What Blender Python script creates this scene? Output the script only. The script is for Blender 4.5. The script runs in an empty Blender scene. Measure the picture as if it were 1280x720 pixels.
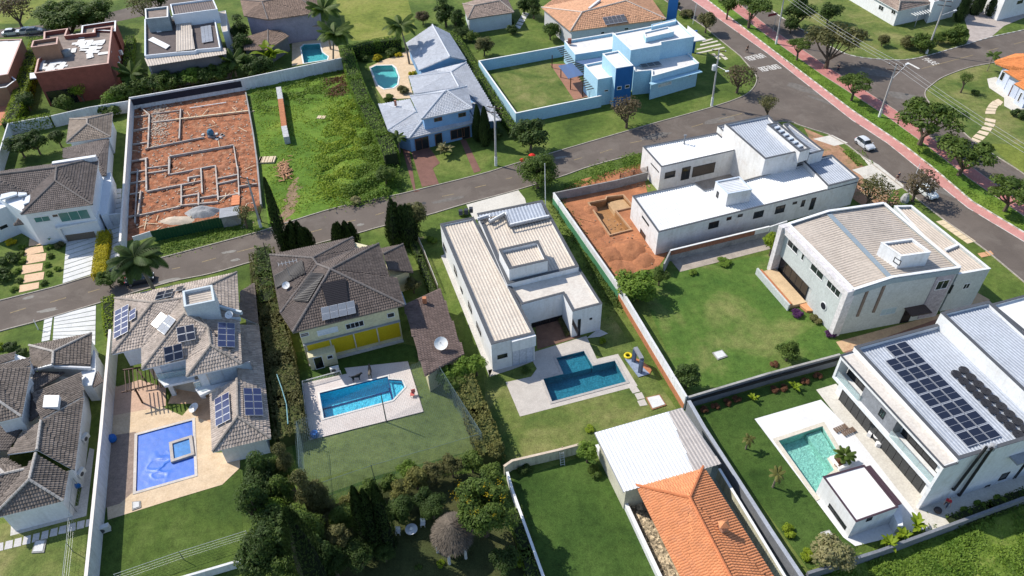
import bpy, math, random
from math import radians, sin, cos, pi
from mathutils import Vector, Matrix
from mathutils.geometry import tessellate_polygon
R = random.Random(7)
S = bpy.context.scene; COL = S.collection
# ------------------------------------------------------------ camera
F, TH, RO, H = 926.0, radians(41.72), radians(-1.55), 70.0      # focal length in photo pixels, pitch, roll, height (m)
cam = bpy.data.cameras.new('camera'); co = bpy.data.objects.new('camera', cam); COL.objects.link(co); S.camera = co
cam.lens = F/1280*36; cam.sensor_width = 36; cam.clip_end = 3000; cam.clip_start = .5
rt = Vector((cos(RO), sin(RO)*sin(TH), sin(RO)*cos(TH))); up = Vector((-sin(RO), cos(RO)*sin(TH), cos(RO)*cos(TH)))
fw = Vector((0, cos(TH), -sin(TH)))
co.matrix_world = Matrix(((rt.x, up.x, -fw.x, 0), (rt.y, up.y, -fw.y, 0), (rt.z, up.z, -fw.z, H), (0, 0, 0, 1)))
# ------------------------------------------------------------ light
SUN_EL, SUN_AZ = radians(44.5), radians(-63)                      # azimuth clockwise from +Y
w = bpy.data.worlds.new('World'); S.world = w; w.use_nodes = True
nt = w.node_tree; bg = nt.nodes['Background']; sk = nt.nodes.new('ShaderNodeTexSky'); sk.sky_type = 'NISHITA'
sk.sun_disc = False; sk.sun_elevation = SUN_EL; sk.sun_rotation = SUN_AZ; sk.altitude = 700
nt.links.new(sk.outputs[0], bg.inputs[0]); bg.inputs[1].default_value = 0.15
sl = bpy.data.lights.new('sun', 'SUN'); sl.energy = 4.2; sl.angle = radians(.5); sl.color = (1, .94, .84)
so = bpy.data.objects.new('sun', sl); COL.objects.link(so)
sd = Vector((sin(SUN_AZ)*cos(SUN_EL), cos(SUN_AZ)*cos(SUN_EL), sin(SUN_EL)))
so.rotation_euler = sd.to_track_quat('Z', 'Y').to_euler(); so.location = (0, 0, 120)
S.view_settings.view_transform = 'Standard'; S.view_settings.look = 'None'; S.view_settings.gamma = 1
S.view_settings.use_curve_mapping = False; S.view_settings.exposure = .44
S.render.engine = 'CYCLES'
# ------------------------------------------------------------ pixel of the photo -> place on a level plane
def ray(px, py):
    return rt*((px-640)/F) + up*(-(py-360)/F) + fw
def G(px, py, z=0):
    r = ray(px, py); t = (z-H)/r.z; return Vector((r.x*t, r.y*t, z))
def W(pts, z=0): return [G(p[0], p[1], z) for p in pts]
def t(c, r, *a): return [(c*320+a[i]/4, r*180+a[i+1]/4) for i in range(0, len(a), 2)]
def tw(c, r, z, *a): return W(t(c, r, *a), z)
def onwall(P0, P1, px, py):      # pixel -> (distance along wall, height)
    r = ray(px, py); d = (P1-P0); d.z = 0; d.normalize(); n = Vector((-d.y, d.x, 0))
    tt = n.dot(P0-Vector((0, 0, H)))/n.dot(r); q = Vector((0, 0, H))+r*tt
    return (q-P0).dot(d), q.z
def area(p): return sum(p[i].x*p[(i+1) % len(p)].y-p[(i+1) % len(p)].x*p[i].y for i in range(len(p)))/2
def ccw(p): return list(p) if area(p) > 0 else list(reversed(p))
def inset(p, d):                 # ccw polygon, positive = inwards
    n = len(p); o = []
    for i in range(n):
        a, b, c = p[i-1], p[i], p[(i+1) % n]
        u = (b-a); u.z = 0; u.normalize(); v = (c-b); v.z = 0; v.normalize()
        n1 = Vector((-u.y, u.x, 0)); n2 = Vector((-v.y, v.x, 0)); m = n1+n2
        k = d/max(.3, 1+n1.dot(n2)); o.append(b+m*k)
    return o
def rect(a, b, c):               # true rectangle from three roughly placed corners
    u = (b-a); u.z = 0; u.normalize(); v = Vector((-u.y, u.x, 0)); k = (c-b).dot(v)
    return [a, b, b+v*k, a+v*k]
def lerp(a, b, k): return a+(b-a)*k
# ------------------------------------------------------------ materials
MATS = {}
def nodes(name):
    m = bpy.data.materials.new(name); m.use_nodes = True; n = m.node_tree; b = n.nodes['Principled BSDF']
    return m, n, b, n.nodes.new, n.links.new
def noise(n, sc, det=4, rough=.6, vec=None, dist=0):
    x = n.nodes.new('ShaderNodeTexNoise'); x.inputs['Scale'].default_value = sc; x.inputs['Detail'].default_value = det
    x.inputs['Roughness'].default_value = rough; x.inputs['Distortion'].default_value = dist
    if vec is None:
        g = n.nodes.new('ShaderNodeNewGeometry'); vec = g.outputs['Position']
    n.links.new(vec, x.inputs['Vector']); return x.outputs['Fac']
def ramp(n, fac, stops):
    r = n.nodes.new('ShaderNodeValToRGB'); n.links.new(fac, r.inputs[0]); e = r.color_ramp.elements
    while len(e) < len(stops): e.new(.5)
    for i, (p, c) in enumerate(stops):
        e[i].position = p; e[i].color = (*c, 1) if len(c) == 3 else c
    return r.outputs[0]
def mix(n, f, a, b, mode='MIX'):
    x = n.nodes.new('ShaderNodeMix'); x.data_type = 'RGBA'; x.blend_type = mode
    for k, s in ((0, f), (6, a), (7, b)):
        if hasattr(s, 'links'): n.links.new(s, x.inputs[k])
        elif k == 0: x.inputs[0].default_value = s
        else: x.inputs[k].default_value = (*s, 1)
    return x.outputs[2]
def sc(c, k): return tuple(min(1, x*k) for x in c)
def M(name, c, r=.8, v=.18, s=.7, fine=6, b=0, isl=0, metal=0, spec=.3, dirt=None, bd=.02, streak=0):
    if name in MATS: return MATS[name]
    m, n, bs, N, L = nodes(name)
    col = ramp(n, noise(n, s, 5, .65), [(.3, sc(c, 1-v)), (.7, sc(c, 1+v*.6))])
    if dirt: col = mix(n, ramp(n, noise(n, s*.8+.13, 7, .75, dist=.6), [(.5, (0, 0, 0)), (.72, (1, 1, 1))]), col, dirt)
    f2 = noise(n, fine, 3, .7)
    col = mix(n, .5, col, ramp(n, f2, [(.25, (.32,)*3), (.75, (.68,)*3)]), 'OVERLAY') if v > 0 else col
    if streak:
        g = N('ShaderNodeNewGeometry'); mp = N('ShaderNodeVectorMath'); mp.operation = 'MULTIPLY'; mp.inputs[1].default_value = (2.2, 2.2, .22); L(g.outputs['Position'], mp.inputs[0])
        col = mix(n, 1, col, ramp(n, noise(n, 1.0, 6, .75, vec=mp.outputs[0]), [(.46, (1,)*3), (.74, (1-streak, 1-streak*1.05, 1-streak*1.15))]), 'MULTIPLY')
    if isl:
        g = N('ShaderNodeNewGeometry'); k = ramp(n, g.outputs['Random Per Island'], [(0, (1-isl,)*3), (1, (1,)*3)])
        col = mix(n, 1, col, k, 'MULTIPLY')
    L(col, bs.inputs['Base Color']); bs.inputs['Roughness'].default_value = r
    bs.inputs['Metallic'].default_value = metal; bs.inputs['Specular IOR Level'].default_value = spec
    if b:
        bp = N('ShaderNodeBump'); bp.inputs['Strength'].default_value = b; bp.inputs['Distance'].default_value = bd
        L(f2, bp.inputs['Height']); L(bp.outputs[0], bs.inputs['Normal'])
    MATS[name] = m; return m
def grass(name, dark, mid, light, ls=.12, bare=None, bl=.64, g=1.28):
    dark, mid, light = (sc(tuple(a*b for a, b in zip(q, (1.16, 1.08, 1.05))), g) for q in (dark, mid, light))
    m, n, bs, N, L = nodes(name)
    a = noise(n, ls, 4, .6, dist=.4); c1 = ramp(n, a, [(.32, dark), (.5, mid), (.7, light)])
    c1 = mix(n, .75, c1, ramp(n, noise(n, 1.1, 6, .72), [(.3, (.27,)*3), (.5, (.5,)*3), (.74, (.7,)*3)]), 'OVERLAY')
    f = noise(n, 5.5, 5, .8); c1 = mix(n, .65, c1, ramp(n, f, [(.3, (.22,)*3), (.7, (.74,)*3)]), 'OVERLAY')
    if bare:
        k = ramp(n, noise(n, .33, 7, .72, dist=.5), [(bl, (0, 0, 0)), (bl+.08, (1, 1, 1))]); c1 = mix(n, k, c1, bare)
    L(c1, bs.inputs['Base Color']); bs.inputs['Roughness'].default_value = .9; bs.inputs['Specular IOR Level'].default_value = .15
    bp = N('ShaderNodeBump'); bp.inputs['Strength'].default_value = .7; bp.inputs['Distance'].default_value = .12
    L(f, bp.inputs['Height']); L(bp.outputs[0], bs.inputs['Normal']); MATS[name] = m; return m
def leafmat(name, c, c2, s=.45, tr=.38, g=1.65):
    c, c2 = (sc((q[0]*1.18, q[1], q[2]*.9), g) for q in (c, c2))
    m, n, bs, N, L = nodes(name)
    col = ramp(n, noise(n, s, 4, .6), [(.32, c), (.66, c2)]); g = N('ShaderNodeNewGeometry')
    col = mix(n, 1, col, ramp(n, g.outputs['Random Per Island'], [(0, (.62, .66, .55)), (.85, (1, 1, 1)), (1, (1, 1, .9))]), 'MULTIPLY')
    L(col, bs.inputs['Base Color']); bs.inputs['Roughness'].default_value = .6; bs.inputs['Specular IOR Level'].default_value = .25
    tl = N('ShaderNodeBsdfTranslucent'); L(col, tl.inputs[0]); mx = N('ShaderNodeMixShader'); mx.inputs[0].default_value = tr
    L(bs.outputs[0], mx.inputs[1]); L(tl.outputs[0], mx.inputs[2]); L(mx.outputs[0], n.nodes['Material Output'].inputs[0])
    MATS[name] = m; return m
def water(name, tint, bump=.25, scl=2.2, rough=.04):
    m, n, bs, N, L = nodes(name)
    tp = N('ShaderNodeBsdfTransparent'); tp.inputs[0].default_value = (*tint, 1)
    gl = N('ShaderNodeBsdfGlossy'); gl.inputs['Roughness'].default_value = rough
    fr = N('ShaderNodeFresnel'); fr.inputs[0].default_value = 1.33
    bp = N('ShaderNodeBump'); bp.inputs['Strength'].default_value = bump; bp.inputs['Distance'].default_value = .1
    L(noise(n, scl, 4, .6, dist=1), bp.inputs['Height'])
    for x in (fr, gl): L(bp.outputs[0], x.inputs['Normal'])
    mx = N('ShaderNodeMixShader'); L(fr.outputs[0], mx.inputs[0]); L(tp.outputs[0], mx.inputs[1]); L(gl.outputs[0], mx.inputs[2])
    L(mx.outputs[0], n.nodes['Material Output'].inputs[0]); MATS[name] = m; return m
def glassmat(name, c=(.02, .025, .03), r=.08):
    m, n, bs, N, L = nodes(name); bs.inputs['Base Color'].default_value = (*c, 1); bs.inputs['Roughness'].default_value = r
    bs.inputs['Specular IOR Level'].default_value = .6; MATS[name] = m; return m
def clearmat(name, tint, mixf=.25, gloss=(.8, .85, .9)):
    m, n, bs, N, L = nodes(name); tp = N('ShaderNodeBsdfTransparent'); tp.inputs[0].default_value = (*tint, 1)
    bs.inputs['Base Color'].default_value = (*gloss, 1); bs.inputs['Roughness'].default_value = .1
    mx = N('ShaderNodeMixShader'); mx.inputs[0].default_value = mixf; L(tp.outputs[0], mx.inputs[1]); L(bs.outputs[0], mx.inputs[2])
    L(mx.outputs[0], n.nodes['Material Output'].inputs[0]); MATS[name] = m; return m
white = M('white_paint', (.68, .69, .7), .75, .05, .5, 3, dirt=(.6, .59, .57), streak=.14)
whiteroof = M('white_metal', (.72, .72, .71), .5, .06, .4, 2, spec=.3)
unpainted = M('white_primer', (.68, .67, .66), .85, .08, .6, 3, dirt=(.58, .54, .5), streak=.15)
offwhite = M('cream_roof_paint', (.58, .53, .47), .7, .1, .5, 3, dirt=(.5, .47, .42))
grey = M('grey_coping', (.075, .08, .09), .7, .1)
midgrey = M('mid_grey_paint', (.3, .31, .33), .7, .12, dirt=(.2, .2, .2))
black = M('black_frame', (.02, .02, .022), .5, 0)
glass = glassmat('window_glass')
glassg = glassmat('green_window_glass', (.05, .12, .11), .1)
beigeroof = M('beige_metal', (.5, .43, .36), .6, .1, .4, 3, dirt=(.4, .34, .28))
beigeroof2 = M('cream_metal', (.56, .49, .41), .6, .1, .4, 3)
metalroof = M('galvanised_metal', (.36, .39, .44), .5, .1, .5, 3)
concrete = M('concrete', (.33, .32, .3), .9, .2, .5, 4, b=.3, dirt=(.2, .19, .17))
plaster = M('raw_plaster', (.3, .29, .28), .9, .25, .4, 3, b=.3, dirt=(.16, .15, .14))
asphalt = M('asphalt', (.125, .102, .086), .92, .24, .14, 9, b=.4, dirt=(.16, .136, .115))
kerbm = M('kerb_concrete', (.38, .34, .29), .85, .2, .8, 4)
wpaint = M('road_white_paint', (.62, .6, .56), .7, .25, 2, 9)
ypaint = M('road_yellow_paint', (.3, .23, .12), .8, .4, 2, 9)
bark = M('bark', (.12, .09, .065), .9, .3, 3, 12, b=.5)
palmbark = M('palm_bark', (.2, .17, .13), .9, .3, 2, 10, b=.5)
soil = M('soil', (.1, .065, .04), .95, .3, 1, 6, b=.5)
redearth = M('red_earth', (.39, .16, .075), .95, .35, .35, 3.5, b=.7, dirt=(.24, .095, .05), bd=.1)
brickred = M('red_brick', (.26, .09, .06), .9, .2, 1.5, 9, b=.3)
wood = M('dark_wood', (.07, .035, .022), .6, .2, 2, 9)
tan = M('tan_stone', (.56, .36, .22), .85, .15, 1, 5, dirt=(.45, .28, .17))
# ------------------------------------------------------------ objects
def link(o, parent=None):
    COL.objects.link(o)
    if parent is not None: o.parent = parent
    return o
def tag(o, label=None, cat=None, group=None, kind=None):
    for k, v in (('label', label), ('category', cat), ('group', group), ('kind', kind)):
        if v: o[k] = v
    return o
def thing(name, label, cat, loc, group=None):
    o = link(bpy.data.objects.new(name, None)); o.location = loc; o.empty_display_size = .3; return tag(o, label, cat, group)
class MB:
    def __init__(s): s.v = []; s.f = []
    def add(s, vs, fs):
        k = len(s.v); s.v += [tuple(v) for v in vs]; s.f += [tuple(i+k for i in f) for f in fs]; return s
    def poly(s, p): return s.add(p, [tuple(range(len(p)))])
    def box(s, c, sz, rz=0, up=None):        # c centre
        a, b, h = sz[0]/2, sz[1]/2, sz[2]/2; ca, sa = cos(rz), sin(rz)
        vs = [(c[0]+x*ca-y*sa, c[1]+x*sa+y*ca, c[2]+z) for z in (-h, h) for x, y in ((-a, -b), (a, -b), (a, b), (-a, b))]
        return s.add(vs, [(3, 2, 1, 0), (4, 5, 6, 7), (0, 1, 5, 4), (1, 2, 6, 5), (2, 3, 7, 6), (3, 0, 4, 7)])
    def prism(s, p, z0, z1, cap=True):
        p = ccw(p); n = len(p); k = len(s.v)
        s.v += [(q.x, q.y, z0) for q in p]+[(q.x, q.y, z1) for q in p]
        s.f += [(k+i, k+(i+1) % n, k+n+(i+1) % n, k+n+i) for i in range(n)]
        if cap:
            for tr in tessellate_polygon([[Vector((q.x, q.y, 0)) for q in p]]):
                a, b, c = tr
                if (p[b].x-p[a].x)*(p[c].y-p[a].y)-(p[c].x-p[a].x)*(p[b].y-p[a].y) < 0: a, c = c, a
                s.f += [(k+n+a, k+n+b, k+n+c), (k+c, k+b, k+a)]
        return s
    def beam(s, a, b, w, h, z=0):             # box along a->b, w wide, h high, bottom at a.z+z
        d = b-a; n = Vector((-d.y, d.x, 0)); n.normalize(); n *= w/2; u = Vector((0, 0, h)); o = Vector((0, 0, z))
        vs = [a-n+o, a+n+o, b+n+o, b-n+o]; vs += [q+u for q in vs]
        return s.add(vs, [(0, 1, 2, 3), (7, 6, 5, 4), (4, 5, 1, 0), (5, 6, 2, 1), (6, 7, 3, 2), (7, 4, 0, 3)])
    def tube(s, a, b, r0, r1=None, n=6, cap=True):
        a, b = Vector(a), Vector(b); r1 = r0 if r1 is None else r1; d = (b-a).normalized()
        x = d.orthogonal().normalized(); y = d.cross(x)
        vs = [a+(x*cos(2*pi*i/n)+y*sin(2*pi*i/n))*r0 for i in range(n)]+[b+(x*cos(2*pi*i/n)+y*sin(2*pi*i/n))*r1 for i in range(n)]
        fs = [(i, (i+1) % n, n+(i+1) % n, n+i) for i in range(n)]
        if cap: fs += [tuple(range(n-1, -1, -1)), tuple(range(n, 2*n))]
        return s.add(vs, fs)
    def lathe(s, c, prof, n=10):              # prof: (r, z)
        k = len(s.v); c = Vector(c)
        for r, z in prof: s.v += [(c.x+r*cos(2*pi*i/n), c.y+r*sin(2*pi*i/n), c.z+z) for i in range(n)]
        m = len(prof)
        s.f += [(k+j*n+i, k+j*n+(i+1) % n, k+(j+1)*n+(i+1) % n, k+(j+1)*n+i) for j in range(m-1) for i in range(n)]
        s.f += [tuple(k+i for i in range(n-1, -1, -1)), tuple(k+(m-1)*n+i for i in range(n))]
        return s
    def mesh(s, name, m, off=Vector((0, 0, 0)), smooth=False):
        me = bpy.data.meshes.new(name); me.from_pydata([(a-off.x, b-off.y, c-off.z) for a, b, c in s.v], [], s.f)
        if m: me.materials.append(m)
        if smooth: me.polygons.foreach_set('use_smooth', [True]*len(me.polygons))
        return me
    def o(s, name, m, parent=None, stuff=False, smooth=False, label=None):
        off = parent.location if parent is not None else Vector((0, 0, 0))
        if parent is not None and parent.parent is not None: off = parent.parent.location+parent.location
        ob = link(bpy.data.objects.new(name, s.mesh(name, m, off, smooth)), parent)
        if stuff: ob['kind'] = 'stuff'
        if label: ob['label'] = label
        return ob
def sheet(name, poly, z, m, holes=(), kind='structure', parent=None, thick=0):
    loops = [[Vector((p.x, p.y, 0)) for p in ccw(poly)]]+[[Vector((p.x, p.y, 0)) for p in reversed(ccw(h))] for h in holes]
    flat = [p for l in loops for p in l]; b = MB(); fs = []
    for a, c, d in tessellate_polygon(loops):
        A, B, C = flat[a], flat[c], flat[d]
        fs.append((a, c, d) if (B-A).cross(C-A).z > 0 else (a, d, c))
    b.add([(p.x, p.y, z) for p in flat], fs)
    if thick: 
        for l in loops[:1]:
            for i in range(len(l)):
                p, q = l[i], l[(i+1) % len(l)]; b.poly([(p.x, p.y, z-thick), (q.x, q.y, z-thick), (q.x, q.y, z), (p.x, p.y, z)])
    ob = b.o(name, m, parent)
    if kind: ob['kind'] = kind
    return ob
def clipline(poly, p, d):        # 2d line p+d*t against polygon -> intervals
    ts = []; n = len(poly)
    for i in range(n):
        a, b = poly[i], poly[(i+1) % n]; e = (b[0]-a[0], b[1]-a[1]); den = d[0]*e[1]-d[1]*e[0]
        if abs(den) < 1e-9: continue
        w_ = (a[0]-p[0], a[1]-p[1]); u = (w_[0]*d[1]-w_[1]*d[0])/den; tt = (w_[0]*e[1]-w_[1]*e[0])/den
        if 0 <= u < 1: ts.append(tt)
    ts.sort(); return [(ts[i], ts[i+1]) for i in range(0, len(ts)-1, 2)]
def frame3(P):                   # plane of polygon: origin, normal up
    n = Vector((0, 0, 0))
    for i in range(len(P)): n += (P[i]-P[0]).cross(P[(i+1) % len(P)]-P[0])
    n.normalize(); return n if n.z > 0 else -n
def ribs(b, P, d, pitch=.4, w=.1, h=.05, trim=.02):
    n = frame3(P); d = (d-n*d.dot(n)).normalized(); a = n.cross(d); o = P[0]
    q = [((p-o).dot(a), (p-o).dot(d)) for p in P]; lo = min(x for x, y in q); hi = max(x for x, y in q)
    x = lo+pitch*.5
    while x < hi:
        for t0, t1 in clipline(q, (x, 0), (0, 1)):
            if t1-t0 < .1: continue
            A = o+a*x+d*(t0+trim); B = o+a*x+d*(t1-trim)
            vs = [A-a*w/2, A-a*w*.25+n*h, A+a*w*.25+n*h, A+a*w/2, B-a*w/2, B-a*w*.25+n*h, B+a*w*.25+n*h, B+a*w/2]
            b.add(vs, [(0, 1, 5, 4), (1, 2, 6, 5), (2, 3, 7, 6), (0, 3, 2, 1), (4, 5, 6, 7)])
        x += pitch
    return b
def metal_roof(root, P, d, m, pitch=.4, name='metal_roof', w=.13, h=.06):
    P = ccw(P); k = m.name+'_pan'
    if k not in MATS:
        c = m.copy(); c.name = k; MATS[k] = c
        bs = c.node_tree.nodes['Principled BSDF']; l = bs.inputs['Base Color'].links[0]; src = l.from_socket; x = mix(c.node_tree, 1, src, (.82, .83, .85), 'MULTIPLY'); c.node_tree.links.new(x, bs.inputs['Base Color'])  # darker pan between ribs: gathered dirt and rib shade put into the colour
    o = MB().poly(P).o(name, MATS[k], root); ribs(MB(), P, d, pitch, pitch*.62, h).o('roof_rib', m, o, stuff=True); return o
def ringprism(b, outer, inner, z0, z1):
    n = len(outer)
    for i in range(n):
        j = (i+1) % n; A, B, C, D = outer[i], outer[j], inner[j], inner[i]
        f = lambda p, z: (p.x, p.y, z)
        b.add([f(A, z0), f(B, z0), f(B, z1), f(A, z1), f(D, z0), f(C, z0), f(C, z1), f(D, z1)],
              [(0, 1, 2, 3), (7, 6, 5, 4), (3, 2, 6, 7), (0, 4, 5, 1)])
    return b
def block(root, P, zt, z0=0, par=.35, th=.2, wm=None, rm=None, cm=None, rd=None, pitch=.4, slope=None):
    """a flat-roofed volume: wall ring with parapet, coping and the roof deck inside it"""
    P = ccw(P); I = inset(P, th); wm = wm or white; b = MB()
    ringprism(b, P, I, z0, zt); wl = b.o('wall', wm, root)
    if cm: ringprism(MB(), inset(P, -.04), inset(P, th+.04), zt+.004, zt+.07).o if 0 else None
    if cm:
        c = MB(); ringprism(c, inset(P, -.04), inset(P, th+.04), zt+.003, zt+.07); c.o('coping', cm, root)
    D = [Vector((p.x, p.y, zt-par)) for p in I]
    if rd is not None:
        if isinstance(rd, int): rd = (P[(rd+1) % len(P)]-P[rd])
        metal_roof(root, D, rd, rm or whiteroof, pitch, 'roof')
    else: sheet('roof', D, zt-par, rm or offwhite, kind=None, parent=root)
    return P
def window(root, P0, P1, s0, s1, z0, z1, fm=None, gm=None, mull=1, proud=.05, fw_=.07, name='window', hz=0):
    d = (P1-P0); d.z = 0; d.normalize(); n = Vector((d.y, -d.x, 0)); mid = (P0+P1)/2
    if n.dot(Vector((0, 0, 0))-Vector((mid.x, mid.y, 0))) < 0: n = -n
    if s0 > s1: s0, s1 = s1, s0
    if z0 > z1: z0, z1 = z1, z0
    base = Vector((P0.x, P0.y, 0)); b = MB()
    def slab(b, a0, a1, y0, y1, o0, o1):
        A = [base+d*a0+n*o0, base+d*a1+n*o0, base+d*a1+n*o1, base+d*a0+n*o1]; b.prism(A, y0, y1)
    slab(b, s0-fw_, s1+fw_, z0-fw_, z0, -.05, proud+.03); slab(b, s0-fw_, s1+fw_, z1, z1+fw_, -.05, proud)
    slab(b, s0-fw_, s0, z0, z1, -.05, proud); slab(b, s1, s1+fw_, z0, z1, -.05, proud)
    for k in range(1, mull):
        x = s0+(s1-s0)*k/mull; slab(b, x-.025, x+.025, z0, z1, -.05, proud-.01)
    if hz: slab(b, s0, s1, (z0+z1)/2-.02, (z0+z1)/2+.02, -.05, proud-.015)
    fr = b.o(name, fm or black, root); g = MB(); slab(g, s0, s1, z0, z1, -.04, .012); g.o('pane', gm or glass, fr)
    return fr
def winp(root, P0, P1, a, b, **k):
    s0, z0 = onwall(P0, P1, *a); s1, z1 = onwall(P0, P1, *b); return window(root, P0, P1, s0, s1, max(.03, z0), z1, **k)
def tiles(b, P, cw=.3, ch=.38, amp=.05, lift=.02):
    n = frame3(P); dn = Vector((0, 0, -1)); dn = (dn-n*dn.dot(n))
    if dn.length < .01: dn = Vector((0, -1, 0))
    dn.normalize(); a = n.cross(dn); o = P[0]
    q = [((p-o).dot(a), (p-o).dot(dn)) for p in P]
    y0 = min(y for x, y in q); y1 = max(y for x, y in q); y = y1-ch*.5; r = 0
    while y > y0:
        for x0, x1 in clipline(q, (0, y), (1, 0)):
            k = max(1, int((x1-x0)/cw)); x = x0+((x1-x0)-k*cw)/2
            for i in range(k):
                A = o+a*(x+i*cw)+dn*(y+ch*.52); U = o+a*(x+i*cw)+dn*(y-ch*.5); l = n*(lift+.055); u = n*lift; am = n*amp
                j = n*R.uniform(0, .012)
                vs = [A+l+j, A+a*cw*.3+l+am+j, A+a*cw*.62+l+am*.7+j, A+a*cw*.97+l-n*.02+j, U+u, U+a*cw*.3+u+am, U+a*cw*.62+u+am*.7, U+a*cw*.97+u-n*.02, A, A+a*cw*.97]
                b.add(vs, [(0, 1, 5, 4), (1, 2, 6, 5), (2, 3, 7, 6), (0, 8, 9, 3, 2, 1)])
        y -= ch; r += 1
    return b
SHELL = []
def tile_roof(root, V, faces, m, rm, fascia=None, cw=.3, ch=.38, th=.16, amp=.05):
    """V: name -> point; faces: strings/tuples of names. Roof shell + tiles + ridge caps"""
    E = {}; sh = MB(); tb = MB(); un = MB()
    for f in faces:
        P = [V[k] for k in f]
        if area(P) < 0: f = f[::-1]; P = P[::-1]
        for i in range(len(f)): E.setdefault(tuple(sorted((f[i], f[(i+1) % len(f)]))), []).append((f, (f[i], f[(i+1) % len(f)])))
        n0 = frame3(P); parts_ = [P]
        if len(P) > 3 and max(abs((p-P[0]).dot(n0)) for p in P) > .04:
            fl = [Vector((p.x, p.y, 0)) for p in P]; parts_ = [[P[k] for k in tr] for tr in tessellate_polygon([fl])]
        for q_ in parts_:
            if area(q_) < 0: q_ = q_[::-1]
            if abs(area(q_)) < .02: continue
            sh.poly(q_); un.poly([p-Vector((0, 0, th)) for p in reversed(q_)]); tiles(tb, q_, cw, ch, amp); SHELL.append(q_)
    cap = MB()
    for (a, b), L in E.items():
        A, B = V[a], V[b]
        if len(L) == 1:
            x, y = L[0][1]; x, y = V[x], V[y]; u = Vector((0, 0, th)); un.poly([x-u, y-u, y, x])
            if fascia and abs(x.z-y.z) < .3: pass
        else:
            c2 = sum((V[k] for k in L[1][0]), Vector())/len(L[1][0]); f = L[0][0]; n = frame3([V[k] for k in f])
            conv = (c2-A).dot(n) < -1e-4; k = max(1, int((B-A).length/.5)); up_ = Vector((0, 0, .1 if conv else .05))
            for i in range(k):
                p, q_ = lerp(A, B, i/k), lerp(A, B, (i+.96)/k); cap.tube(p+up_, q_+up_*1.15, .17 if conv else .09, .14 if conv else .09, 6)
    rf = sh.o('roof', m, root); un.o('fascia', fascia or m, rf); tb.o('roof_tile', m, rf, stuff=True)
    if cap.v: cap.o('ridge_cap', rm, rf)
    return rf
def walls(root, P, z0, z1, m=None, name='wall'): b = MB(); b.prism(P, z0, z1); return b.o(name, m or white, root)
def fence_wall(name, label, cat, pts, h, th, m, cap=None, z0=0, group=None, capm=None):
    c = Vector((pts[0].x, pts[0].y, z0)); root = thing(name, label, cat, c, group); b = MB()
    pts = [Vector((p.x, p.y, 0)) for p in pts]; L, Rr = [], []
    for i, p in enumerate(pts):
        u = (p-pts[i-1]).normalized() if i else (pts[1]-p).normalized()
        v = (pts[i+1]-p).normalized() if i < len(pts)-1 else u
        n1 = Vector((-u.y, u.x, 0)); n2 = Vector((-v.y, v.x, 0)); k = (n1+n2)/max(.3, 1+n1.dot(n2)); L.append(k)
    def ring(w_): return [p+k*w_/2 for p, k in zip(pts, L)]+[p-k*w_/2 for p, k in reversed(list(zip(pts, L)))]
    b.prism(ring(th), z0, z0+h); b.o('wall', m, root)
    if cap: b = MB(); b.prism(ring(th+.08), z0+h+.003, z0+h+.06); b.o('coping', capm or cap, root)
    return root
# ------------------------------------------------------------ ground, lawns, roads
def smooth(p, k=4):
    o = []
    for i in range(len(p)-1):
        a, b, c, d = p[max(0, i-1)], p[i], p[i+1], p[min(len(p)-1, i+2)]
        for j in range(k):
            x = j/k; o.append(tuple(.5*((2*b[n])+(-a[n]+c[n])*x+(2*a[n]-5*b[n]+4*c[n]-d[n])*x*x+(-a[n]+3*b[n]-3*c[n]+d[n])*x**3) for n in (0, 1)))
    return o+[p[-1]]
g_main = grass('mown_grass', (.035, .062, .013), (.062, .1, .02), (.11, .14, .037))
g_dark = grass('thick_grass', (.02, .046, .009), (.035, .07, .014), (.05, .09, .02))
g_lush = grass('lush_grass', (.045, .095, .012), (.075, .14, .018), (.12, .18, .028))
g_dry = grass('patchy_grass', (.04, .075, .016), (.085, .115, .03), (.15, .155, .06), .16)
g_bare = grass('grass_and_soil', (.05, .085, .014), (.085, .125, .024), (.14, .16, .045), .2, bare=(.3, .17, .09), bl=.6)
g_olive = grass('sports_turf', (.055, .085, .026), (.078, .112, .034), (.1, .135, .045))
g_shade = grass('shaded_lawn', (.028, .04, .014), (.04, .05, .018), (.06, .06, .025))  # dark grass tones with the shade of the trees put into the colour
POOL = {
 'centre': W([(678.7,473.7),(704,467.5),(695,447.5),(730,438.8),(741,457.5),(768.7,451),(783,477.5),(690,502.5)]),
 'yellow': W([(399.5,492.5),(485,471.3),(486,475.2),(502.5,476.3),(506.3,485),(491,501.3),(405,524.5)]),
 'cover': rect(G(170,615), G(243.8,593.8), G(241,525.5)),
 'green': W([(972.5,551.5),(1028,533),(1049,568),(1034,573.5),(1043,588),(1028,598),(1030,615),(1021,620)]),
 'oval': tw(1,0,0, 575,342,600,330,680,328,696,342,712,388,706,425,686,440,642,446,612,428,598,400),
 'far': tw(1,0,0, 225,238,240,224,318,220,330,262,360,284,356,300,240,318),
 'pit': tw(2,1,0, 385,300,470,283,475,270,555,262,605,318,515,338,592,432,490,458),
}
sheet('ground', [Vector((x, y, 0)) for x, y in ((-420,-60),(420,-60),(420,520),(-420,520))], 0, g_main, POOL.values())
Z = [.004]
def inside(p, P):
    c = False
    for i in range(len(P)):
        a, b = P[i-1], P[i]
        if (a.y > p.y) != (b.y > p.y) and p.x < (b.x-a.x)*(p.y-a.y)/(b.y-a.y)+a.x: c = not c
    return c
def patch(name, pts, m, holes=(), z=None, kind='structure'):
    Pw = W(pts); holes = [h for h in POOL.values() if all(inside(q, Pw) for q in h)]
    Z[0] = round(Z[0]+.0012, 5)
    return sheet(name, W(pts), Z[0] if z is None else z, m, holes, kind)
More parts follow.
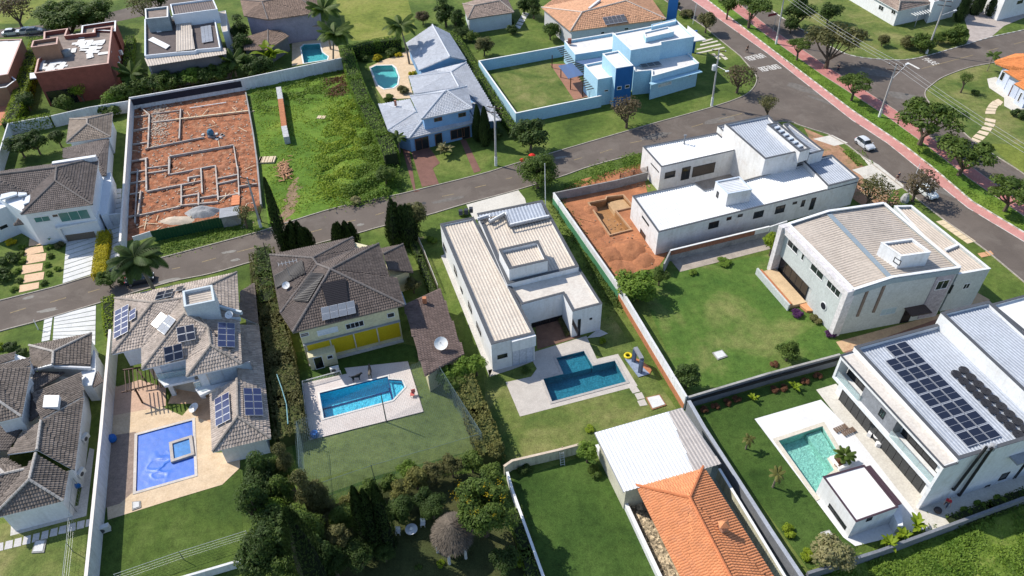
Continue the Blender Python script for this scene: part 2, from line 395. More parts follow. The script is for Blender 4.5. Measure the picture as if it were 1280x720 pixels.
patch('lawn', t(0,0, -40,120,0,118,120,118,240,0,-40,-40), grass('verge_grass', (.08, .11, .02), (.12, .15, .03), (.17, .18, .05)))
patch('lawn', t(1,0, 400,0,760,0,800,150,720,190,480,205,440,160), MATS['verge_grass'])
patch('lawn', [(1130,96),(1165,104),(1180,94),(1215,82),(1280,72),(1280,330),(1280,216),(1252,200),(1217,177),(1190,152),(1163,130),(1156,116)], g_dry)
patch('lawn', [(1000,0),(1180,0),(1215,60),(1180,64),(1140,74),(1070,71),(1017,46),(980,24)], g_dry)
patch('lawn', t(3,1, 1090,0,1280,0,1280,150,1170,60), MATS['verge_grass'])
patch('lawn', [(312,108),(425,75),(440,120),(480,200),(500,243),(420,260),(357,279),(335,283),(326,200)], g_lush)
track_soil = M('track_soil', (.26, .17, .11), .95, .4, .8, 5, b=.5, dirt=(.13, .12, .04))
patch('lawn', [(340,440),(400,440),(505,430),(560,440),(585,500),(602,560),(470,600),(380,630)], g_dark)
patch('turf', [(378,552),(389,549),(529,515.5),(511,452.5),(545,452),(575,470),(598,520),(602,560),(470,595),(380,628)], g_olive)
patch('lawn', [(604,468),(668,468),(745,400),(765,395),(845,510),(850,545),(745,540),(735,560),(640,585),(612,560)], g_dry)
patch('lawn', [(642,600),(735,568),(770,600),(830,720),(850,760),(680,760),(660,680)], g_dark)
patch('lawn', [(805,370),(840,340),(960,318),(985,345),(1045,425),(1060,445),(870,490),(850,480)], grass('trodden_grass', (.035, .08, .015), (.055, .105, .02), (.14, .155, .055), .11))
patch('lawn', [(865,510),(1055,455),(1070,690),(1010,712)], g_dark)
patch('lawn', [(1010,722),(1280,636),(1290,760),(1000,760)], grass('rough_grass', (.05, .09, .015), (.09, .14, .022), (.15, .18, .05), .3))
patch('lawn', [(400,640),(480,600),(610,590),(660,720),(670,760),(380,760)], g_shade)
patch('lawn', t(2,0, 0,270,190,290,310,500,0,560,-60,430,-110,320), g_dry)
patch('lawn', [(128,648),(300,590),(305,700),(180,725),(120,720)], grass('clipped_lawn', (.03, .058, .012), (.048, .082, .016), (.08, .115, .03)))
patch('lawn', [(0,655),(110,635),(105,720),(100,770),(-20,770),(-20,660)], g_dry)
# construction plot and excavation
plot_earth = patch('earth', [(161,128),(306,108),(327,240),(322,262),(152,303)], M('building_plot_earth', (.33, .125, .06), .95, .65, .8, 2.4, b=1, dirt=(.45, .25, .15), bd=.25))
patch('earth', [(702,250),(802,205),(812,255),(838,312),(822,335),(785,342),(764,345),(730,296)], redearth, [POOL['pit']])
patch('earth', t(2,1, 190,270,340,180,660,90,680,140,520,190,240,250), redearth)
patch('earth', [(1005,160),(1040,175),(1078,205),(1110,235),(1108,262),(1085,262),(1040,230)], M('verge_soil', (.36, .2, .12), .95, .35, .5, 4, b=.6, dirt=(.09, .12, .03)))
# roads
ST_UP = smooth([(-60,392),(0,376),(67.5,359),(125,342),(207.5,321),(320,291),(357.5,279),(420,260),(495,244),(520,238),(602.5,217.5),(640,206),(732,179),(815,155),(887,135),(925,122),(940,112),(946,100),(943,91)])
ST_LO = smooth([(-60,433),(0,414.5),(50,401),(137.5,375),(212,353),(265,342),(320,326),(392,306),(445,292.5),(475,284),(535,269),(582,255),(640,239.5),(701,221),(740,207.5),(802,191),(880,170),(950,154),(985,152),(1000,157),(1035,168)])
patch('street', ST_UP+[(1000,100)]+ST_LO[::-1], asphalt, z=.012)
BV_LO = [(720,-75),(760,-45),(830,0),(882,35),(900,50),(925,70),(943,91)]
BV_UP = [(790,-52),(865,0),(960,67),(1065,150),(1110,179.5),(1150,212),(1210,260),(1280,302),(1360,358)]
BV_L2 = [(1035,168),(1060,182),(1091,206),(1150,252),(1181,276),(1232,313),(1280,353),(1360,414)]
patch('boulevard', BV_LO+[(946,100),(985,152)]+BV_L2+BV_UP[::-1], asphalt, z=.0125)
P1U = [(806,-52),(884,0),(960,58.5),(1065,138),(1130,182),(1165,209),(1215,252),(1280,291),(1360,345)]
pink = M('pink_asphalt', (.5, .235, .21), .9, .14, .35, 7, b=.2, dirt=(.56, .33, .29))
patch('cycle_lane', BV_UP+P1U[::-1], pink, z=.016)
P2L = [(835,-60),(900,0),(960,45.5),(1027,93),(1105,143),(1160,183),(1210,222),(1280,270),(1360,322)]
P2U = [(852,-60),(918,0),(960,33),(1040,87),(1120,138),(1167,174),(1218,211),(1280,256),(1360,305)]
patch('footpath', P2L+P2U[::-1], M('red_footpath', (.42, .17, .15), .9, .2, .5, 6, b=.3, dirt=(.5, .26, .22)), z=.015)
R2U = [(870,-60),(945,0),(980,24),(1017,46)]+smooth([(1017,46),(1045,62),(1070,71),(1110,75),(1140,74),(1180,64),(1237,47),(1280,37.5),(1340,22)])
R2L = smooth([(1340,60),(1280,72),(1240,79),(1210,85),(1180,96),(1165,106),(1156,116),(1163,130),(1190,152),(1217,177),(1252,200),(1280,218),(1360,275)])
patch('side_street', P2U[::1]+R2L[::-1]+R2U[::-1], asphalt, z=.013)
patch('median_grass', P1U+P2L[::-1], g_lush, z=.014)
patch('back_street', [(-40,60),(0,47),(50,45),(142,28),(170,22),(260,2),(250,-16),(162,9),(140,15),(60,30),(0,37),(-40,48)], asphalt, z=.013)
patch('track', t(0,0, 200,90,216,92,250,20,236,18), M('track_paving', (.42, .38, .33), .9), z=.012)
def kerb(name, pts, m=kerbm, w_=.16, h=.13, painted=None, L=1.0):
    P = W(pts); b = MB(); b2 = MB(); acc = 0; k = 0
    for a, c in zip(P, P[1:]):
        d = (c-a).length; n = max(1, round(d/L))
        for i in range(n):
            p, q = lerp(a, c, i/n), lerp(a, c, (i+.97)/n)
            (b2 if painted and k % 2 else b).beam(p, q, w_, h+R.uniform(-.008, .008)); k += 1
    o = b.o(name, m); o['kind'] = 'structure'
    if b2.v: o = b2.o('painted_kerb', painted); o['kind'] = 'structure'
kerb('kerb', ST_UP[:-1]); kerb('kerb', ST_LO[:60]); kerb('kerb', smooth([(946,154),(985,152),(1000,157),(1035,168)]))
kerb('kerb', BV_LO); kerb('kerb', BV_L2); kerb('kerb', BV_UP, wpaint, .14, .02)
kerb('kerb', P1U, kerbm, .22, .14, wpaint, .9); kerb('kerb', R2U, kerbm, .18, .13, wpaint, .9); kerb('kerb', R2L)
kerb('kerb', P2U, kerbm, .12, .03); kerb('kerb', P2L, kerbm, .12, .03)
# markings
mk = MB()
for a in ([1010,590,1080,570],[860,625,900,617],[1185,540,1270,518]): p = tw(0,1,.0175,*a); mk.beam(p[0], p[1], .13, .003)
for a in ([275,440,330,425],[430,395,500,380],[597,355,640,342],[930,262,990,250],[1095,218,1150,205],[1250,175,1280,168]): p = tw(1,1,.0175,*a); mk.beam(p[0], p[1], .13, .003)
for a in ([310,80,350,68],[440,45,500,25]): p = tw(2,1,.0175,*a); mk.beam(p[0], p[1], .13, .003)
for a in ([590,715,650,703],[898,635,955,618],[1035,597,1150,567]): p = tw(2,0,.0175,*a); mk.beam(p[0], p[1], .13, .003)
for a in ([50,125,130,100],[250,72,330,48],[440,22,500,5]): p = tw(0,2,.0175,*a); mk.beam(p[0], p[1], .13, .003)
for a in ([768,343,1025,275],[1095,255,1152,240],[1230,220,1290,205]): p = tw(3,0,.0175,*a); mk.beam(p[0], p[1], .14, .003)
o = mk.o('yellow_road_marking', ypaint); o['kind'] = 'structure'
mk = MB()
p = W([(1134,78),(1149,86)], .0175); mk.beam(p[0], p[1], .5, .003)
def strokes(c0, c1, hgt, n):       # worn painted letters, no longer readable
    A, B = W([c0, c1], .0175); u = (B-A).normalized(); v = Vector((-u.y, u.x, 0)); L = (B-A).length/n; r = random.Random(3)
    for i in range(n):
        o_ = A+u*(L*i); w1 = L*.68
        mk.beam(o_, o_+v*hgt, .16, .003); 
        if r.random() < .8: mk.beam(o_+u*w1, o_+u*w1+v*hgt*r.choice((1, .95)), .16, .003, .0004)
        for h in r.sample((.04, .48, .94), 2): mk.beam(o_+v*hgt*h, o_+u*w1+v*hgt*h, .18, .003, .0008)
strokes((938,76), (959,71), 2.0, 6); strokes((954,89.5), (978,85), 2.0, 7)
o = mk.o('white_road_marking', wpaint); o['kind'] = 'structure'
def text(s, loc, size, rz, m, name, sx=1, sy=1, tilt=0, parent=None, ext=.002):
    c = bpy.data.curves.new(name, 'FONT'); c.body = s; c.size = size; c.align_x = 'CENTER'; c.align_y = 'CENTER'; c.extrude = ext
    o = bpy.data.objects.new(name, c); COL.objects.link(o); dg = bpy.context.evaluated_depsgraph_get()
    me = bpy.data.meshes.new_from_object(o.evaluated_get(dg)); bpy.data.objects.remove(o); me.materials.clear(); me.materials.append(m)
    ob = link(bpy.data.objects.new(name, me), parent); ob.location = Vector(loc)-(parent.location if parent is not None else Vector())
    ob.rotation_euler = (tilt, 0, rz); ob.scale = (sx, sy, 1); return ob
p = W([(1152,75.5),(1172,78.5),(1163,77)], .0175); d = p[1]-p[0]
A = W([(1158,82),(1171,71)], .018)
o = text('PARE', (*G(1163,77.2)[:2], .018), 1.5, math.atan2((G(1170,81)-G(1154,73)).y, (G(1170,81)-G(1154,73)).x), wpaint, 'stop_word', 1.0, 1.7); o['kind'] = 'structure'
# paving round the houses
pav = M('pale_concrete_paving', (.5, .48, .45), .85, .12, .4, 5, dirt=(.4, .38, .35))
pavc = M('cream_concrete', (.56, .53, .47), .85, .1, .4, 5, dirt=(.46, .43, .38))
deckm = M('speckled_deck', (.47, .43, .385), .85, .12, .8, 9, dirt=(.4, .36, .32))
deckp = M('rosy_deck', (.6, .54, .51), .85, .08, .5, 6, dirt=(.52, .45, .42))
sand = M('sand_paving', (.6, .46, .31), .85, .15, .8, 6, dirt=(.5, .36, .22))
patch('pool_deck', [(632,478),(664,471),(671,461),(666,452),(640,462),(612,471),(610,463),(667,449),(668,440),(733,420),(746,448.8),(772.5,442.5),(797,482.5),(650,520.8)], deckm, [POOL['centre']], z=.03)
patch('path', [(551,320),(557.5,317),(616,461),(612,471)], pav, z=.03)
patch('path', [(733,423),(748,411),(760,417),(750,421)], pav, z=.034)
patch('driveway', [(583,256),(648,238),(656,248),(660,262),(592,275)], pavc, z=.03)
patch('pool_deck', [(378.8,480),(434,468),(431,461),(440,460),(510,452.5),(529.5,515.5),(387.5,551)], deckp, [POOL['yellow']], z=.15)
patch('pool_deck', [(943,524),(1026,500),(1067,542),(1160,661),(1069,683),(1054,672)], M('white_deck', (.66, .66, .66), .7, .06, .4, 5, dirt=(.58, .57, .56)), [POOL['green']], z=.06)
patch('terrace', [(1020,487.5),(1045,480),(1165,620),(1280,590),(1290,612),(1195,652),(1160,668)], pavc, z=.056)
patch('path', t(3,2, 340,270,860,130,1040,20,1110,60,860,150,620,235,375,322), M('ochre_paving', (.5, .34, .2), .85, .15, .7, 6, dirt=(.36, .2, .12)), z=.03)
patch('path', t(3,2, 375,322,620,235,860,150,1110,60,1100,100,860,200,600,290,430,330), M('brown_paving', (.24, .13, .09), .85, .2, .7, 6), z=.028)
patch('pool_deck', t(1,0, 565,335,640,300,700,280,770,250,800,350,760,385,775,440,790,490,640,500,600,440), sand, [POOL['oval']], z=.05)
patch('pool_deck', t(1,0, 180,215,340,195,400,210,430,290,180,330), sand, [POOL['far']], z=.05)
patch('driveway', t(3,0, 975,75,1150,50,1290,60,1290,85,1180,130,1110,190,990,222,1010,180), M('grey_setts', (.38, .33, .3), .9, .2, 1, 8), z=.03)
patch('terrace', t(3,0, 1095,395,1140,385,1290,500,1290,560,1240,565,1180,530,1180,490,1105,440), pavc, z=.05)
patch('path', [(1065,188),(1075,194)]+[(1110,236),(1130,232),(1098,206)], pavc, z=.03)
patch('driveway', [(1068,212),(1094,206),(1128,235),(1122,236),(1108,238),(1085,228)], pavc, z=.034)
patch('driveway', t(3,0, 225,695,320,675,400,715,330,730), pavc, z=.03)
patch('driveway', t(3,1, 420,130,530,100,680,215,640,230,560,215), pavc, z=.036)
patch('path', [(14,655),(98,632),(104,600),(112,560),(118,562),(108,645),(13,670)], pav, z=.028)
patch('pool_deck', [(132,606),(139,480),(228,520),(262,480),(268,566),(300,566),(300,585),(278,606),(228,621),(135,650)], sand, [POOL['cover']], z=.05)
patch('terrace', t(0,2, 570,500,700,460,830,500,830,590,560,640), M('pink_paving', (.5, .34, .25), .85, .12, 1, 8), z=.056)
patch('terrace', [(225,470),(262,462),(268,530),(246,522),(240,505),(210,505)], tan, z=.06)
patch('terrace', t(0,3, 555,20,680,0,675,300,655,310,600,360,530,380), M('brown_deck', (.27, .2, .16), .85, .25, 1.5, 6), z=.058)
patch('terrace', t(2,0, 190,320,310,500,400,480,330,380,270,320), M('brick_terrace', (.3, .15, .1), .85, .2, 1, 8), z=.03)
patch('yard', t(2,3, 540,310,630,280,860,740,760,760), M('yard_soil', (.3, .24, .17), .95, .3, 1, 5), z=.03)
patch('yard', [(855,535),(880,590),(900,640),(985,760),(1010,760),(905,590)], M('green_concrete', (.3, .33, .26), .9, .15), z=.03)
patch('driveway', t(0,0, -20,440,40,500,50,540,20,620,-20,640), M('terracotta_paving', (.5, .2, .12), .85, .2), z=.03)
patch('path', t(0,1, 600,440,660,470,610,470), concrete, z=.02)
patch('path', t(1,0, 760,640,800,640,920,815,880,845), M('maroon_paving', (.18, .09, .07), .85, .2), z=.03)
patch('path', t(1,1, 730,20,765,20,800,240,800,225,820,235,790,240), MATS['maroon_paving'], z=.03)
patch('driveway', t(1,1, 765,0,830,-10,915,200,830,215), MATS['maroon_paving'], z=.034)
patch('path', t(1,1, 1020,-20,1050,-20,1125,135,1090,145), MATS['maroon_paving'], z=.03)
patch('courtyard', [(667,381),(706,370),(719,395),(726,421),(672,437)], M('brown_tiles', (.17, .095, .065), .8, .25, 1, 7), z=.036)
patch('courtyard', [(850,215),(905,195),(930,230),(880,250),(840,258),(825,240)], M('dusty_concrete', (.36, .31, .26), .95, .25, .8, 5), z=.03)
patch('path', [(838,325),(960,290),(1090,262),(1100,268),(960,312),(850,340)], MATS['dusty_concrete'], z=.03)
patch('patio', [(975,345),(985,338),(1022,372),(1015,385),(1000,383)], M('ochre_patio', (.55, .4, .24), .85), z=.06)
# slabs that can be told apart: each one a part of the drive or path it belongs to
def slabs(name, label, cat, quads, m, h=.05, part='slab', z0=0):
    root = thing(name, label, cat, G(*quads[0][0]))
    for q in quads: b = MB(); b.prism(W(q), z0, z0+h); b.o(part, m, root)
    return root
def between(L0, L1, R0, R1, n, gap=.12):    # n strips between a left edge L0-L1 and a right edge R0-R1
    o = []
    for i in range(n):
        a, b = i/n, (i+1-gap)/n; o.append([lerp2(L0, L1, a), lerp2(R0, R1, a), lerp2(R0, R1, b), lerp2(L0, L1, b)])
    return o
def lerp2(a, b, k): return (a[0]+(b[0]-a[0])*k, a[1]+(b[1]-a[1])*k)
slabm = M('white_slab', (.6, .6, .59), .85, .1, .5, 6, dirt=(.5, .5, .48))
slabs('slab_driveway', 'white concrete strip driveway in front of the grey-roofed white house beside the yellow hedge', 'driveway', between((83,303),(78.5,355),(123,290),(119,342),9), slabm)
slabs('slab_driveway', 'narrow slab strip between the yellow hedge and the building plot wall', 'driveway', between((137,237),(132,341),(152,236),(149,332),16), slabm)
slabs('slab_driveway', 'white slab driveway in front of the bottom left tiled house', 'driveway', between((68,395),(66,428),(120,382),(119,432),8), slabm)
slabs('slab_path', 'narrow slab path beside the white driveway of the bottom left tiled house', 'path', between((55.5,400),(52,428),(66,396),(62,426),5), slabm)
slabs('stepping_stone_path', 'wide tan stepping stones leading up to the white house front door', 'path',
      [[(x/5.539, 250+y/5.539) for x, y in q] for q in ([(205,265),(300,255),(312,305),(200,322)],[(178,335),(295,318),(305,360),(168,388)],[(190,382),(322,368),(315,420),(180,446)],[(158,455),(298,438),(292,488),(150,515)],[(172,520),(308,498),(300,550),(162,577)],[(138,592),(272,570),(268,612),(132,642)])], M('tan_slab', (.62, .43, .28), .85, .12, 1, 5))
slabs('stepping_stone_path', 'row of grey square stepping stones crossing the lawn behind the bottom left house', 'path',
      [[(x/4, 540+y/4) for x, y in q] for q in ([(-25,562),(18,552),(16,592),(-30,602)],[(30,548),(66,540),(62,580),(22,590)],[(76,536),(110,528),(106,570),(68,578)],[(120,524),(156,516),(152,558),(112,566)],[(168,512),(200,504),(194,546),(160,554)],[(212,500),(244,491),(240,532),(204,540)],[(256,487),(290,478),(286,518),(248,526)],[(300,474),(334,466),(330,506),(292,512)],[(344,463),(380,453),(378,492),(336,500)],[(388,450),(425,441),(420,480),(384,488)],[(432,440),(450,436),(448,470),(428,476)])], M('grey_slab', (.5, .48, .47), .85, .1, 1, 5))
slabs('stepping_stone_path', 'three square stepping stones on the lawn by the dark blue pool corner', 'path',
      [[(640+x/4, 360+y/4) for x, y in q] for q in ([(586,500),(620,490),(640,518),(604,528)],[(612,530),(648,522),(664,552),(628,560)],[(626,566),(662,556),(678,586),(640,592)])], deckm)
slabs('curved_step_path', 'curved path of tan steps crossing the lawn up to the orange-roofed house', 'path',
      [[(1225+x*.118, 60+y*.118) for x, y in q] for q in ([(190,540),(245,575),(215,610),(140,565)],[(140,560),(205,608),(195,618),(95,598)],[(95,600),(190,620),(180,640),(75,632)],[(70,638),(175,645),(165,668),(62,664)],[(58,670),(165,672),(160,700),(55,698)])]
      +[[(960+x/4, y/4) for x, y in q] for q in ([(1088,590),(1138,600),(1136,615),(1084,604)],[(1084,612),(1136,622),(1128,636),(1080,624)],[(1074,632),(1122,642),(1112,658),(1064,645)],[(1058,652),(1106,664),(1094,680),(1044,664)],[(1040,670),(1088,686),(1072,702),(1024,684)],[(1020,688),(1066,706),(1052,714),(1018,698)])], M('step_stone', (.62, .5, .36), .85, .12, 1, 5))
slabs('slab_driveway', 'white strip paving and grass beside the blue house facing the boulevard', 'driveway',
      [[(860+x/8, y/8) for x, y in q] for q in ([(140,410),(240,385),(252,395),(150,422)],[(120,445),(290,405),(305,416),(125,458)],[(85,490),(320,438),(335,450),(90,502)],[(80,530),(355,470),(372,480),(85,542)],[(235,540),(262,535),(330,590),(300,598)],[(300,540),(330,530),(400,590),(372,600)])], M('strip_slab', (.55, .5, .42), .85, .15, 1, 5))
slabs('paved_driveway', 'tan plank-like paving strip of the beige-roofed house next to the boulevard', 'driveway', between((1170,277),(1210,305),(1181,275),(1220,302),6,.06), M('plank_slab', (.62, .5, .33), .85, .1, 1, 5))
slabs('slab_path', 'two small orange slabs crossing the verge by the boulevard', 'path', [[(1222,317),(1230,315.5),(1236,320),(1227,322)],[(1231,315),(1238,313.5),(1242,318),(1237,320)]], M('orange_slab', (.55, .3, .16), .85, .1, 1, 5))
slabs('garden_path', 'row of small pale slabs on the shaded grass by the trees at top', 'path', between((643,34),(655,14),(650,36),(662,16),5,.25), slabm)
for q, lab in (([(160+x/4-160, 540+y/4) for x, y in ((178,545),(235,540),(222,605),(160,608))], 'small white concrete inspection cover on the bottom left lawn'),
               ([(640+x/4, 360+y/4) for x, y in ((1000,326),(1050,312),(1078,345),(1028,362))], 'square pale manhole cover in the middle of the big lawn'),
               ([(640+x/4, 360+y/4) for x, y in ((668,550),(738,535),(772,588),(700,612))], 'white topped timber box beside the stepping stones by the wall'),
               ([(960+x/4, 540+y/4) for x, y in ((260,505),(305,492),(328,522),(282,536))], 'small striped manhole cover on lawn beside the pool house'),
               ([(0+x/4, 540+y/4) for x, y in ((662,352),(704,347),(706,380),(662,395))], 'white rectangular hatch at the edge of the tan pool deck')):
    P = W(q); root = thing('access_cover', lab, 'cover', sum(P, Vector())/4); b = MB(); b.prism(P, 0, .14); b.o('frame', concrete if 'timber' not in lab else M('timber', (.3, .15, .08)), root)
    I = inset(ccw(P), .14); b = MB(); b.prism(I, .12, .19); b.o('lid', slabm, root)
# ------------------------------------------------------------ pools
def mosaic(name, c, v=.3):
    m, n, bs, N, L = nodes(name); g = N('ShaderNodeNewGeometry'); vo = N('ShaderNodeTexVoronoi'); vo.inputs['Scale'].default_value = 7
    L(g.outputs['Position'], vo.inputs['Vector']); hs = ramp(n, vo.outputs['Color'], [(0, sc(c, 1-v)), (1, sc(c, 1+v))]); L(hs, bs.inputs['Base Color'])
    bs.inputs['Roughness'].default_value = .4; return m
def pool(key, label, bm, wm, depth=1.3, cop=None, cw=.35, cz=.05, wz=-.1, shelf=None):
    P = ccw(POOL[key]); root = thing('swimming_pool', label, 'pool', P[0]); b = MB(); n = len(P)
    b.poly([(p.x, p.y, -depth) for p in P])
    for i in range(n): p, q = P[i], P[(i+1) % n]; b.poly([(q.x, q.y, -depth), (p.x, p.y, -depth), (p.x, p.y, cz), (q.x, q.y, cz)])
    b.o('basin', bm, root)
    if cop: b = MB(); ringprism(b, inset(P, -cw), inset(P, .02), cz-.02, cz+.05); b.o('coping', cop, root)
    if shelf: b = MB(); b.prism(shelf, -depth+.01, -.45); b.o('shallow_step', bm, root)
    I = inset(P, .005); sheet('water', I, wz, wm, kind=None, parent=root); return root
pool('centre', 'dark blue rectangular pool with square shallow bay behind the white flat-roofed house', mosaic('dark_blue_tiles', (.1, .27, .34)), water('deep_water', (.5, .82, .88), .3, 2.5), 1.35, M('grey_deck_edge', (.4, .37, .34)), .3, .04,
     shelf=W([(703,466),(695.5,448),(729.5,439.3),(739.5,457)], 0))
r_ = pool('yellow', 'bright blue pool with rosy deck behind the yellow-walled house', mosaic('sky_blue_tiles', (.16, .66, .85), .25), water('bright_water', (.72, .93, .97), .6, 1.6, .08), 1.3, M('white_coping', (.68, .66, .63)), .2, .16,
     shelf=W([(487,476),(501.5,477),(505.5,485),(492,499)], 0))
navy = M('navy_tile_line', (.01, .03, .16), .5, 0); b = MB()
for a in (((401,506),(486,483)),((405,518),(401,503)),((485.5,479),(491,499))): p = W(a, -.3); b.beam(p[0], p[1], .22, .02, -.9); 
b.o('lane_line', navy, r_)
b = MB()
for a in (((399.5,492.5),(485,471.3)),((486,475.2),(502.5,476.3)),((485,471.3),(491,501.3)),): p = W(a, -.02); b.beam(p[0], p[1], .08, .2)
b.o('tile_band', navy, r_)
pool('green', 'turquoise green pool set in a white deck beside the small white pool house', mosaic('green_tiles', (.38, .6, .55), .3), water('green_water', (.78, .95, .92), .35, 2.2), 1.2, M('cream_coping', (.58, .53, .44)), .45, .07,
     shelf=W([(1009,541),(1027,534.5),(1047.5,568),(1033,573),(1040,583)], 0))
pool('oval', 'pale turquoise pool with rounded ends beside the pale blue roofed house', mosaic('turquoise_liner', (.2, .58, .58), .08), water('pale_water', (.75, .95, .95), .3), 1.1, M('white_fibre_coping', (.72, .72, .7)), .3, .06)
pool('far', 'small blue pool on a tan terrace at the top of the photo', mosaic('blue_liner', (.14, .5, .56), .1), water('far_water', (.75, .95, .95), .3), 1.1, MATS['white_fibre_coping'], .25, .06)
# covered pool
P = ccw(POOL['cover']); root = thing('swimming_pool', 'pool under a crumpled bright blue bubble cover at bottom left', 'pool', P[0]); b = MB()
b.poly([(p.x, p.y, -1.2) for p in P])
for i in range(4): p, q = P[i], P[(i+1) % 4]; b.poly([(q.x, q.y, -1.2), (p.x, p.y, -1.2), (p.x, p.y, .05), (q.x, q.y, .05)])
b.o('basin', MATS['sky_blue_tiles'] if 'sky_blue_tiles' in MATS else mosaic('basin_tiles', (.05, .3, .6)), root)
b = MB(); ringprism(b, inset(P, -.3), inset(P, .02), .03, .1); b.o('coping', M('stone_edge', (.55, .5, .45)), root)
from mathutils import noise as MN
b = MB(); I = inset(P, .03); nx, ny = 60, 70; vs = []
for j in range(ny+1):
    for i in range(nx+1):
        p = lerp(lerp(I[0], I[1], i/nx), lerp(I[3], I[2], i/nx), j/ny)
        rr = 1-abs(MN.noise(Vector((p.x*.55+3, p.y*1.1, 1)))*2); hgt = max(0, rr-.72)*.4*math.exp(-((i/nx-.42)**2+(j/ny-.34)**2)/.035)
        vs.append((p.x, p.y, -.04+hgt+MN.noise(p*1.7)*.008))
b.add(vs, [(j*(nx+1)+i, j*(nx+1)+i+1, (j+1)*(nx+1)+i+1, (j+1)*(nx+1)+i) for j in range(ny) for i in range(nx)])
cm_ = M('blue_bubble_cover', (.035, .14, .55), .4, .12, .8, 9, b=.5, spec=.4, bd=.015); b.o('pool_cover', cm_, root, smooth=True)
q = rect(G(216,577.5), G(242,569), G(241,546.5)); b = MB(); ringprism(b, inset(q, -.15), inset(q, .2), -.02, .28); b.o('spa_surround', M('grey_stone_edge', (.42, .38, .35)), root)
sheet('spa_cover', inset(q, .18), .12, M('blue_spa_cover', (.04, .2, .5), .4, .25, 2, 14, b=.4), kind=None, parent=root)
# excavated pool pit
P = ccw(POOL['pit']); root = thing('excavated_pit', 'unfinished pool dug in red earth with low block edges', 'pit', P[0]); b = MB()
b.poly([(p.x, p.y, -1.1) for p in P])
for i in range(len(P)): p, q = P[i], P[(i+1) % len(P)]; b.poly([(q.x, q.y, -1.1), (p.x, p.y, -1.1), (p.x, p.y, .05), (q.x, q.y, .05)])
b.o('basin', M('wet_earth', (.33, .17, .07), .7, .25, .5, 4, b=.3), root)
b = MB(); ringprism(b, inset(P, -.2), inset(P, .02), -.05, .28); b.o('block_edge', M('tan_block', (.42, .26, .15), .9, .25, 1, 5), root)
b = MB(); b.prism(tw(2,1,0, 478,285,556,265,603,318,515,337), -1.09, -.35); b.o('raised_floor', M('tan_floor', (.46, .3, .16), .9, .2, 1, 5), root)

# uneven dug ground of the building plot and pale stains and repairs on the asphalt
from mathutils import noise as MN
C4 = W([(163,130),(306,110),(325,258),(153,302)]); b = MB(); nx, ny = 130, 170; vs = []
for j in range(ny+1):
    for i in range(nx+1):
        p = lerp(lerp(C4[0], C4[1], i/nx), lerp(C4[3], C4[2], i/nx), j/ny); ed = min(1, min(i, nx-i, j, ny-j)/6); low = .2+.8*min(1, j/ny*1.5)
        vs.append((p.x, p.y, .02+.7*ed*low*(.16*abs(MN.noise(p*.55))*2+.2*max(0, MN.noise(p*1.3))+.07*MN.noise(p*4))))
b.add(vs, [(j*(nx+1)+i, (j+1)*(nx+1)+i, (j+1)*(nx+1)+i+1, j*(nx+1)+i+1) for j in range(ny) for i in range(nx)]); o = b.o('earth', MATS['building_plot_earth'], smooth=True); o['kind'] = 'structure'
stain = M('worn_asphalt', (.15,.135,.12), .9, .3, 1.2, 8, b=.3)
def blob(px, rx, ry, rz, m, name='asphalt_patch', z=.0155, seed=0):
    c = G(*px); P = []
    for k in range(14): a = 2*pi*k/14; q = 1+.5*MN.noise(Vector((cos(a)*1.5, sin(a)*1.5, seed+px[0]))); x, y = rx*q*cos(a), ry*q*sin(a); P.append(Vector((c.x+x*cos(rz)-y*sin(rz), c.y+x*sin(rz)+y*cos(rz), 0)))
    sheet(name, P, z, m)
for px, rx, ry in (((286,315),1.1,.35),((294,325),.7,.3),((212,351),1.6,.5),((36,372),1.0,.3),((60,388),1.5,.4),((450,281),.6,.3),((700,197),1.2,.3)): blob(px, rx, ry, .25, M('pale_spill', (.24,.225,.2), .9, .3, 2, 8))
for px, rx, ry, rz in (((1090,90),4,1.6,-.6),((1130,120),3,1.5,-.5),((1000,110),3.5,1.2,-.8),((1040,130),5,.6,-.8),((1180,240),4,.7,-.9),((560,250),3,.5,.3),((820,170),3,.8,.35),((900,150),3.5,1,.3)): blob(px, rx, ry, rz, stain)
for px in ((1133,118),(905,143),(530,254),(170,362)): blob(px, .38, .38, 0, M('manhole_iron', (.05,.05,.05), .7), 'manhole_cover', .0175)

for i in range(46):
    t_ = R.random(); x, y = 357+12*t_+R.gauss(0,5-2*t_), 276-48*t_+R.gauss(0,3); blob((x, y), R.uniform(.3,1.1), R.uniform(.2,.6), 1.1, track_soil, 'bare_soil', .0135+i*.00013, i)
for px, a, b_ in (((372,235),.9,.5),((520,300),1.2,.6),((505,300),.8,.5),((790,235),1,.5),((900,360),1.6,.9),((960,410),1.2,.8),((880,420),1.5,.7),((1000,400),1,.6),((700,545),1.4,.7),((680,560),1,.5),((1000,640),.5,.3),((60,690),1,.6)): blob(px, a, b_, .4, M('dry_turf', (.2,.19,.08), .95, .5, 1.5, 7, b=.5, dirt=(.1,.12,.03)), 'dry_patch', .0139, 3)
# ------------------------------------------------------------ buildings
def house(name, label, px, z=0, group=None): return thing(name, label, 'house', G(px[0], px[1], 0), group)
def strip(P, a, b):  return P
def acunit(label, c, rz, s=1.0, group=None):
    root = thing('air_conditioner', label, 'air conditioner', Vector(c), group); b = MB(); b.box((c[0], c[1], c[2]+.3*s), (.85*s, .34*s, .58*s), rz); b.o('casing', M('ac_white', (.65, .65, .63), .6, .08), root)
    d = Vector((sin(rz), -cos(rz), 0)); q = Vector(c)+Vector((0, 0, .3*s))+d*.175*s+Vector((-d.y, d.x, 0))*-.12*s
    b = MB(); b.tube(q, q+d*.02, .22*s, .22*s, 12); b.o('fan_grille', M('grille', (.08, .08, .09), .6), root); return root
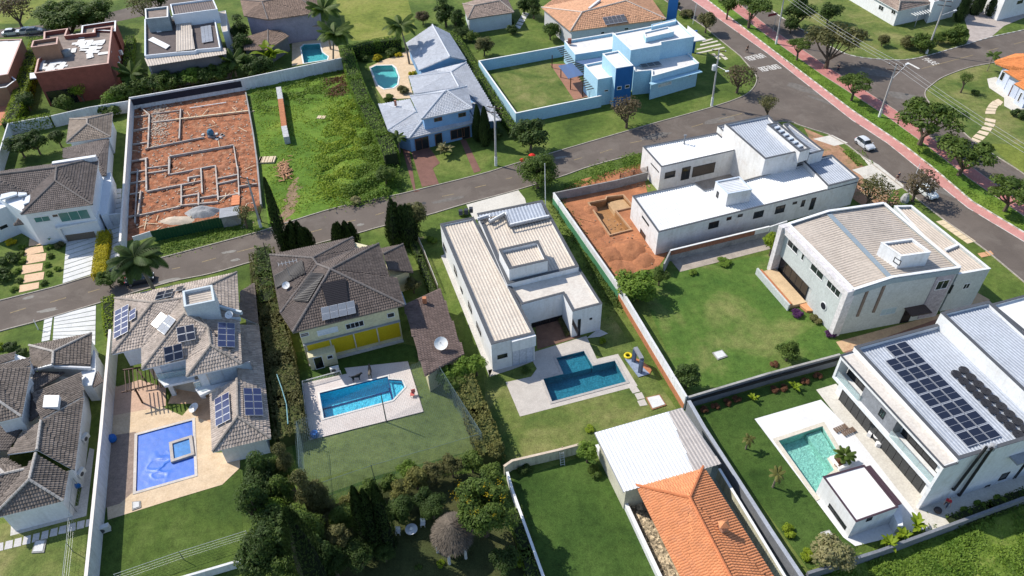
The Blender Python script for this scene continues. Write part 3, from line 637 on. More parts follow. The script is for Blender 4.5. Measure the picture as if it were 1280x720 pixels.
# --- centre: white house with cream metal roofs
r = house('flat_roofed_house', 'white flat-roofed house with cream ribbed roofs and a small roof tower, beside the dark pool', (615, 464))
A = ccw(W([(550.3,280),(591.7,271.3),(668.3,416.9),(614.1,430.7)], 4.85)); block(r, A, 4.85, par=.3, th=.3, rm=beigeroof2, cm=grey, rd=G(614.1,430.7,4.85)-G(550.3,280,4.85), pitch=.42)
L0, L1 = G(614.1,430.7,4.85), G(550.3,280,4.85)
F0, F1 = G(614.1,430.7,4.85), G(668.3,416.9,4.85)
for a, b in (((585.4,376),(590,392)),((595.8,402),(601.5,420)),((567.5,331),(571.5,346)),((554,303),(558,315)),((575.8,358),(578.5,367))): winp(r, L0, L1, a, b, mull=1)
winp(r, F0, F1, (622.5,448.3), (633.5,441.8))
# sunken sliding door under the eave band at the right of the front
s0, z0 = onwall(F0, F1, 641, 455); s1, z1 = onwall(F0, F1, 666, 427)
window(r, F0, F1, s0, s1, .05, 2.9, fm=M('silver_frame', (.35, .37, .4), .4, 0), gm=M('grey_shutter', (.5, .53, .6), .6, .1, 3, 3), mull=3, name='shutter_door')
b = MB(); d_ = (F1-F0).normalized(); n_ = Vector((d_.y, -d_.x, 0)); b.prism([F0+d_*(s0-.1)+n_*.0, F0+d_*(s1+.3), F0+d_*(s1+.3)+n_*.35, F0+d_*(s0-.1)+n_*.35], 3.0, 4.75); b.o('eave_band', white, r)
Bq = W([(596.5,267),(677.8,250.5),(723.5,333.3),(634,355)], 5.35); block(r, Bq, 5.35, par=.3, th=.35, rm=beigeroof2, cm=grey, rd=G(723.5,333.3,5.35)-G(677.8,250.5,5.35), pitch=.42)
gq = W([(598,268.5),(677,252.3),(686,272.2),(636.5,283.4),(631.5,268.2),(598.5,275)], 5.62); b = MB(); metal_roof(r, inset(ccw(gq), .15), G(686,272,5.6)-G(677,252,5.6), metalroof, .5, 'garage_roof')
b = MB(); 
for a in (((597,276),(612,271.5)),((612,279.5),(631.5,268.5)),((636.5,284),(686.4,272.6)),((631.5,268.5),(636.5,284)),((612,271.5),(612,279.5))): p = W(a, 5.3); b.beam(p[0], p[1], .2, .55)
b.o('parapet', white, r); b = MB()
for a in (((597,276),(612,271.5)),((612,279.5),(631.5,268.5)),((636.5,284),(686.4,272.6)),((631.5,268.5),(636.5,284))): p = W(a, 5.86); b.beam(p[0], p[1], .26, .06)
b.o('coping', grey, r)
Tq = W([(623.6,311.8),(672.7,300.6),(684.7,325.6),(636.5,336.5)], 7.3); block(r, Tq, 7.3, z0=5.0, par=.55, th=.3, rm=beigeroof2, cm=grey, rd=G(636.5,336,7.3)-G(623.6,312,7.3), pitch=.35)
Cq = ccw(W([(636,357),(724,334.8),(752.7,379.8),(715.7,389.3),(703.7,366.9),(652,380.7)], 4.72)); block(r, Cq, 4.72, par=.25, th=.25, rm=offwhite, cm=grey)
p0, p1 = G(652,380.7,4.72), G(703.7,366.9,4.72); winp(r, p0, p1, (665,428), (708,392.5), gm=glassmat('dark_glass', (.012, .013, .016)), mull=4)  # dark glazing stands in for the shaded opening under the roof
p0, p1 = G(703.7,366.9,4.72), G(715.7,389.3,4.72); winp(r, p0, p1, (716,400), (722.5,418), mull=2, gm=MATS['dark_glass'])
p0, p1 = G(715.7,389.3,4.72), G(752.7,379.8,4.72); winp(r, p0, p1, (722,419), (725.5,399), mull=1); winp(r, p0, p1, (737.5,399), (739.5,397.5))
b = MB(); 
for p in ((576,268),(583,267),(589,265)): q = G(p[0], p[1], 5.1); b.box((q.x, q.y, 5.5), (.55, .55, .75))
b.o('water_heater_stack', M('dark_plastic', (.04, .045, .055), .6), r)
# --- right: large white house with solar panels and pool
r = house('two_storey_house', 'large white house with grey ribbed roof, long solar array and glazed balcony', (1165, 636))
zt = 8.1
A0, A1, A2, A3 = W([(1197.8,574.4),(1067.8,433.3),(1177.8,403.5),(1330,566)], zt)[:4]
A3 = G(1330,535,zt); A = ccw([A0, A1, A2, A3]); block(r, A, zt, par=.55, th=.3, rm=metalroof, cm=grey, rd=A0-A1, pitch=.38)
Bu = ccw(W([(1176,391),(1236,376.5),(1395,520),(1322,528)], 9.7)); block(r, Bu, 9.7, z0=5, par=.4, th=.3, rm=metalroof, cm=grey, rd=G(1280,478,9.7)-G(1176,391,9.7), pitch=.38)
Bv = ccw(W([(1239,380.5),(1296,365),(1380,430),(1330,455)], 9.2)); block(r, Bv, 9.2, par=.3, rm=M('bright_roof', (.72, .72, .7), .6, .06), wm=white, cm=grey)
# balcony box
zt2 = 7.6; F0, F1 = G(1180,584.4,zt2), G(1051,444.4,zt2); I0, I1 = G(1197.8,580,zt2), G(1066.7,438.9,zt2)
d = (F1-F0).normalized(); n = Vector((d.y, -d.x, 0)); n = n if n.dot(-F0) > 0 else -n; dep = max(1.2, (F0-I0).dot(n)); LL = (F1-F0).length
P = lambda s, o: Vector((F0.x, F0.y, 0))+d*s+n*o
b = MB(); b.prism([P(0,0), P(LL,0), P(LL,-dep-.3), P(0,-dep-.3)], zt2-.45, zt2); b.o('balcony_roof', white, r)
sheet('balcony_roof_deck', [P(.25,-.12), P(LL-.25,-.12), P(LL-.25,-dep), P(.25,-dep)], zt2+.01, offwhite, kind=None, parent=r)
b = MB()
for q in ((P(0,0), P(LL,0)), (P(0,-dep), P(0,0)), (P(LL,0), P(LL,-dep))): b.beam(q[0], q[1], .18, .1, zt2)
b.o('coping', grey, r)
b = MB(); b.prism([P(0,0), P(LL,0), P(LL,-dep), P(0,-dep)], 3.9, 4.35); b.o('balcony_floor', white, r)
b = MB(); b.prism([P(LL-.3,0), P(LL,0), P(LL,-dep), P(LL-.3,-dep)], 4.34, zt2-.44); b.o('side_wall', white, r); b = MB(); b.prism([P(0,0), P(.3,0), P(.3,-dep), P(0,-dep)], 4.34, zt2-.44); b.o('side_wall', white, r)
b = MB(); b.prism([P(0,-dep+.02), P(.35,-dep+.02), P(.35,-dep-3), P(0,-dep-3)], 0, 8); b.prism([P(0,-.1), P(.35,-.1), P(.35,-dep), P(0,-dep)], 0, 3.92);b.o('corner_wall', white, r)
W0, W1 = P(0,-dep+.01), P(LL,-dep+.01)
b = MB(); b.prism([P(LL*.42,-dep+1.2), P(LL*.74,-dep+1.2), P(LL*.74,-dep), P(LL*.42,-dep)], 4.34, zt2-.45); pan = b.o('concrete_panel', M('panel_grey', (.22, .23, .25), .85, .15, 1, 4), r)
window(r, P(0,-dep+1.2), P(LL,-dep+1.2), LL*.52, LL*.56, 5.2, 6.2, mull=2)
window(r, W0, W1, LL*.03, LL*.4, 4.4, 7.0, mull=6, gm=MATS['dark_glass']); window(r, W0, W1, LL*.76, LL*.97, 4.4, 7.0, mull=4, gm=MATS['dark_glass'])
window(r, W0, W1, LL*.05, LL*.95, .05, 3.7, mull=14, gm=glass, name='sliding_door')
clear = clearmat('railing_glass', (.8, .88, .86), .22)
for s0, s1, o in ((.3, LL*.42, -.12), (LL*.74, LL-.3, -.12)):
    k = max(2, int((s1-s0)/1.6))
    for i in range(k):
        b = MB(); a, c = s0+(s1-s0)*i/k, s0+(s1-s0)*(i+.96)/k; b.prism([P(a,o), P(c,o), P(c,o-.03), P(a,o-.03)], 4.36, 5.35); b.o('railing_pane', clear, r)
    b = MB(); b.beam(P(s0,o), P(s1,o), .06, .05, 5.36); b.o('railing', M('steel', (.4, .42, .44), .35, 0, metal=.7), r)
for i in range(0):                                            # black frames on the ground floor front
    s = LL*(.08+.1*i); b = MB(); b.beam(P(s,-.3), P(s+LL*.06,-.3), .06, .06, 2.2); b.tube(P(s,-.3)+Vector((0,0,2.2)), P(s+LL*.06,-.3)+Vector((0,0,.1)), .035); b.tube(P(s,-.3), P(s,-.3)+Vector((0,0,3.9)), .05); b.o('door_frame', black, r)
# front wall details
F0, F1 = A0, A3
for a, c in (((1248,600),(1262,590)),((1230,611),(1237,606)),((1267,600),(1283,576))): winp(r, F0, F1, a, c)
s0, z0 = onwall(F0, F1, 1262, 570)
b = MB(); dd = (F1-F0).normalized(); nn = Vector((dd.y, -dd.x, 0)); 
Q = lambda s, o: Vector((F0.x, F0.y, 0))+dd*s+nn*o
b.prism([Q(s0,0), Q(s0+3.5,0), Q(s0+3.5,1.1), Q(s0,1.1)], z0-.2, z0); b.o('canopy', midgrey, r)
for k, (a, c) in enumerate((((1231,556),(1190,610)),((1238,557),(1197,617)))):
    sa, za = onwall(F0, F1, *a); sb, zb = onwall(F0, F1, *c); b = MB(); b.tube(Q(sa,.25)+Vector((0,0,za)), Q(sb,.25)+Vector((0,0,max(.1,zb))), .14, .14, 8); b.tube(Q(sb,.25)+Vector((0,0,max(.1,zb))), Q(sb,.05)+Vector((0,0,max(.1,zb))), .14, .14, 8); b.o('duct', black, r)
b = MB(); q = G(1233,560,8.6); b.lathe((q.x, q.y, 8.0), [(.3,0),(.3,.6),(.36,.62),(.2,.85)], 10); q = G(1242,557,8.6); b.lathe((q.x, q.y, 8.0), [(.3,0),(.3,.6),(.36,.62),(.2,.85)], 10); b.o('chimney_cowl', midgrey, r)
# solar panels of that roof
pv = M('solar_cell', (.012, .015, .03), .18, 0, spec=.7); pvf = M('panel_frame', (.55, .56, .58), .4, 0, metal=.5)
def solar(label, o, u, v, nu, nv, z=None, skip=(), frame=True, m=None, name='solar_array', cat='solar panels', lines=2):
    """o corner, u and v the edge vectors of one panel (3D)"""
    root = thing(name, label, cat, o); nrm = u.cross(v).normalized(); nrm = nrm if nrm.z > 0 else -nrm
    for i in range(nu):
        for j in range(nv):
            if (i, j) in skip: continue
            a = o+u*i+v*j; g_ = .035; h = nrm*.045; w_ = u*(1-g_); x = v*(1-g_)
            b = MB(); p4 = [a+u*g_, a+w_, a+w_+x-v*g_ if 0 else a+w_+x, a+u*g_+x]; b.add(p4+[q+h for q in p4], [(3,2,1,0),(4,5,6,7),(0,1,5,4),(1,2,6,5),(2,3,7,6),(3,0,4,7)])
            f = b.o('solar_panel', pvf, root); b = MB(); 
            for k in range(lines):
                e = u*.06+v*(.05+k*.9/lines); w2 = u*.88; x2 = v*(.9/lines-.02); b.add([a+e+h*1.15, a+e+w2+h*1.15, a+e+w2+x2+h*1.15, a+e+x2+h*1.15], [(0,1,2,3)])
            b.o('cells', m or pv, f)
    return root
zr = 7.75
o3 = G(1107,434,zr); c1 = G(1131.5,426,zr); c2 = G(1252,545,zr); c3 = G(1219,560,zr)
u = (c1-o3)*.5; 
o_ = G(1107,435,zr); e1 = G(1131.5,426.3,zr); e2 = G(1252.5,545.5,zr)
v = (e2-e1)/8; ud = Vector((-v.y, v.x, 0)).normalized(); u = ud*(e1-o_).length*.5*(1 if ud.dot(o_-e1) > 0 else -1)
solar('long black solar array of three columns on the grey roof of the big right house', e1, u, v, 3, 8, skip=((2, 0),))
# black coil heaters: chain of twin rings
r2 = thing('spiral_solar_heater', 'chain of round black pool heating coils on the grey roof beside the solar array', 'pool heater', G(1192,465,zr))
for i in range(9):
    for k in range(2):
        c = lerp(G(1195,468,zr), G(1272,543,zr), i/8.0)+ (G(1206,465,zr)-G(1196,470,zr))*k*.95
        b = MB()
        for rr in (.55, .42, .3, .17): ringprism(b, [c+Vector((cos(a*pi/6)*rr, sin(a*pi/6)*rr, 0)) for a in range(12)], [c+Vector((cos(a*pi/6)*(rr-.1), sin(a*pi/6)*(rr-.1), 0)) for a in range(12)], zr+.05, zr+.15)
        b.o('coil', M('black_hose', (.03, .03, .035), .45), r2)
for lab, p, z in (('air conditioner farther up along the upper wall of the right grey roof', (1211,439), 8.0), ('air conditioner lower down along the upper wall of the right grey roof', (1264,486), 8.0)):
    q = G(p[0], p[1], 7.8); acunit(lab, q, math.atan2(u.y, u.x)+pi/2 if 0 else math.atan2(v.y, v.x)+pi, 1.1)
# --- pool house
r = thing('pool_house', 'small white flat-roofed pool house with dark sliding door beside the green pool', 'pool house', G(1056, 671))
A = ccw(W([(1028.7,596),(1080,581.5),(1122.5,634),(1070,652.5)], 3.05)); block(r, A, 3.05, par=.03, th=.12, rm=M('white_roof_paint', (.72, .71, .7), .7, .06, .5, 3, dirt=(.64, .62, .6)), cm=M('maroon_edge', (.06, .035, .045), .5, 0))
winp(r, G(1070,652.5,3.05), G(1028.7,596,3.05), (1056,661), (1037.5,630), mull=3); winp(r, G(1070,652.5,3.05), G(1122.5,634,3.05), (1083,651), (1090,646.5))
b = MB(); a, c = G(1085,583,2.85), G(1124.5,631,2.85); b.beam(a, c, .5, .12); b.o('side_slab', MATS['maroon_edge'], r)
b = MB(); b.prism(W([(1107,646),(1120,642),(1122,668),(1116,668)], 0), 0, 1.7); b.o('screen_wall', white, r)
# --- grey house with beige curved roof
r = house('beige_roofed_house', 'pale grey house with wide beige ribbed roof and white stone frame facing the lawn', (1044, 426))
z1, z2 = 8.0, 9.0
wallg = M('pale_green_grey_wall', (.46, .49, .48), .85, .07, .6, 4, dirt=(.4, .42, .41)); stone = M('white_stone_cladding', (.6, .57, .57), .85, .25, 2.5, 9, b=.4)
a0, a1, a2, a3 = G(1066.9,362,z1), G(985.5,280,z1), G(1105,254,z2-.4), G(1200,334,z2-.4)
m0, m1 = lerp(a0, a3, .34), lerp(a1, a2, .4); m0.z = m1.z = z2
P = ccw([a0, a1, a2, a3]); wl = MB()
bt = [Vector((q.x, q.y, 0)) for q in (a0, a1, m1, a2, a3, m0)]; tp = [a0, a1, m1, a2, a3, m0]
for i in range(6):
    j = (i+1) % 6; wl.poly([bt[i], bt[j], tp[j], tp[i]])
wl.o('wall', wallg, r)
dz = Vector((0, 0, .35)); f1 = [a0-dz, m0-dz, m1-dz, a1-dz]; f2 = [m0-dz, a3-dz, a2-dz, m1-dz]
for f in (f1, f2):
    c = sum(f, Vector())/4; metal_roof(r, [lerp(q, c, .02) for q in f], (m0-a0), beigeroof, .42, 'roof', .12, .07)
b = MB(); b.beam(m0-dz+Vector((0,0,.05)), m1-dz+Vector((0,0,.05)), .7, .06); b.o('ridge_flashing', M('blue_grey_flashing', (.22, .27, .31), .7, .1), r)
b = MB()
for q in ((a0, a1), (a1, m1), (m1, a2), (a2, a3), (a3, m0), (m0, a0)): b.beam(q[0], q[1], .38, .12, -.02)
b.o('parapet', white, r)
b = MB()
for q in ((a3, m0), (m0, a0)): b.beam(q[0]-Vector((0,0,.9)), q[1]-Vector((0,0,.9)), .46, .8)
b.o('grey_band', M('grey_green_band', (.27, .33, .35), .8, .1), r)
# stone frame on the garden side and recessed porch
d = (a1-a0); d.z = 0; LL = d.length; d.normalize(); n = Vector((d.y, -d.x, 0)); n = n if n.dot(-a0) > 0 else -n
P = lambda s, o, z=0: Vector((a0.x, a0.y, z))+d*s+n*o
b = MB(); b.prism([P(-.2,-.3), P(.55,-.3), P(.55,.9), P(-.2,.9)], 0, 7.95); b.prism([P(LL-.5,-.3), P(LL+.3,-.3), P(LL+.3,1.3), P(LL-.5,1.3)], 0, 7.95); b.prism([P(.56,.1), P(LL-.52,.1), P(LL-.52,.9), P(.56,.9)], 7.0, 7.9); b.o('stone_frame', stone, r)
b = MB(); b.prism([P(.56,.1), P(LL*.42,.1), P(LL*.42,.45), P(.56,.45)], 0, 6.98); b.prism([P(LL*.42,.1), P(LL-.52,.1), P(LL-.52,.45), P(LL*.42,.45)], 3.0, 6.98);  b.o('front_wall', wallg, r)
for s0, s1, mu in ((.09,.27,3),(.34,.52,2),(.64,.67,1),(.74,.9,2)): window(r, P(0,.45), P(LL,.45), LL*s0, LL*s1, 5.6, 6.7, mull=mu, fm=M('white_frame', (.7,.7,.7), .5, 0))
window(r, P(0,.1), P(LL,.1), LL*.5, LL*.95, .05, 2.6, mull=5, gm=MATS['dark_glass'])
b = MB(); c0 = P(LL*.22,.46,2.6); ringprism(b, [c0]*0 or [Vector((0,0,0))]*0, [], 0, 1) if 0 else None
b.tube(c0, c0+n*.08, .62, .62, 20); rw = b.o('round_window_frame', white, r); b = MB(); b.tube(c0+n*.085, c0+n*.1, .5, .5, 20); b.o('pane', glass, rw)
b = MB(); b.prism([P(LL*.44,.4), P(LL*.97,.4), P(LL*.97,3.2), P(LL*.44,3.2)], 0, .5); b.o('porch', MATS['ochre_patio'], r)
b = MB(); b.prism([P(LL*.42,3.2), P(LL*.99,3.2), P(LL*.99,3.45), P(LL*.42,3.45)], 0, 1.1); b.o('porch_wall', wallg, r); b = MB(); b.prism([P(LL*.44,2.75), P(LL*.97,2.75), P(LL*.97,3.18), P(LL*.44,3.18)], .5, .95); b.o('brick_planter', M('orange_brick', (.42, .17, .08), .9, .3, 3, 9), r)
b = MB(); b.prism(W([(993,379),(1003,378.5),(1019,388),(1024,386),(1026,391),(1008,391)]), 0, .4); b.o('terracotta_steps', M('terracotta', (.55, .27, .13), .8, .15), r)
# street-side lower wing
b2 = ccw(W([(1118,257.5),(1139.5,257),(1238,336),(1198,343)], 6.6)); block(r, b2, 6.6, wm=wallg, par=.35, th=.25, rm=beigeroof, rd=G(1238,336,6.6)-G(1139,257,6.6), cm=white, pitch=.42)
b = MB(); b.beam(G(1181,314,6.3), G(1197,307.5,6.3), .35, .35); b.o('dividing_parapet', white, r)
t4 = ccw(W([(1101.3,303.5),(1140,298.5),(1163.5,315.5),(1126.8,320.5)], 10.6)); block(r, t4, 10.6, z0=8, wm=white, par=.3, th=.2, rm=beigeroof, rd=G(1163.5,315.5,10.6)-G(1140,298.5,10.6), cm=white, pitch=.42)
winp(r, G(1126.8,320.5,10.6), G(1101.3,303.5,10.6), (1119,322), (1124,331), gm=M('door_white', (.7,.7,.7), .6, 0))
# side wall facing the camera
S0, S1 = a0, a3
for x in ((1088,360,1071,395),(1105,355,1091,390)):
    s0, z0 = onwall(S0, S1, x[0], x[1]); s1, zz = onwall(S0, S1, x[2], x[3]); dd = (S1-S0); dd.z = 0; dd.normalize(); nn = Vector((dd.y, -dd.x, 0))
    b = MB(); b.prism([Vector((S0.x,S0.y,0))+dd*(s1-.15), Vector((S0.x,S0.y,0))+dd*(s1+.2), Vector((S0.x,S0.y,0))+dd*(s1+.2)+nn*.15, Vector((S0.x,S0.y,0))+dd*(s1-.15)+nn*.15], zz, min(z0, 8.0)); b.o('pilaster', M('brown_pilaster', (.2,.15,.12), .8, .2, 2, 8), r)
winp(r, S0, S1, (1100,394), (1121,384), gm=glassmat('pale_glass', (.35,.45,.5), .3), fm=M('pale_frame', (.5,.55,.57), .6, 0), mull=3)
s0, z0 = onwall(S0, S1, 1153,384); s1, zz = onwall(S0, S1, 1166,338); Q = lambda s, o: Vector((S0.x,S0.y,0))+dd*s+nn*o
b = MB(); b.prism([Q(s0,0), Q(s0+2.6,0), Q(s0+2.6,.12), Q(s0,.12)], .3, 8.1); b.o('stone_panel', M('grey_stone_cladding', (.36,.33,.36), .85, .35, 2.5, 9, b=.4), r)
window(r, Q(0,.12), Q(9,.12), s0+.5, s0+2.1, 5.4, 6.8, mull=2, fm=MATS['white_frame'])
b = MB(); s2, z3 = onwall(S0, S1, 1134, 378); b.prism([Q(s2,0), Q(s2+2.9,0), Q(s2+2.9,1.6), Q(s2,1.6)], 2.7, 2.85); b.o('entrance_canopy', M('brown_canopy', (.07,.05,.045), .7), r); window(r, Q(0,0), Q(9,0), s2+.3, s2+1.5, .05, 2.5, mull=1, gm=MATS['dark_glass'])
c0, c1 = G(1198,343,6.6), G(1238,336,6.6); winp(r, c0, c1, (1203,361), (1213,354), fm=MATS['white_frame'], mull=2); winp(r, c0, c1, (1187,366), (1189.5,357))
# --- white unfinished house
r = house('unfinished_house', 'long white unfinished house with white ribbed roofs beside the dug pool', (822, 319))
zt = 4.25; a0, a1 = G(823,290.5,zt), G(790.5,245,zt)
cA = G(1059,229,zt); A = ccw(W([(823,290.5),(790.5,245),(868,228.5),(880,237),(922,228),(1036,196),(1072,228)], zt)); block(r, A, zt, wm=unpainted, par=.22, th=.2, rm=whiteroof, cm=grey, rd=Vector(G(823,290.5,zt)-G(790.5,245,zt)), pitch=.4)
fr0, fr1 = G(823,290.5,zt), G(1072,228,zt)
for a, c in (((885.5,286),(898.5,276)),((908.5,275),(914,271)),((922.5,271),(928,267.5)),((941.5,273),(954.5,263)),((968.5,267),(981.5,256)),((991,255),(996,252)),((1001,258),(1006.5,250)),((1011,262),(1020,247))): winp(r, fr0, fr1, a, c, mull=2 if c[0]-a[0] > 10 else 1)
winp(r, a0, a1, (803,271), (811,281)); winp(r, a0, a1, (801,286), (806,302))
k_ = ccw(W([(894.5,227),(924,221),(940,237),(910,242.5)], 6.3)); block(r, k_, 6.3, z0=4.1, wm=unpainted, par=.2, th=.15, rm=whiteroof, cm=M('pale_blue_coping', (.5,.56,.64), .5, .1), rd=k_[1]-k_[0], pitch=.4)
winp(r, G(910,242.5,6.3), G(894.5,227,6.3), (895.5,245), (898.5,241))
B = ccw(W([(803.5,183),(896,166),(921,187.5),(826.5,209)], 4.6)); block(r, B, 4.6, wm=unpainted, par=.22, th=.2, rm=whiteroof, cm=grey, rd=G(826.5,209,4.6)-G(803.5,183,4.6), pitch=.4)
e0, e1 = G(826.5,209,4.6), G(921,187.5,4.6); winp(r, e0, e1, (831,223), (844,213.5), mull=1); winp(r, e0, e1, (851,225), (863,208), mull=2); winp(r, e0, e1, (865,221), (894,203), gm=M('veranda_shade', (.1,.08,.065), .95), name='veranda_opening', mull=1)  # dark panel on the wall stands in for shade inside the veranda
winp(r, G(826.5,209,4.6), G(803.5,183,4.6), (814,204), (823.5,215))
Cb = ccw(W([(897,157.5),(908,154),(950,200.5),(958,204.5),(966,203),(957,222),(940,224)], 5.0)); 
Cb = ccw(W([(897,157.5),(912,154),(956,201),(948,207.5)], 5.4)); block(r, Cb, 5.4, wm=unpainted, par=.3, th=.2, rm=metalroof, cm=grey, rd=1, pitch=.4)
D = ccw(W([(906,155),(960.5,144),(1001,189),(956.5,199)], 7.4)); block(r, D, 7.4, wm=unpainted, par=.4, th=.25, rm=metalroof, cm=grey, rd=G(1001,189,7.4)-G(960.5,144,7.4), pitch=.42)
E_ = ccw(W([(959,155.5),(972,153),(1013,186),(1000,190)], 8.0)); block(r, E_, 8.0, z0=6, wm=unpainted, par=.5, th=.3, rm=M('dark_metal_roof', (.22,.25,.3), .4, .2), cm=grey, rd=0, pitch=.6)
for k in range(6): 
    b = MB(); c = lerp(G(972,159,7.8), G(1001,182,7.8), k/5); b.box((c.x, c.y, 7.75), (1.0, .5, .25), .4); b.o('skylight', M('pale_blue_coping', (.5,.56,.64)), r)
F_ = ccw(W([(979,155),(986,153.5),(1030,188),(1012,193)], 6.6)); block(r, F_, 6.6, wm=unpainted, par=.3, th=.25, rm=metalroof, cm=grey, rd=0, pitch=.42)
Gq = ccw(W([(1004,201),(1040,193.5),(1074,223),(1035,233)], 4.9)); block(r, Gq, 4.9, wm=unpainted, par=.3, th=.25, rm=metalroof, cm=grey, rd=G(1074,223,4.9)-G(1040,193,4.9), pitch=.42)
# --- blue house
r = house('modern_blue_house', 'light blue flat-roofed house with a dark blue tower by the street corner', (767,126))
lb = M('light_blue_paint', (.33,.53,.66), .8, .05, .6, 4, dirt=(.3,.48,.6)); db = M('dark_blue_paint', (.01,.1,.3), .7, .08); wr = M('pale_roof_screed', (.66,.64,.62), .8, .08, .5, 3, dirt=(.54,.52,.5))
B5 = lambda pts, z: W([(690+x/5.143, 10+y/5.143) for x, y in pts], z)
A = B5([(80,213),(394,160),(412,260),(150,300)], 4.6); block(r, A, 4.6, wm=lb, rm=wr, par=.5, th=.2, cm=whiteroof)
A = B5([(394,165),(640,118),(800,80),(915,185),(700,220),(702,238),(508,272)], 8.2); block(r, A, 8.2, wm=lb, rm=wr, par=.25, th=.2, cm=whiteroof)
A = B5([(590,158),(745,122),(785,152),(605,192)], 9.0); block(r, A, 9.0, z0=8, wm=lb, rm=wr, par=.2, th=.15, cm=whiteroof)
A = B5([(640,105),(795,68),(800,85),(640,122)], 8.6); block(r, A, 8.6, z0=6, wm=lb, rm=wr, par=.1, th=.15)
A = B5([(325,295),(428,275),(522,370),(412,388)], 8.0); block(r, A, 8.0, wm=lb, rm=wr, par=.25, th=.2, cm=whiteroof)
A_ = B5([(412,388),(522,370)], 8.0); b = MB(); n = Vector((-(A_[1]-A_[0]).y, (A_[1]-A_[0]).x, 0)).normalized(); b.prism([A_[0]-n*.06, A_[1]-n*.06, A_[1]+n*.02, A_[0]+n*.02], 0, 7.9); b.o('dark_blue_front', db, r)
A = B5([(208,365),(330,340),(405,440),(295,460)], 5.6); block(r, A, 5.6, wm=lb, rm=wr, par=.35, th=.2, cm=whiteroof)
A = B5([(520,345),(850,265),(945,355),(642,440),(640,400),(530,410)], 4.9); block(r, A, 4.9, wm=lb, rm=wr, par=.3, th=.2, cm=whiteroof)
g0, g1 = B5([(640,440),(945,362)], 4.9); d = (g1-g0).normalized(); n = Vector((d.y,-d.x,0)); b = MB(); b.prism([g0+n*.02-d*.4, g1+n*.02+d*.3, g1+n*1.0+d*.3, g0+n*1.0-d*.4], 3.55, 3.72); b.o('canopy', lb, r)
winp(r, g0, g1, (823,109), (839,102), fm=MATS['white_frame'], gm=M('louvre', (.5,.52,.52), .6), mull=4); winp(r, g0, g1, (861,95.5), (864.5,93), fm=MATS['white_frame'])
a_, b_ = B5([(412,388),(522,370)], 8.0); 
for x in ((771.5,112),(781.5,110)): winp(r, a_-n*-.07, b_-n*-.07, (x[0],x[1]), (x[0]+5,x[1]-4), fm=MATS['white_frame'])
a_, b_ = B5([(295,460),(405,440)], 5.6); winp(r, a_, b_, (755.5,114.5), (760,112), fm=MATS['white_frame'])
b = MB(); b.prism(B5([(855,225),(872,115),(990,205)], 5), 4.9, 5.1); b.o('side_canopy', wr, r); b = MB(); q = G(866,66,0); b.box((q.x, q.y, 2.5), (.5,.5,4.9)); b.box((G(840,17,4).x, G(840,17,4).y, 4), (2.2,.4,8.2), -.6); b.o('dark_blue_column', db, r)
b = MB(); q = G(712,52,4.8); b.box((q.x,q.y,4.9), (.7,.7,1.0)); b.o('chimney', brickred, r)
for i, (x, y) in enumerate(((800.5,70.5),(811,69))): acunit(('left','right')[i]+' one of two white air conditioners on the blue house roof terrace', G(x,y+1,5.2), .25, 1.3)
acunit('single air conditioner at the foot of the upper blue wall, right of the pair', G(837,62,5.2), .25, 1.2)
u = B5([(560,365),(685,345)], 4.8); o_ = u[0]; uu = (u[1]-u[0])/3; vv = Vector((uu.y, -uu.x, 0)).normalized()*1.8
solar('three dark panels lying on the terrace of the light blue house', o_+Vector((0,0,.1)), uu, vv, 3, 1, m=M('grey_cell', (.1,.1,.11), .3, 0))
# pergola with translucent cover
rp = thing('pergola', 'dark wooden slatted pergola with a blue translucent cover beside the blue house lawn', 'pergola', G(715,105))
for p in ((701,97),(713,112),(728,121),(690,85)): q = G(p[0], p[1]); MB().box((q.x,q.y,1.4), (.18,.18,2.8)).o('post', wood, rp)
for i in range(22):
    a, c = lerp(G(697,62,3), G(733,123-10,3), i/21), lerp(G(712,58,3), G(752,108,3), i/21); b = MB(); b.beam(a, c, .1, .14); b.o('slat', wood, rp)
b = MB(); q = B5([(40,372),(130,355),(205,430),(105,455)], 3.2); b.prism(q, 3.2, 3.24); q = B5([(150,345),(320,315),(330,340),(215,370)], 3.5); b.prism(q, 3.5, 3.54);b.o('cover', clearmat('blue_polycarbonate', (.3,.4,.6), .45, (.2,.3,.5)), rp)
# --- bottom: white metal roof and orange tiled roof
r = house('metal_roofed_shed', 'long shed with a wide bright white ribbed metal roof at bottom centre', (780,640)); r['category'] = 'shed'
z_ = 4.2; A = W([(743.5,541),(852.5,510),(901,580),(780,615)], z_)
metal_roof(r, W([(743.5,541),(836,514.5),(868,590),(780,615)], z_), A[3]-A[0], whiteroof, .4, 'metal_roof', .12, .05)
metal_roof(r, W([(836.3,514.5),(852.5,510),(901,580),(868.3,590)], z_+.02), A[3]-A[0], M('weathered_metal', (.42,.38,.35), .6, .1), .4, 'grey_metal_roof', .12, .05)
b = MB(); b.prism(inset(ccw(A), .5), 0, z_-.08); b.o('wall', M('cream_wall', (.5,.48,.38), .85), r)
b = MB(); 
for q in ((A[3], A[0]), (A[0], A[1]), (A[1], A[2])): b.beam(q[0]-Vector((0,0,.15)), q[1]-Vector((0,0,.15)), .12, .14)
b.o('fascia', midgrey, r)
r = house('orange_tiled_house', 'house with a bright orange clay tile hip roof at the bottom edge', (845,700))
ot = M('orange_tile', (.62,.25,.11), .8, .14, .8, 6, isl=.14, dirt=(.5,.22,.12)); orc = M('orange_ridge', (.5,.17,.07), .8, .15)
V = {'a': G(795,607,4.0), 'b': G(878.7,583.7,4.0), 'c': G(862,622.5,6.0), 'd': G(925,745,6.0), 'e': G(985,750,4.0), 'f': G(866,752,4.0)}
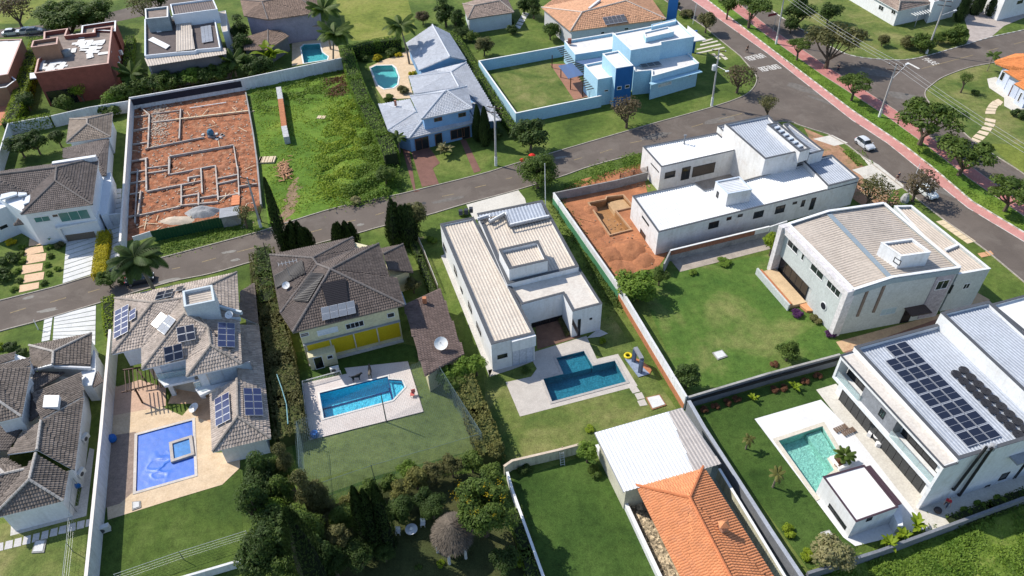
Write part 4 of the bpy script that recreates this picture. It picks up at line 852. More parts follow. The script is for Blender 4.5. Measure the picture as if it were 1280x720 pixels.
tile_roof(r, V, ['abc', 'bedc', 'facd'], ot, orc, cw=.28, ch=.42, amp=.07); walls(r, inset(ccw([V['a'],V['b'],V['e'],V['f']]), 1.5), 0, 4.4, MATS['cream_wall'])
b = MB(); q = G(903,662,5.4); b.box((q.x,q.y,5.5), (.7,.6,1.5), .5); b.o('chimney', M('tan_brick', (.4,.22,.14), .9, .2, 2, 8), r); b = MB(); b.add([(q.x-.5,q.y-.4,6.3),(q.x+.5,q.y-.4,6.3),(q.x+.5,q.y+.4,6.3),(q.x-.5,q.y+.4,6.3),(q.x,q.y,6.8)], [(0,1,4),(1,2,4),(2,3,4),(3,0,4),(3,2,1,0)]); b.o('chimney_cap', ot, r)
# ------------------------------------------------------------ tiled houses
def onplane(P3, px, py, lift=.16):
    n = frame3(P3); r = ray(px, py); o = Vector((0, 0, H)); best = None
    for q in SHELL:
        if len(q) < 3: continue
        m_ = frame3(q); h = m_*lift; dn_ = m_.dot(r)
        if abs(dn_) < 1e-6: continue
        t_ = m_.dot(q[0]+h-o)/dn_; p = o+r*t_
        if t_ > 0 and inside(p, [v+h for v in q]) and (best is None or t_ < best): best = t_
    return o+r*(best if best else n.dot(P3[0]+n*lift-o)/n.dot(r))
def VV(d): return {k: G(*v) for k, v in d.items()}
def solar_px(label, face, a, b, c, nu, nv, m=None, lift=.34, **k):     # a-b along u, b-c along v (pixels)
    A, B, C = (onplane(face, *p, lift=lift) for p in (a, b, c)); return solar(label, A, (B-A)/nu, (C-B)/nv, nu, nv, m=m, **k)
blu = M('blue_solar_cell', (.028, .035, .1), .2, 0, spec=.7)
tk = lambda n, c, isl=.4, v=.22: M(n, sc(c, 1.12), .88, v, .5, 5, isl=isl*.7, dirt=sc(c, .72))
# --- yellow house
r = house('yellow_walled_house', 'two-storey house with dark brown tile roof, pale yellow walls and yellow blinds above the bright pool', (380, 470))
r['label'] = 'two-storey house with dark brown tiles, pale yellow walls and yellow blinds'
e = 6.6
V = VV({'TL': (337,319,e), 'T1': (441,297,e), 'T1b': (445,311,e+.5), 'T2': (473.8,304.8,e), 'FR': (505.8,381.4,e), 'FL': (366,416,e), 'VL': (350.5,391.6,e), 'A1': (391,323,8.6), 'A2': (413,337,9.3), 'v': (397,331,8.4), 'R1': (486.5,346,e), 'R2': (496,347,e)})
bt = tk('dark_brown_tile', (.125, .1, .088)); btr = tk('dark_ridge', (.16, .14, .13), 0)
tile_roof(r, V, [('TL','A1','T1'), ('T1','A1','v','T1b'), ('T1b','v','A2','T2'), ('T2','A2','FR','R2','R1'), ('FL','FR','A2'), ('VL','FL','A2','v'), ('TL','VL','v','A1')], bt, btr, fascia=M('roof_underside', (.2,.17,.14)))
Y = inset(ccw([V[k] for k in ('TL','T1','T2','R1','FR','FL')]), .75); yw = M('pale_yellow_wall', (.6, .55, .36), .85, .06, .5, 4, dirt=(.5,.45,.3)); walls(r, Y, 0, e-.1, yw)
f0 = min(Y, key=lambda p: (p-V['FL']).length); f1 = min(Y, key=lambda p: (p-V['FR']).length)
wf = MATS['white_frame']
winp(r, f0, f1, (376.5,421), (385,415.5), fm=wf, hz=1); winp(r, f0, f1, (398,419.5), (421,408), fm=wf, gm=M('white_blind', (.6,.62,.66), .6), mull=3); winp(r, f0, f1, (433.5,411.5), (453.5,400.5), fm=wf, mull=4, gm=MATS['dark_glass']); winp(r, f0, f1, (485,397), (492,390.5), fm=wf)
yb = M('yellow_blind', (.52, .38, .01), .5, .06, 1, 8)
Lf = (f1-f0); Lf.z = 0; Ln = Lf.length; d = Lf.normalized(); n = Vector((d.y, -d.x, 0)); o0 = Vector((f0.x, f0.y, 0))
for i in range(4):
    b = MB(); a, c = .3+(Ln-.4)*i/4, .3+(Ln-.4)*(i+.97)/4; b.prism([o0+d*a+n*.08, o0+d*c+n*.08, o0+d*c+n*.02, o0+d*a+n*.02], .75, 3.45); b.o('blind', yb, r)
    b = MB(); b.box((*(o0+d*a+n*.1)[:2], 1.75), (.16, .16, 3.5), math.atan2(d.y, d.x)); b.o('post', M('cream_post', (.55,.5,.4)), r)
b = MB(); b.prism([o0+n*.0, o0+d*Ln, o0+d*Ln+n*.3, o0+n*.3], 3.5, 3.62); b.o('awning_rail', midgrey, r)
b = MB(); b.prism([o0, o0+d*Ln, o0+d*Ln+n*.5, o0+n*.5], 0, .1); b.o('plinth', pav, r)
b = MB(); b.prism([o0+d*.2+n*.0, o0+d*3.6, o0+d*3.6+n*1.3, o0+d*.2+n*1.3], 0, 2.3); wl = b.o('utility_room', yw, r); window(r, o0+n*1.3, o0+d*5+n*1.3, .8, 1.8, .05, 2.05, fm=wf, gm=MATS['dark_glass'], name='door'); window(r, o0+n*1.3, o0+d*5+n*1.3, 2.5, 3.1, 1.3, 1.8, fm=wf)
b = MB(); b.prism([o0+d*Ln-n*1.0, o0+d*(Ln+1.3)-n*1.0, o0+d*(Ln+1.3)-n*3.6, o0+d*Ln-n*3.6], 5.0, 5.1); b.o('glass_awning', M('awning_glass', (.3,.33,.36), .2, .05), r)
G2 = VV({'a': (479,318,4.6), 'b': (504,305.6,3.4), 'c': (516.7,340.8,3.4), 'd': (485,337,4.6), 'h': (470,312,3.4)})
tile_roof(r, G2, [('h','a','b'), ('a','d','c','b')], bt, btr); walls(r, inset(ccw([G(478,330,3.3), G(503,308,3.3), G(515,340,3.3), G(486,350,3.3)]), .4), 0, 3.25, yw)
fw1 = [V['TL'], V['VL'], V['v'], V['A1']]; fw2 = [V['VL'], V['FL'], V['A2'], V['v']]; fs = [V['FL'], V['FR'], V['A2']]
mt = M('black_heating_mat', (.015,.013,.017), .5, .1, 2, 8)
def mat_px(label, face, pts, m, cat='pool heating mat', group=None, h=.05, lift=.24, name='heating_mat'):
    P = [onplane(face, x, y, lift) for x, y in pts]; root = thing(name, label, cat, P[0], group); n = frame3(P); b = MB()
    P = P if (P[1]-P[0]).cross(P[2]-P[0]).z > 0 else P[::-1]; k = len(P)
    b.add([q+n*h for q in P]+P, [tuple(range(k))]+[(i, i+k, (i+1) % k+k, (i+1) % k) for i in range(k)]); ribs(b, [q+n*h for q in P], P[1]-P[0], .25, .1, .03); b.o('mat', m, root); return root
Z3 = lambda *a: [(330+a[i]/6.4, 290+a[i+1]/6.4) for i in range(0, len(a), 2)]
mat_px('black pool heating mat nearest the left edge of the dark brown roof', fw1, Z3(82,350,305,225,330,330,95,450), mt)
mat_px('black pool heating mat between the two hips of the dark brown roof', fw2, Z3(380,325,485,335,350,560,230,545), mt)
mat_px('black pool heating mat on the front slope above the grey panels', fs, Z3(455,415,655,375,675,560,505,595), mt)
solar_px('grey glass solar water panels on the front slope of the dark brown roof', fs, Z3(452,608)[0], Z3(722,548)[0], Z3(738,650)[0], 4, 2, m=M('grey_collector', (.17,.19,.22), .3, .1), lines=1)
def dish(label, c, R_, m, tilt=(0, -.5, .8), face=None):
    root = thing('satellite_dish', label, 'satellite dish', c); b = MB(); prof = [(.02, .0), (R_*.5, R_*.08), (R_*.8, R_*.2), (R_, R_*.32), (R_*.99, R_*.34), (R_*.78, R_*.23), (R_*.48, R_*.11), (.02, .03)]
    b.lathe((0, 0, 0), prof, 20); me = b.mesh('dish', m, smooth=False); o = link(bpy.data.objects.new('dish', me), root); o.rotation_euler = Vector(tilt).to_track_quat('Z', 'Y').to_euler(); o.location = (0, 0, R_*.7)
    b = MB(); b.tube(c, c+Vector((0, 0, R_*.75)), .04); b.o('mast', midgrey, root)
    b = MB(); q = c+Vector((0, 0, R_*.7)); t_ = Vector(tilt).normalized(); b.tube(q, q+t_*R_*.9, .02); b.box(q+t_*R_*.9, (.1, .1, .1)); b.o('feed_horn', midgrey, root)
dish('small white dish on the left slope of the dark brown roof', onplane(fw1, 358.5, 359.5), .5, white)
q = onplane(fw1, 362,345); root = thing('tv_antenna', 'thin metal television antenna lying over the left black heating mat', 'antenna', q); b = MB(); b.tube(q, q+Vector((0,0,2)), .03); b.tube(q+Vector((-1,0,2)), q+Vector((1.2,.7,2)), .03)
for k in range(6): c = lerp(q+Vector((-1,0,2)), q+Vector((1.2,.7,2)), k/5); b.tube(c+Vector((-.15,.4,0)), c-Vector((-.15,.4,0)), .02)
b.o('antenna_rods', M('aluminium', (.6,.6,.6), .4, 0, metal=.6), root)
# annex
r = house('tiled_annex', 'low long annex with one dark brown tiled slope carrying a big dish', (531,480)); r['category'] = 'annex'
V = VV({'a': (504.5,381,4.1), 'b': (550,360,3.2), 'c': (580,442.5,3.0), 'd': (531,470,3.9)})
tile_roof(r, V, [('a','b','c','d')], tk('annex_tile', (.16, .115, .1)), btr); walls(r, inset(ccw(list(V.values())), .45), 0, 2.9, yw)
q = onplane([V['a'],V['b'],V['c']], 531,378); b = MB(); b.box((q.x,q.y,q.z+.2), (.5,.5,1.3)); b.o('chimney', M('orange_clay', (.45,.18,.09)), r)
dish('large white dish standing on the long annex roof', onplane([V['a'],V['b'],V['c']], 552, 434), .85, M('dish_white', (.7,.7,.68), .6, .03))
# --- left solar house
r = house('solar_roofed_house', 'house with pale brown tiled hips covered with blue solar arrays beside the covered pool', (214, 500))
Z1 = lambda x, y, z: (130+x/5.805, 330+y/5.805, z); Z2 = lambda x, y, z: (130+x/5.805, 454+y/5.805, z); e = 6.3
V = VV({'NW': Z1(80,250,e), 'NE': Z1(965,62,e), 'SW': Z1(60,655,e), 'a1': Z1(355,283,7.9), 'tw': Z1(575,250,8.35), 'v1': Z1(275,607,e), 'a2': Z1(587,360,8.6), 'SWb': Z2(277,48,e), 'c': Z1(757,466,8.0), 'v2': Z1(600,690,e), 'a3': Z1(775,592,7.9), 'F1': Z2(600,102,e), 'F2': Z2(1000,8,e)})
lt = tk('pale_brown_tile', (.43, .36, .305), .4); ltr = tk('pale_ridge', (.3,.26,.225), 0)
tile_roof(r, V, [('NW','SW','a1'), ('NW','a1','tw','NE'), ('SW','v1','tw','a1'), ('v1','SWb','a2','tw'), ('SWb','v2','c','a2'), ('v2','F1','a3','c'), ('F1','F2','a3'), ('NE','tw','a2','c','a3','F2')], lt, ltr, fascia=white, cw=.32, ch=.42)
O = ccw([V[k] for k in ('NW','SW','v1','SWb','v2','F1','F2','NE')]); walls(r, inset(O, .9), 3.0, e-.08, white, 'upper_wall'); walls(r, inset(ccw([V[k] for k in ('NW','SW','SWb','F1','F2','NE')]), 2.6), 0, 3.0, M('shaded_cream_wall', (.45,.4,.33)), 'ground_floor_wall')  # ground-floor cream darkened, shade of the storey above put into the colour
b = MB(); b.prism(W([Z2(395,125,0)[:2], Z2(655,85,0)[:2], Z2(660,125,0)[:2], Z2(440,170,0)[:2]], 3.1), 2.9, 3.25); b.prism(W([Z2(660,190,0)[:2], Z2(975,65,0)[:2], Z2(978,110,0)[:2], Z2(700,240,0)[:2]], 3.1), 2.9, 3.26); b.o('balcony_slab', white, r)
for p, q in ((Z2(395,120,0), Z2(645,82,0)), (Z2(665,185,0), Z2(940,90,0))):
    P = W([p[:2], q[:2]], 3.3); b = MB(); b.beam(P[0], P[1], .04, .95); b.o('balcony_glass', clear, r); b = MB(); b.beam(P[0], P[1], .06, .05, .96); b.o('balcony_rail', MATS['steel'], r)
for p in ((Z2(490,255,0)), (Z2(705,275,0)), (Z1(160,655,0))): q = G(p[0], p[1]); b = MB(); b.box((q.x+.2,q.y+.6,1.5), (.5,.5,3.0), .3); b.o('column', white, r)
f0, f1 = [min(inset(O,.9), key=lambda p: (p-V[k]).length) for k in ('F1','F2')]
window(r, f0, f1, 1, 6, 3.3, 5.5, fm=MATS['steel'], gm=M('pale_curtain_glass', (.4,.45,.5), .15, .05), mull=3); 
f0, f1 = [min(inset(O,.9), key=lambda p: (p-V[k]).length) for k in ('SWb','v2')]
window(r, f0, f1, .8, 4.2, 3.3, 5.5, fm=MATS['steel'], gm=MATS['pale_curtain_glass'], mull=3)
T = ccw(W([Z1(568,195,0)[:2], Z1(785,150,0)[:2], Z1(803,265,0)[:2], Z1(580,310,0)[:2]], 10.2)); block(r, T, 10.2, z0=7, wm=M('pale_blue_grey_wall', (.5,.55,.58), .8, .08), rm=beigeroof, par=.5, th=.25, rd=0, pitch=.45)
b = MB(); q = T[0]; P = W([Z1(800,265,0)[:2], Z1(985,315,0)[:2]], 8.2); b.beam(P[0], P[1], .3, .5, -1.2); P = W([Z1(800,360,0)[:2], Z1(975,362,0)[:2]], 7.4); b.beam(P[0], P[1], .3, .5, -1.2); b.o('parapet_arm', MATS['pale_blue_grey_wall'], r)
L = VV({'A': Z2(770,225,3.3), 'B': Z2(788,645,3.3), 'C': Z2(1210,545,3.3), 'a': Z2(970,390,5.0), 'b': Z2(965,110,5.0), 'D': Z1(1122,445,3.3), 'g': Z1(990,440,4.7)})
tile_roof(r, L, [('A','B','a','b'), ('B','C','a'), ('C','D','g','b','a')], lt, ltr, fascia=white, cw=.32, ch=.42)
L2 = VV({'p': Z1(985,200,4.4), 'q': Z1(1090,135,3.3), 's': Z1(1120,438,3.3), 'u': Z1(985,380,4.7)})
tile_roof(r, L2, [('p','u','s','q')], tk('shaded_brown_tile', (.25,.2,.17)), ltr, fascia=white)  # darker copy of the pale roof tile, shade put into the colour
walls(r, inset(ccw([L['A'], L['B'], L['C'], L['D'], L['g']]), .7), 0, 3.2, white); walls(r, inset(ccw(list(L2.values())), .4), 0, 3.15, white)
FV = lambda *k: [V[i] for i in k]
zz = lambda f, *a: [f(a[i], a[i+1], 0)[:2] for i in range(0, len(a), 2)]
SP = [('tall blue array of ten cells nearest the left corner of the pale tiled roof', FV('NW','SW','a1'), zz(Z1,70,545, 175,490, 180,290), 2, 5, blu),
 ('narrow blue array right beside the tall one on the left slope', FV('NW','SW','a1'), zz(Z1,182,418, 230,388, 232,316), 1, 2, blu),
 ('dark array along the street-side slope left of the roof tower', FV('NW','a1','tw'), zz(Z1,365,265, 490,235, 510,178), 2, 2, pv),
 ('small dark array at the street end of the slope next to the tower', FV('NW','a1','tw'), zz(Z1,515,200, 570,188, 585,155), 1, 1, pv),
 ('grey water collector on the left valley slope', FV('SW','v1','tw'), zz(Z1,340,435, 385,468, 460,380), 1, 2, M('grey_collector', (.17,.19,.22))),
 ('pale ribbed water collector just right of the grey one', FV('v1','SWb','a2'), zz(Z1,385,475, 440,515, 525,405), 2, 2, M('pale_collector', (.24,.26,.3), .55)),
 ('square blue array upper right on the middle front slope', FV('SWb','v2','a2'), zz(Z1,537,572, 668,545, 652,435), 2, 2, pv),
 ('square blue array lower left on the middle front slope above the balcony', FV('SWb','v2','a2'), zz(Z1,443,718, 578,682, 565,572), 2, 2, pv),
 ('blue array of eight cells on the right slope below the tower', FV('NE','a2','F2'), zz(Z1,822,600, 952,605, 950,430), 2, 4, blu),
 ('blue array on the low roof slope facing the covered pool', [L[k] for k in 'ABa'], zz(Z2,810,462, 920,405, 908,205), 2, 4, blu),
 ('blue array on the low roof slope facing the green hedge', [L[k] for k in 'CDa'], zz(Z2,1022,380, 1158,380, 1140,182), 2, 4, blu)]
for lab, f, p, nu, nv, m in SP: solar_px(lab, f, p[0], p[1], p[2], nu, nv, m=m, lines=1)
dish('white dish on the roof arm right of the small roof tower', G(*Z1(915,385,7.6)), .5, white); dish('round white dish on a post at the corner of the covered pool', G(*Z2(665,345,0.0)), .65, MATS['dish_white'], tilt=(-.3,-.2,.9))
rp = thing('pergola', 'dark wooden pergola of thin beams over the terrace beside the covered pool', 'pergola', G(180,500))
for i in range(9): b = MB(); a, c = lerp(G(156,464,2.8), G(196,458,2.8), i/8), lerp(G(158,491,2.8), G(200,485,2.8), i/8); b.beam(a, c, .08, .12); b.o('beam', wood, rp)
for p, q in (((154,463),(176,460)), ((152,491),(193,481)), ((170,460),(184,479)), ((196,458),(202,485))): b = MB(); P = W([p, q], 2.62); b.beam(P[0], P[1], .14, .16); b.o('bearer', wood, rp)
for p in ((177,507),(214,497)): q = G(*p); b = MB(); b.box((q.x,q.y+.4,1.3), (.16,.16,2.6)); b.o('post', wood, rp)
# --- bottom-left tiled house
r = house('tiled_family_house', 'sprawling white house with mottled grey-brown tile roofs in the bottom left corner', (85, 640))
Z4 = lambda x, y, z: (x/5.143, 400+y/5.143, z); Z5 = lambda x, y, z: (x/5.143, 530+y/5.143, z); gt = tk('mottled_grey_tile', (.2,.165,.14), .55); gtr = tk('mottled_ridge', (.38,.35,.32), 0)
V = VV({'a': Z4(190,165,3.2), 'b': Z4(590,85,3.2), 'c': Z4(578,290,3.2), 'd': Z4(340,285,4.5), 'p': Z4(345,205,4.5), 'f': Z4(205,318,3.2)})
tile_roof(r, V, [('a','p','b'), ('a','f','d','p'), ('b','p','d','c')], gt, gtr); walls(r, inset(ccw([V[k] for k in 'abcf']), .35), 0, 3.15)
b = MB(); b.beam(V['f']+Vector((0,0,0)), V['d']+Vector((0,0,0)), .25, .35, -.3); b.beam(V['d'], G(*Z4(578,296,3.5)), .25, .35, -.6); b.o('parapet', white, r); walls(r, ccw(W([Z4(520,330,0)[:2], Z4(582,300,0)[:2], Z4(600,190,0)[:2], Z4(612,200,0)[:2], Z4(615,330,0)[:2], Z4(590,420,0)[:2], Z4(530,425,0)[:2]], 2.8)), 0, 2.8)
V = VV({'n1': Z4(-60,310,7.4), 'n2': Z4(200,302,6.0), 's': Z4(140,622,6.0), 'ap': Z4(-55,490,7.4), 'w': Z4(-60,670,6.0)})
tile_roof(r, V, [('n1','ap','s','n2'), ('ap','w','s')], gt, gtr, fascia=white); walls(r, inset(ccw([V['n1'], V['n2'], V['s'], V['w']]), .5), 0, 5.95)
V = VV({'a': Z4(-60,300,6.6), 'b': Z4(190,240,5.2), 'c': Z4(196,296,5.6), 'd': Z4(-60,370,7.0)}); tile_roof(r, V, [('a','d','c','b')], gt, gtr, fascia=white)
V = VV({'a': Z4(-60,240,6.0), 'b': Z4(95,205,4.8), 'c': Z4(92,255,5.2), 'd': Z4(-60,305,6.4)}); tile_roof(r, V, [('a','d','c','b')], gt, gtr, fascia=white); walls(r, ccw(W([Z4(-60,260,0)[:2], Z4(90,215,0)[:2], Z4(185,250,0)[:2], Z4(190,300,0)[:2], Z4(-60,400,0)[:2]], 4.6)), 0, 4.6)
V = VV({'R': Z4(265,648,5.4), 'NE': Z4(540,495,3.6), 'E1': Z5(480,300,3.6), 'P': Z5(240,168,5.4), 'W1': Z5(50,195,4.0), 'W0': Z4(150,720,4.2)})
tile_roof(r, V, [('R','P','E1','NE'), ('R','W0','W1','P')], gt, gtr, fascia=white)
V = VV({'P': Z5(232,190,5.2), 'E2': Z5(437,312,3.3), 'E3': Z5(408,495,3.3), 'Q': Z5(190,360,5.2), 'S': Z5(-60,612,3.3), 'W2': Z5(-60,560,3.4), 'W1': Z5(160,290,4.9)})
tile_roof(r, V, [('P','Q','E3','E2'), ('Q','S','E3'), ('P','W1','W2','S','Q')], gt, gtr, fascia=white)
V = VV({'a': Z5(-60,230,3.6), 'b': Z5(50,225,3.4), 'c': Z5(165,292,4.6), 'd': Z5(-60,560,3.4), 'e': Z5(-60,340,4.6), 'm': Z5(30,322,4.4)}); tile_roof(r, V, [('a','m','c','b'), ('a','e','m'), ('m','e','d','c')], gt, gtr, fascia=white)
V = VV({'R': Z4(262,640,5.2), 'NE': Z4(538,490,3.6), 'N': Z4(520,335,3.4), 'N2': Z4(205,470,4.9)}); tile_roof(r, V, [('R','N2','N','NE')], gt, gtr, fascia=white)
V = VV({'a': Z4(205,335,3.0), 'b': Z4(415,338,3.0), 'c': Z4(210,470,4.3), 'd': Z4(195,650,3.6), 'e': Z4(250,610,4.4)}); tile_roof(r, V, [('a','c','b'), ('a','d','e','c')], tk('shaded_grey_tile', (.13,.11,.1)), gtr)  # darker copy of the mottled tile with shade painted into it
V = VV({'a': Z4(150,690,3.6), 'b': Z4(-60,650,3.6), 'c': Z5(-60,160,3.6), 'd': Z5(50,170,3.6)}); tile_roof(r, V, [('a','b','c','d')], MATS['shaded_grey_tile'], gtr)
A = inset(ccw(W([Z4(205,330,0)[:2], Z4(520,345,0)[:2], Z4(540,495,0)[:2], Z5(480,300,0)[:2], Z5(440,312,0)[:2], Z5(408,495,0)[:2], Z5(-20,605,0)[:2], Z5(-60,560,0)[:2], Z4(-60,640,0)[:2], Z4(200,480,0)[:2]], 3.4)), .45); b = MB(); b.prism(A, 0, 3.2, cap=False); b.o('wall', white, r)
b = MB(); q = W([Z4(285,485,0)[:2], Z4(382,485,0)[:2], Z4(372,560,0)[:2], Z4(275,562,0)[:2]], 5.1); b.prism(q, 4.6, 5.15); b.o('roof_hatch', M('white_metal', (.7,.7,.69)), r)
for i, p in enumerate((Z5(555,100,1.2), Z5(530,325,1.2))): acunit(('upper','lower')[i]+' of two air conditioners on the side wall of the bottom left house', G(*p), 1.4, 1.2)
b = MB(); q = G(*Z4(600,380,2.4)); 
rp = thing('pergola', 'little slatted wooden pergola between the bottom left house and the white wall', 'pergola', G(*Z4(610,400,0)))
for i in range(7): a, c = lerp(G(*Z4(555,350,2.5)), G(*Z4(630,335,2.5)), i/6), lerp(G(*Z4(605,435,2.5)), G(*Z4(665,400,2.5)), i/6); b = MB(); b.beam(a, c, .12, .14); b.o('slat', wood, rp)
# --- white house upper left
r = house('white_tiled_house', 'white two-storey house with grey-brown tile roof, green glass balcony and strip driveway', (60,303))
Za = lambda x, y, z: (x/5.5375, 130+y/5.5375, z); Zb = lambda x, y, z: (x/5.539, 250+y/5.539, z); wt = tk('grey_brown_tile', (.17,.14,.125), .45)
e = 6.3
V = VV({'NE': Za(683,372,e), 'SE': Zb(640,35,e), 'SW': Zb(145,103,e), 'p': Za(383,535,8.1), 'q': Za(393,442,8.3), 'L': Za(-80,500,8.3), 'N': Za(-80,478,7.2), 'v': Za(210,615,6.9), 'LS': Za(-80,640,e), 'v2': Za(190,600,6.9)})
tile_roof(r, V, [('NE','q','p','SE'), ('SW','SE','p'), ('SW','p','q','v'), ('v','q','L','LS'), ('NE','N','L','q')], wt, btr, fascia=white)
Y = inset(ccw([V[k] for k in ('NE','SE','SW','LS','N')]), .6); walls(r, Y, 0, e-.1, M('cool_white_wall', (.66,.69,.73), .8, .05))
b = MB(); P = W([Za(360,405,0)[:2], Za(662,358,0)[:2]], 7.5); b.beam(P[0], P[1], .7, .8, -.8); b.o('white_gutter_box', white, r)
b = MB(); b.prism(W([Zb(385,200,0)[:2], Zb(672,145,0)[:2], Zb(690,80,0)[:2], Zb(385,120,0)[:2]], 3.1), 2.9, 3.2); b.o('carport_roof', white, r)
f0, f1 = [min(Y, key=lambda p: (p-V[k]).length) for k in ('SW','SE')]
gg = M('green_tinted', (.08,.2,.18), .15, .05)
winp(r, f0, f1, Zb(250,155,0)[:2], Zb(335,110,0)[:2], fm=wf, gm=gg, mull=2); winp(r, f0, f1, Zb(368,118,0)[:2], Zb(396,98,0)[:2], fm=wf)
winp(r, f0, f1, Zb(430,150,0)[:2], Zb(600,65,0)[:2], fm=wf, gm=gg, mull=3)
winp(r, f0, f1, Zb(470,290,0)[:2], Zb(650,215,0)[:2], fm=white, gm=M('garage_shade', (.16,.13,.1), .9), name='carport_opening')  # dark panel stands in for the shade inside the carport
P = W([Zb(465,150,0)[:2], Zb(640,118,0)[:2]], 3.3); b = MB(); b.beam(P[0], P[1], .05, .95); b.o('balcony_glass', clearmat('green_railing_glass', (.5,.85,.78), .3, (.3,.6,.55)), r)
for p in (Zb(700,215,0), Zb(455,300,0), Zb(215,262,0)): q = G(*p[:2]); b = MB(); b.box((q.x, q.y+.3, 1.5), (.45,.6,3), .1); b.o('column', white, r)
V = VV({'a': Zb(95,175,3.1), 'b': Zb(225,155,3.1), 'c': Zb(200,95,4.2), 'd': Zb(140,95,4.2)}); tile_roof(r, V, [('a','b','c','d')], wt, btr)
b = MB(); b.prism(ccw(W([Zb(-60,290,0)[:2], Zb(0,295,0)[:2], Zb(150,230,0)[:2], Zb(110,150,0)[:2], Zb(-60,150,0)[:2]], 0)), 0, 5.2); w_ = b.o('left_wing_wall', MATS['cool_white_wall'], r)
winp(r, G(*Zb(0,295,0)), G(*Zb(150,230,0)), Zb(5,208,0)[:2], Zb(45,165,0)[:2], fm=wf)
for i, q in enumerate((((5,665),(120,630),(120,605),(10,630)), ((128,640),(188,630),(185,592),(130,605)), ((165,700),(205,685),(218,628),(180,650)))): mb = MB(); mb.prism(W([Za(x, y, 0)[:2] for x, y in q], 6.8), 6.7, 6.95); mb.o('skylight', M('skylight_white', (.62,.66,.7), .3, .05), r)
V = VV({'a': Za(485,105,3.5), 'b': Za(780,65,3.5), 'c': Za(765,230,3.5), 'd': Za(460,270,3.5), 'p': Za(605,108,4.9), 'q': Za(605,140,4.9)})
tile_roof(r, V, [('a','p','b'), ('b','p','q','c'), ('d','c','q'), ('a','d','q','p')], tk('pavilion_tile', (.3,.24,.19)), ltr, fascia=white); walls(r, inset(ccw([V[k] for k in 'abcd']), .5), 0, 3.4, MATS['cool_white_wall'])
V = VV({'a': Za(440,308,3.2), 'b': Za(755,240,3.2), 'c': Za(735,495,3.2), 'd': Za(690,500,3.3), 'e': Za(680,380,3.6), 'f': Za(435,375,3.3)}); tile_roof(r, V, [('a','f','e','d','c','b')], wt, btr); walls(r, inset(ccw(list(V.values())), .35), 0, 3.05, MATS['cool_white_wall'])
walls(r, ccw(W([Za(690,500,0)[:2], Za(765,470,0)[:2], Za(770,560,0)[:2], Zb(740,95,0)[:2], Zb(700,110,0)[:2], Zb(650,20,0)[:2]], 2.6)), 0, 2.6, MATS['cool_white_wall'], 'side_wall')
# --- pale blue-grey roofed house
r = house('blue_grey_roofed_house', 'house with pale blue-grey tiled roofs and blue walls beside the oval pool', (520,180))
T1 = lambda x, y, z: (320+x/4, y/4, z); pt_ = M('pale_blue_tile', (.5,.52,.56), .7, .1, .4, 5, isl=.16, dirt=(.4,.41,.44)); ptr = M('pale_blue_ridge', (.5,.52,.56), .7, .05); bw = M('blue_wall', (.2,.36,.58), .8, .08)
V = VV({'a': T1(750,215,3.4), 'b': T1(882,125,5.6), 'c': T1(970,285,5.6), 'd': T1(815,352,3.4), 'e': T1(965,165,3.4), 'f': T1(1052,302,3.4)}); tile_roof(r, V, [('a','d','c','b'), ('b','c','f','e')], pt_, ptr); walls(r, inset(ccw([V[k] for k in 'adfe']), .5), 0, 3.3, bw)
b = MB(); b.add([V['d'], V['c'], V['f'], V['d']-Vector((0,0,.2)), V['f']-Vector((0,0,.2))], [(3,4,2,1,0)]); b.o('gable', bw, r)
V = VV({'a': T1(765,385,3.3), 'b': T1(890,352,4.6), 'c': T1(975,362,4.9), 'd': T1(1015,437,4.9), 'e': T1(790,470,3.6), 'f': T1(1052,312,4.6), 'g': T1(1225,602,3.3), 'h': T1(1090,490,4.9)}); tile_roof(r, V, [('a','e','d','c'), ('a','c','f','b'), ('c','d','h','g','f')], pt_, ptr); walls(r, inset(ccw([V[k] for k in 'aegf']), .6), 0, 3.2, bw)
V = VV({'a': T1(612,522,3.3), 'b': T1(770,495,3.9), 'c': T1(802,560,4.4), 'd': T1(725,648,3.3), 'e': T1(660,652,3.3), 'f': T1(765,693,3.1), 'g': T1(1100,612,3.1), 'h': T1(1070,560,4.3), 'i': T1(840,595,4.5)}); tile_roof(r, V, [('a','e','c','b'), ('e','f','i','c'), ('f','g','h','i')], pt_, ptr); walls(r, inset(ccw([V[k] for k in 'aefgh']), .6), 0, 3.0, bw)
P_ = [G(*V['f'].xy, 0) if 0 else Vector((V[k].x, V[k].y, 0)) for k in 'fg']; d = (P_[1]-P_[0]).normalized(); n = Vector((-d.y, d.x, 0))*.55; L_ = (P_[1]-P_[0]).length
for s0, s1, z0, mu in ((1.2,3.6,.05,2),(5,6.2,.05,1),(8,10.5,.6,2),(L_-2.6,L_-1.2,.05,1)): window(r, P_[0]+n, P_[1]+n, s0, s1, z0, 2.3, mull=mu, fm=M('wood_frame', (.2,.1,.06)), proud=.12)  # added dark panes stand in for deep shade under the eave
b = MB(); b.prism(ccw(W([T1(1100,612,0)[:2], T1(1225,602,0)[:2], T1(1140,500,0)[:2], T1(1060,520,0)[:2]], 3.2)), 3.1, 3.25); b.o('roof_corner', pt_, r)
V = VV({'a': T1(770,482,6.0), 'b': T1(1055,433,6.0), 'c': T1(1082,542,6.0), 'd': T1(828,597,6.0), 'p': T1(955,455,7.4), 'q': T1(940,462,7.4)}); tile_roof(r, V, [('a','q','p','b'), ('b','p','c'), ('d','c','p','q'), ('a','d','q')], pt_, ptr); Y = inset(ccw([V[k] for k in 'abcd']), .5); walls(r, Y, 3, 5.9, bw)
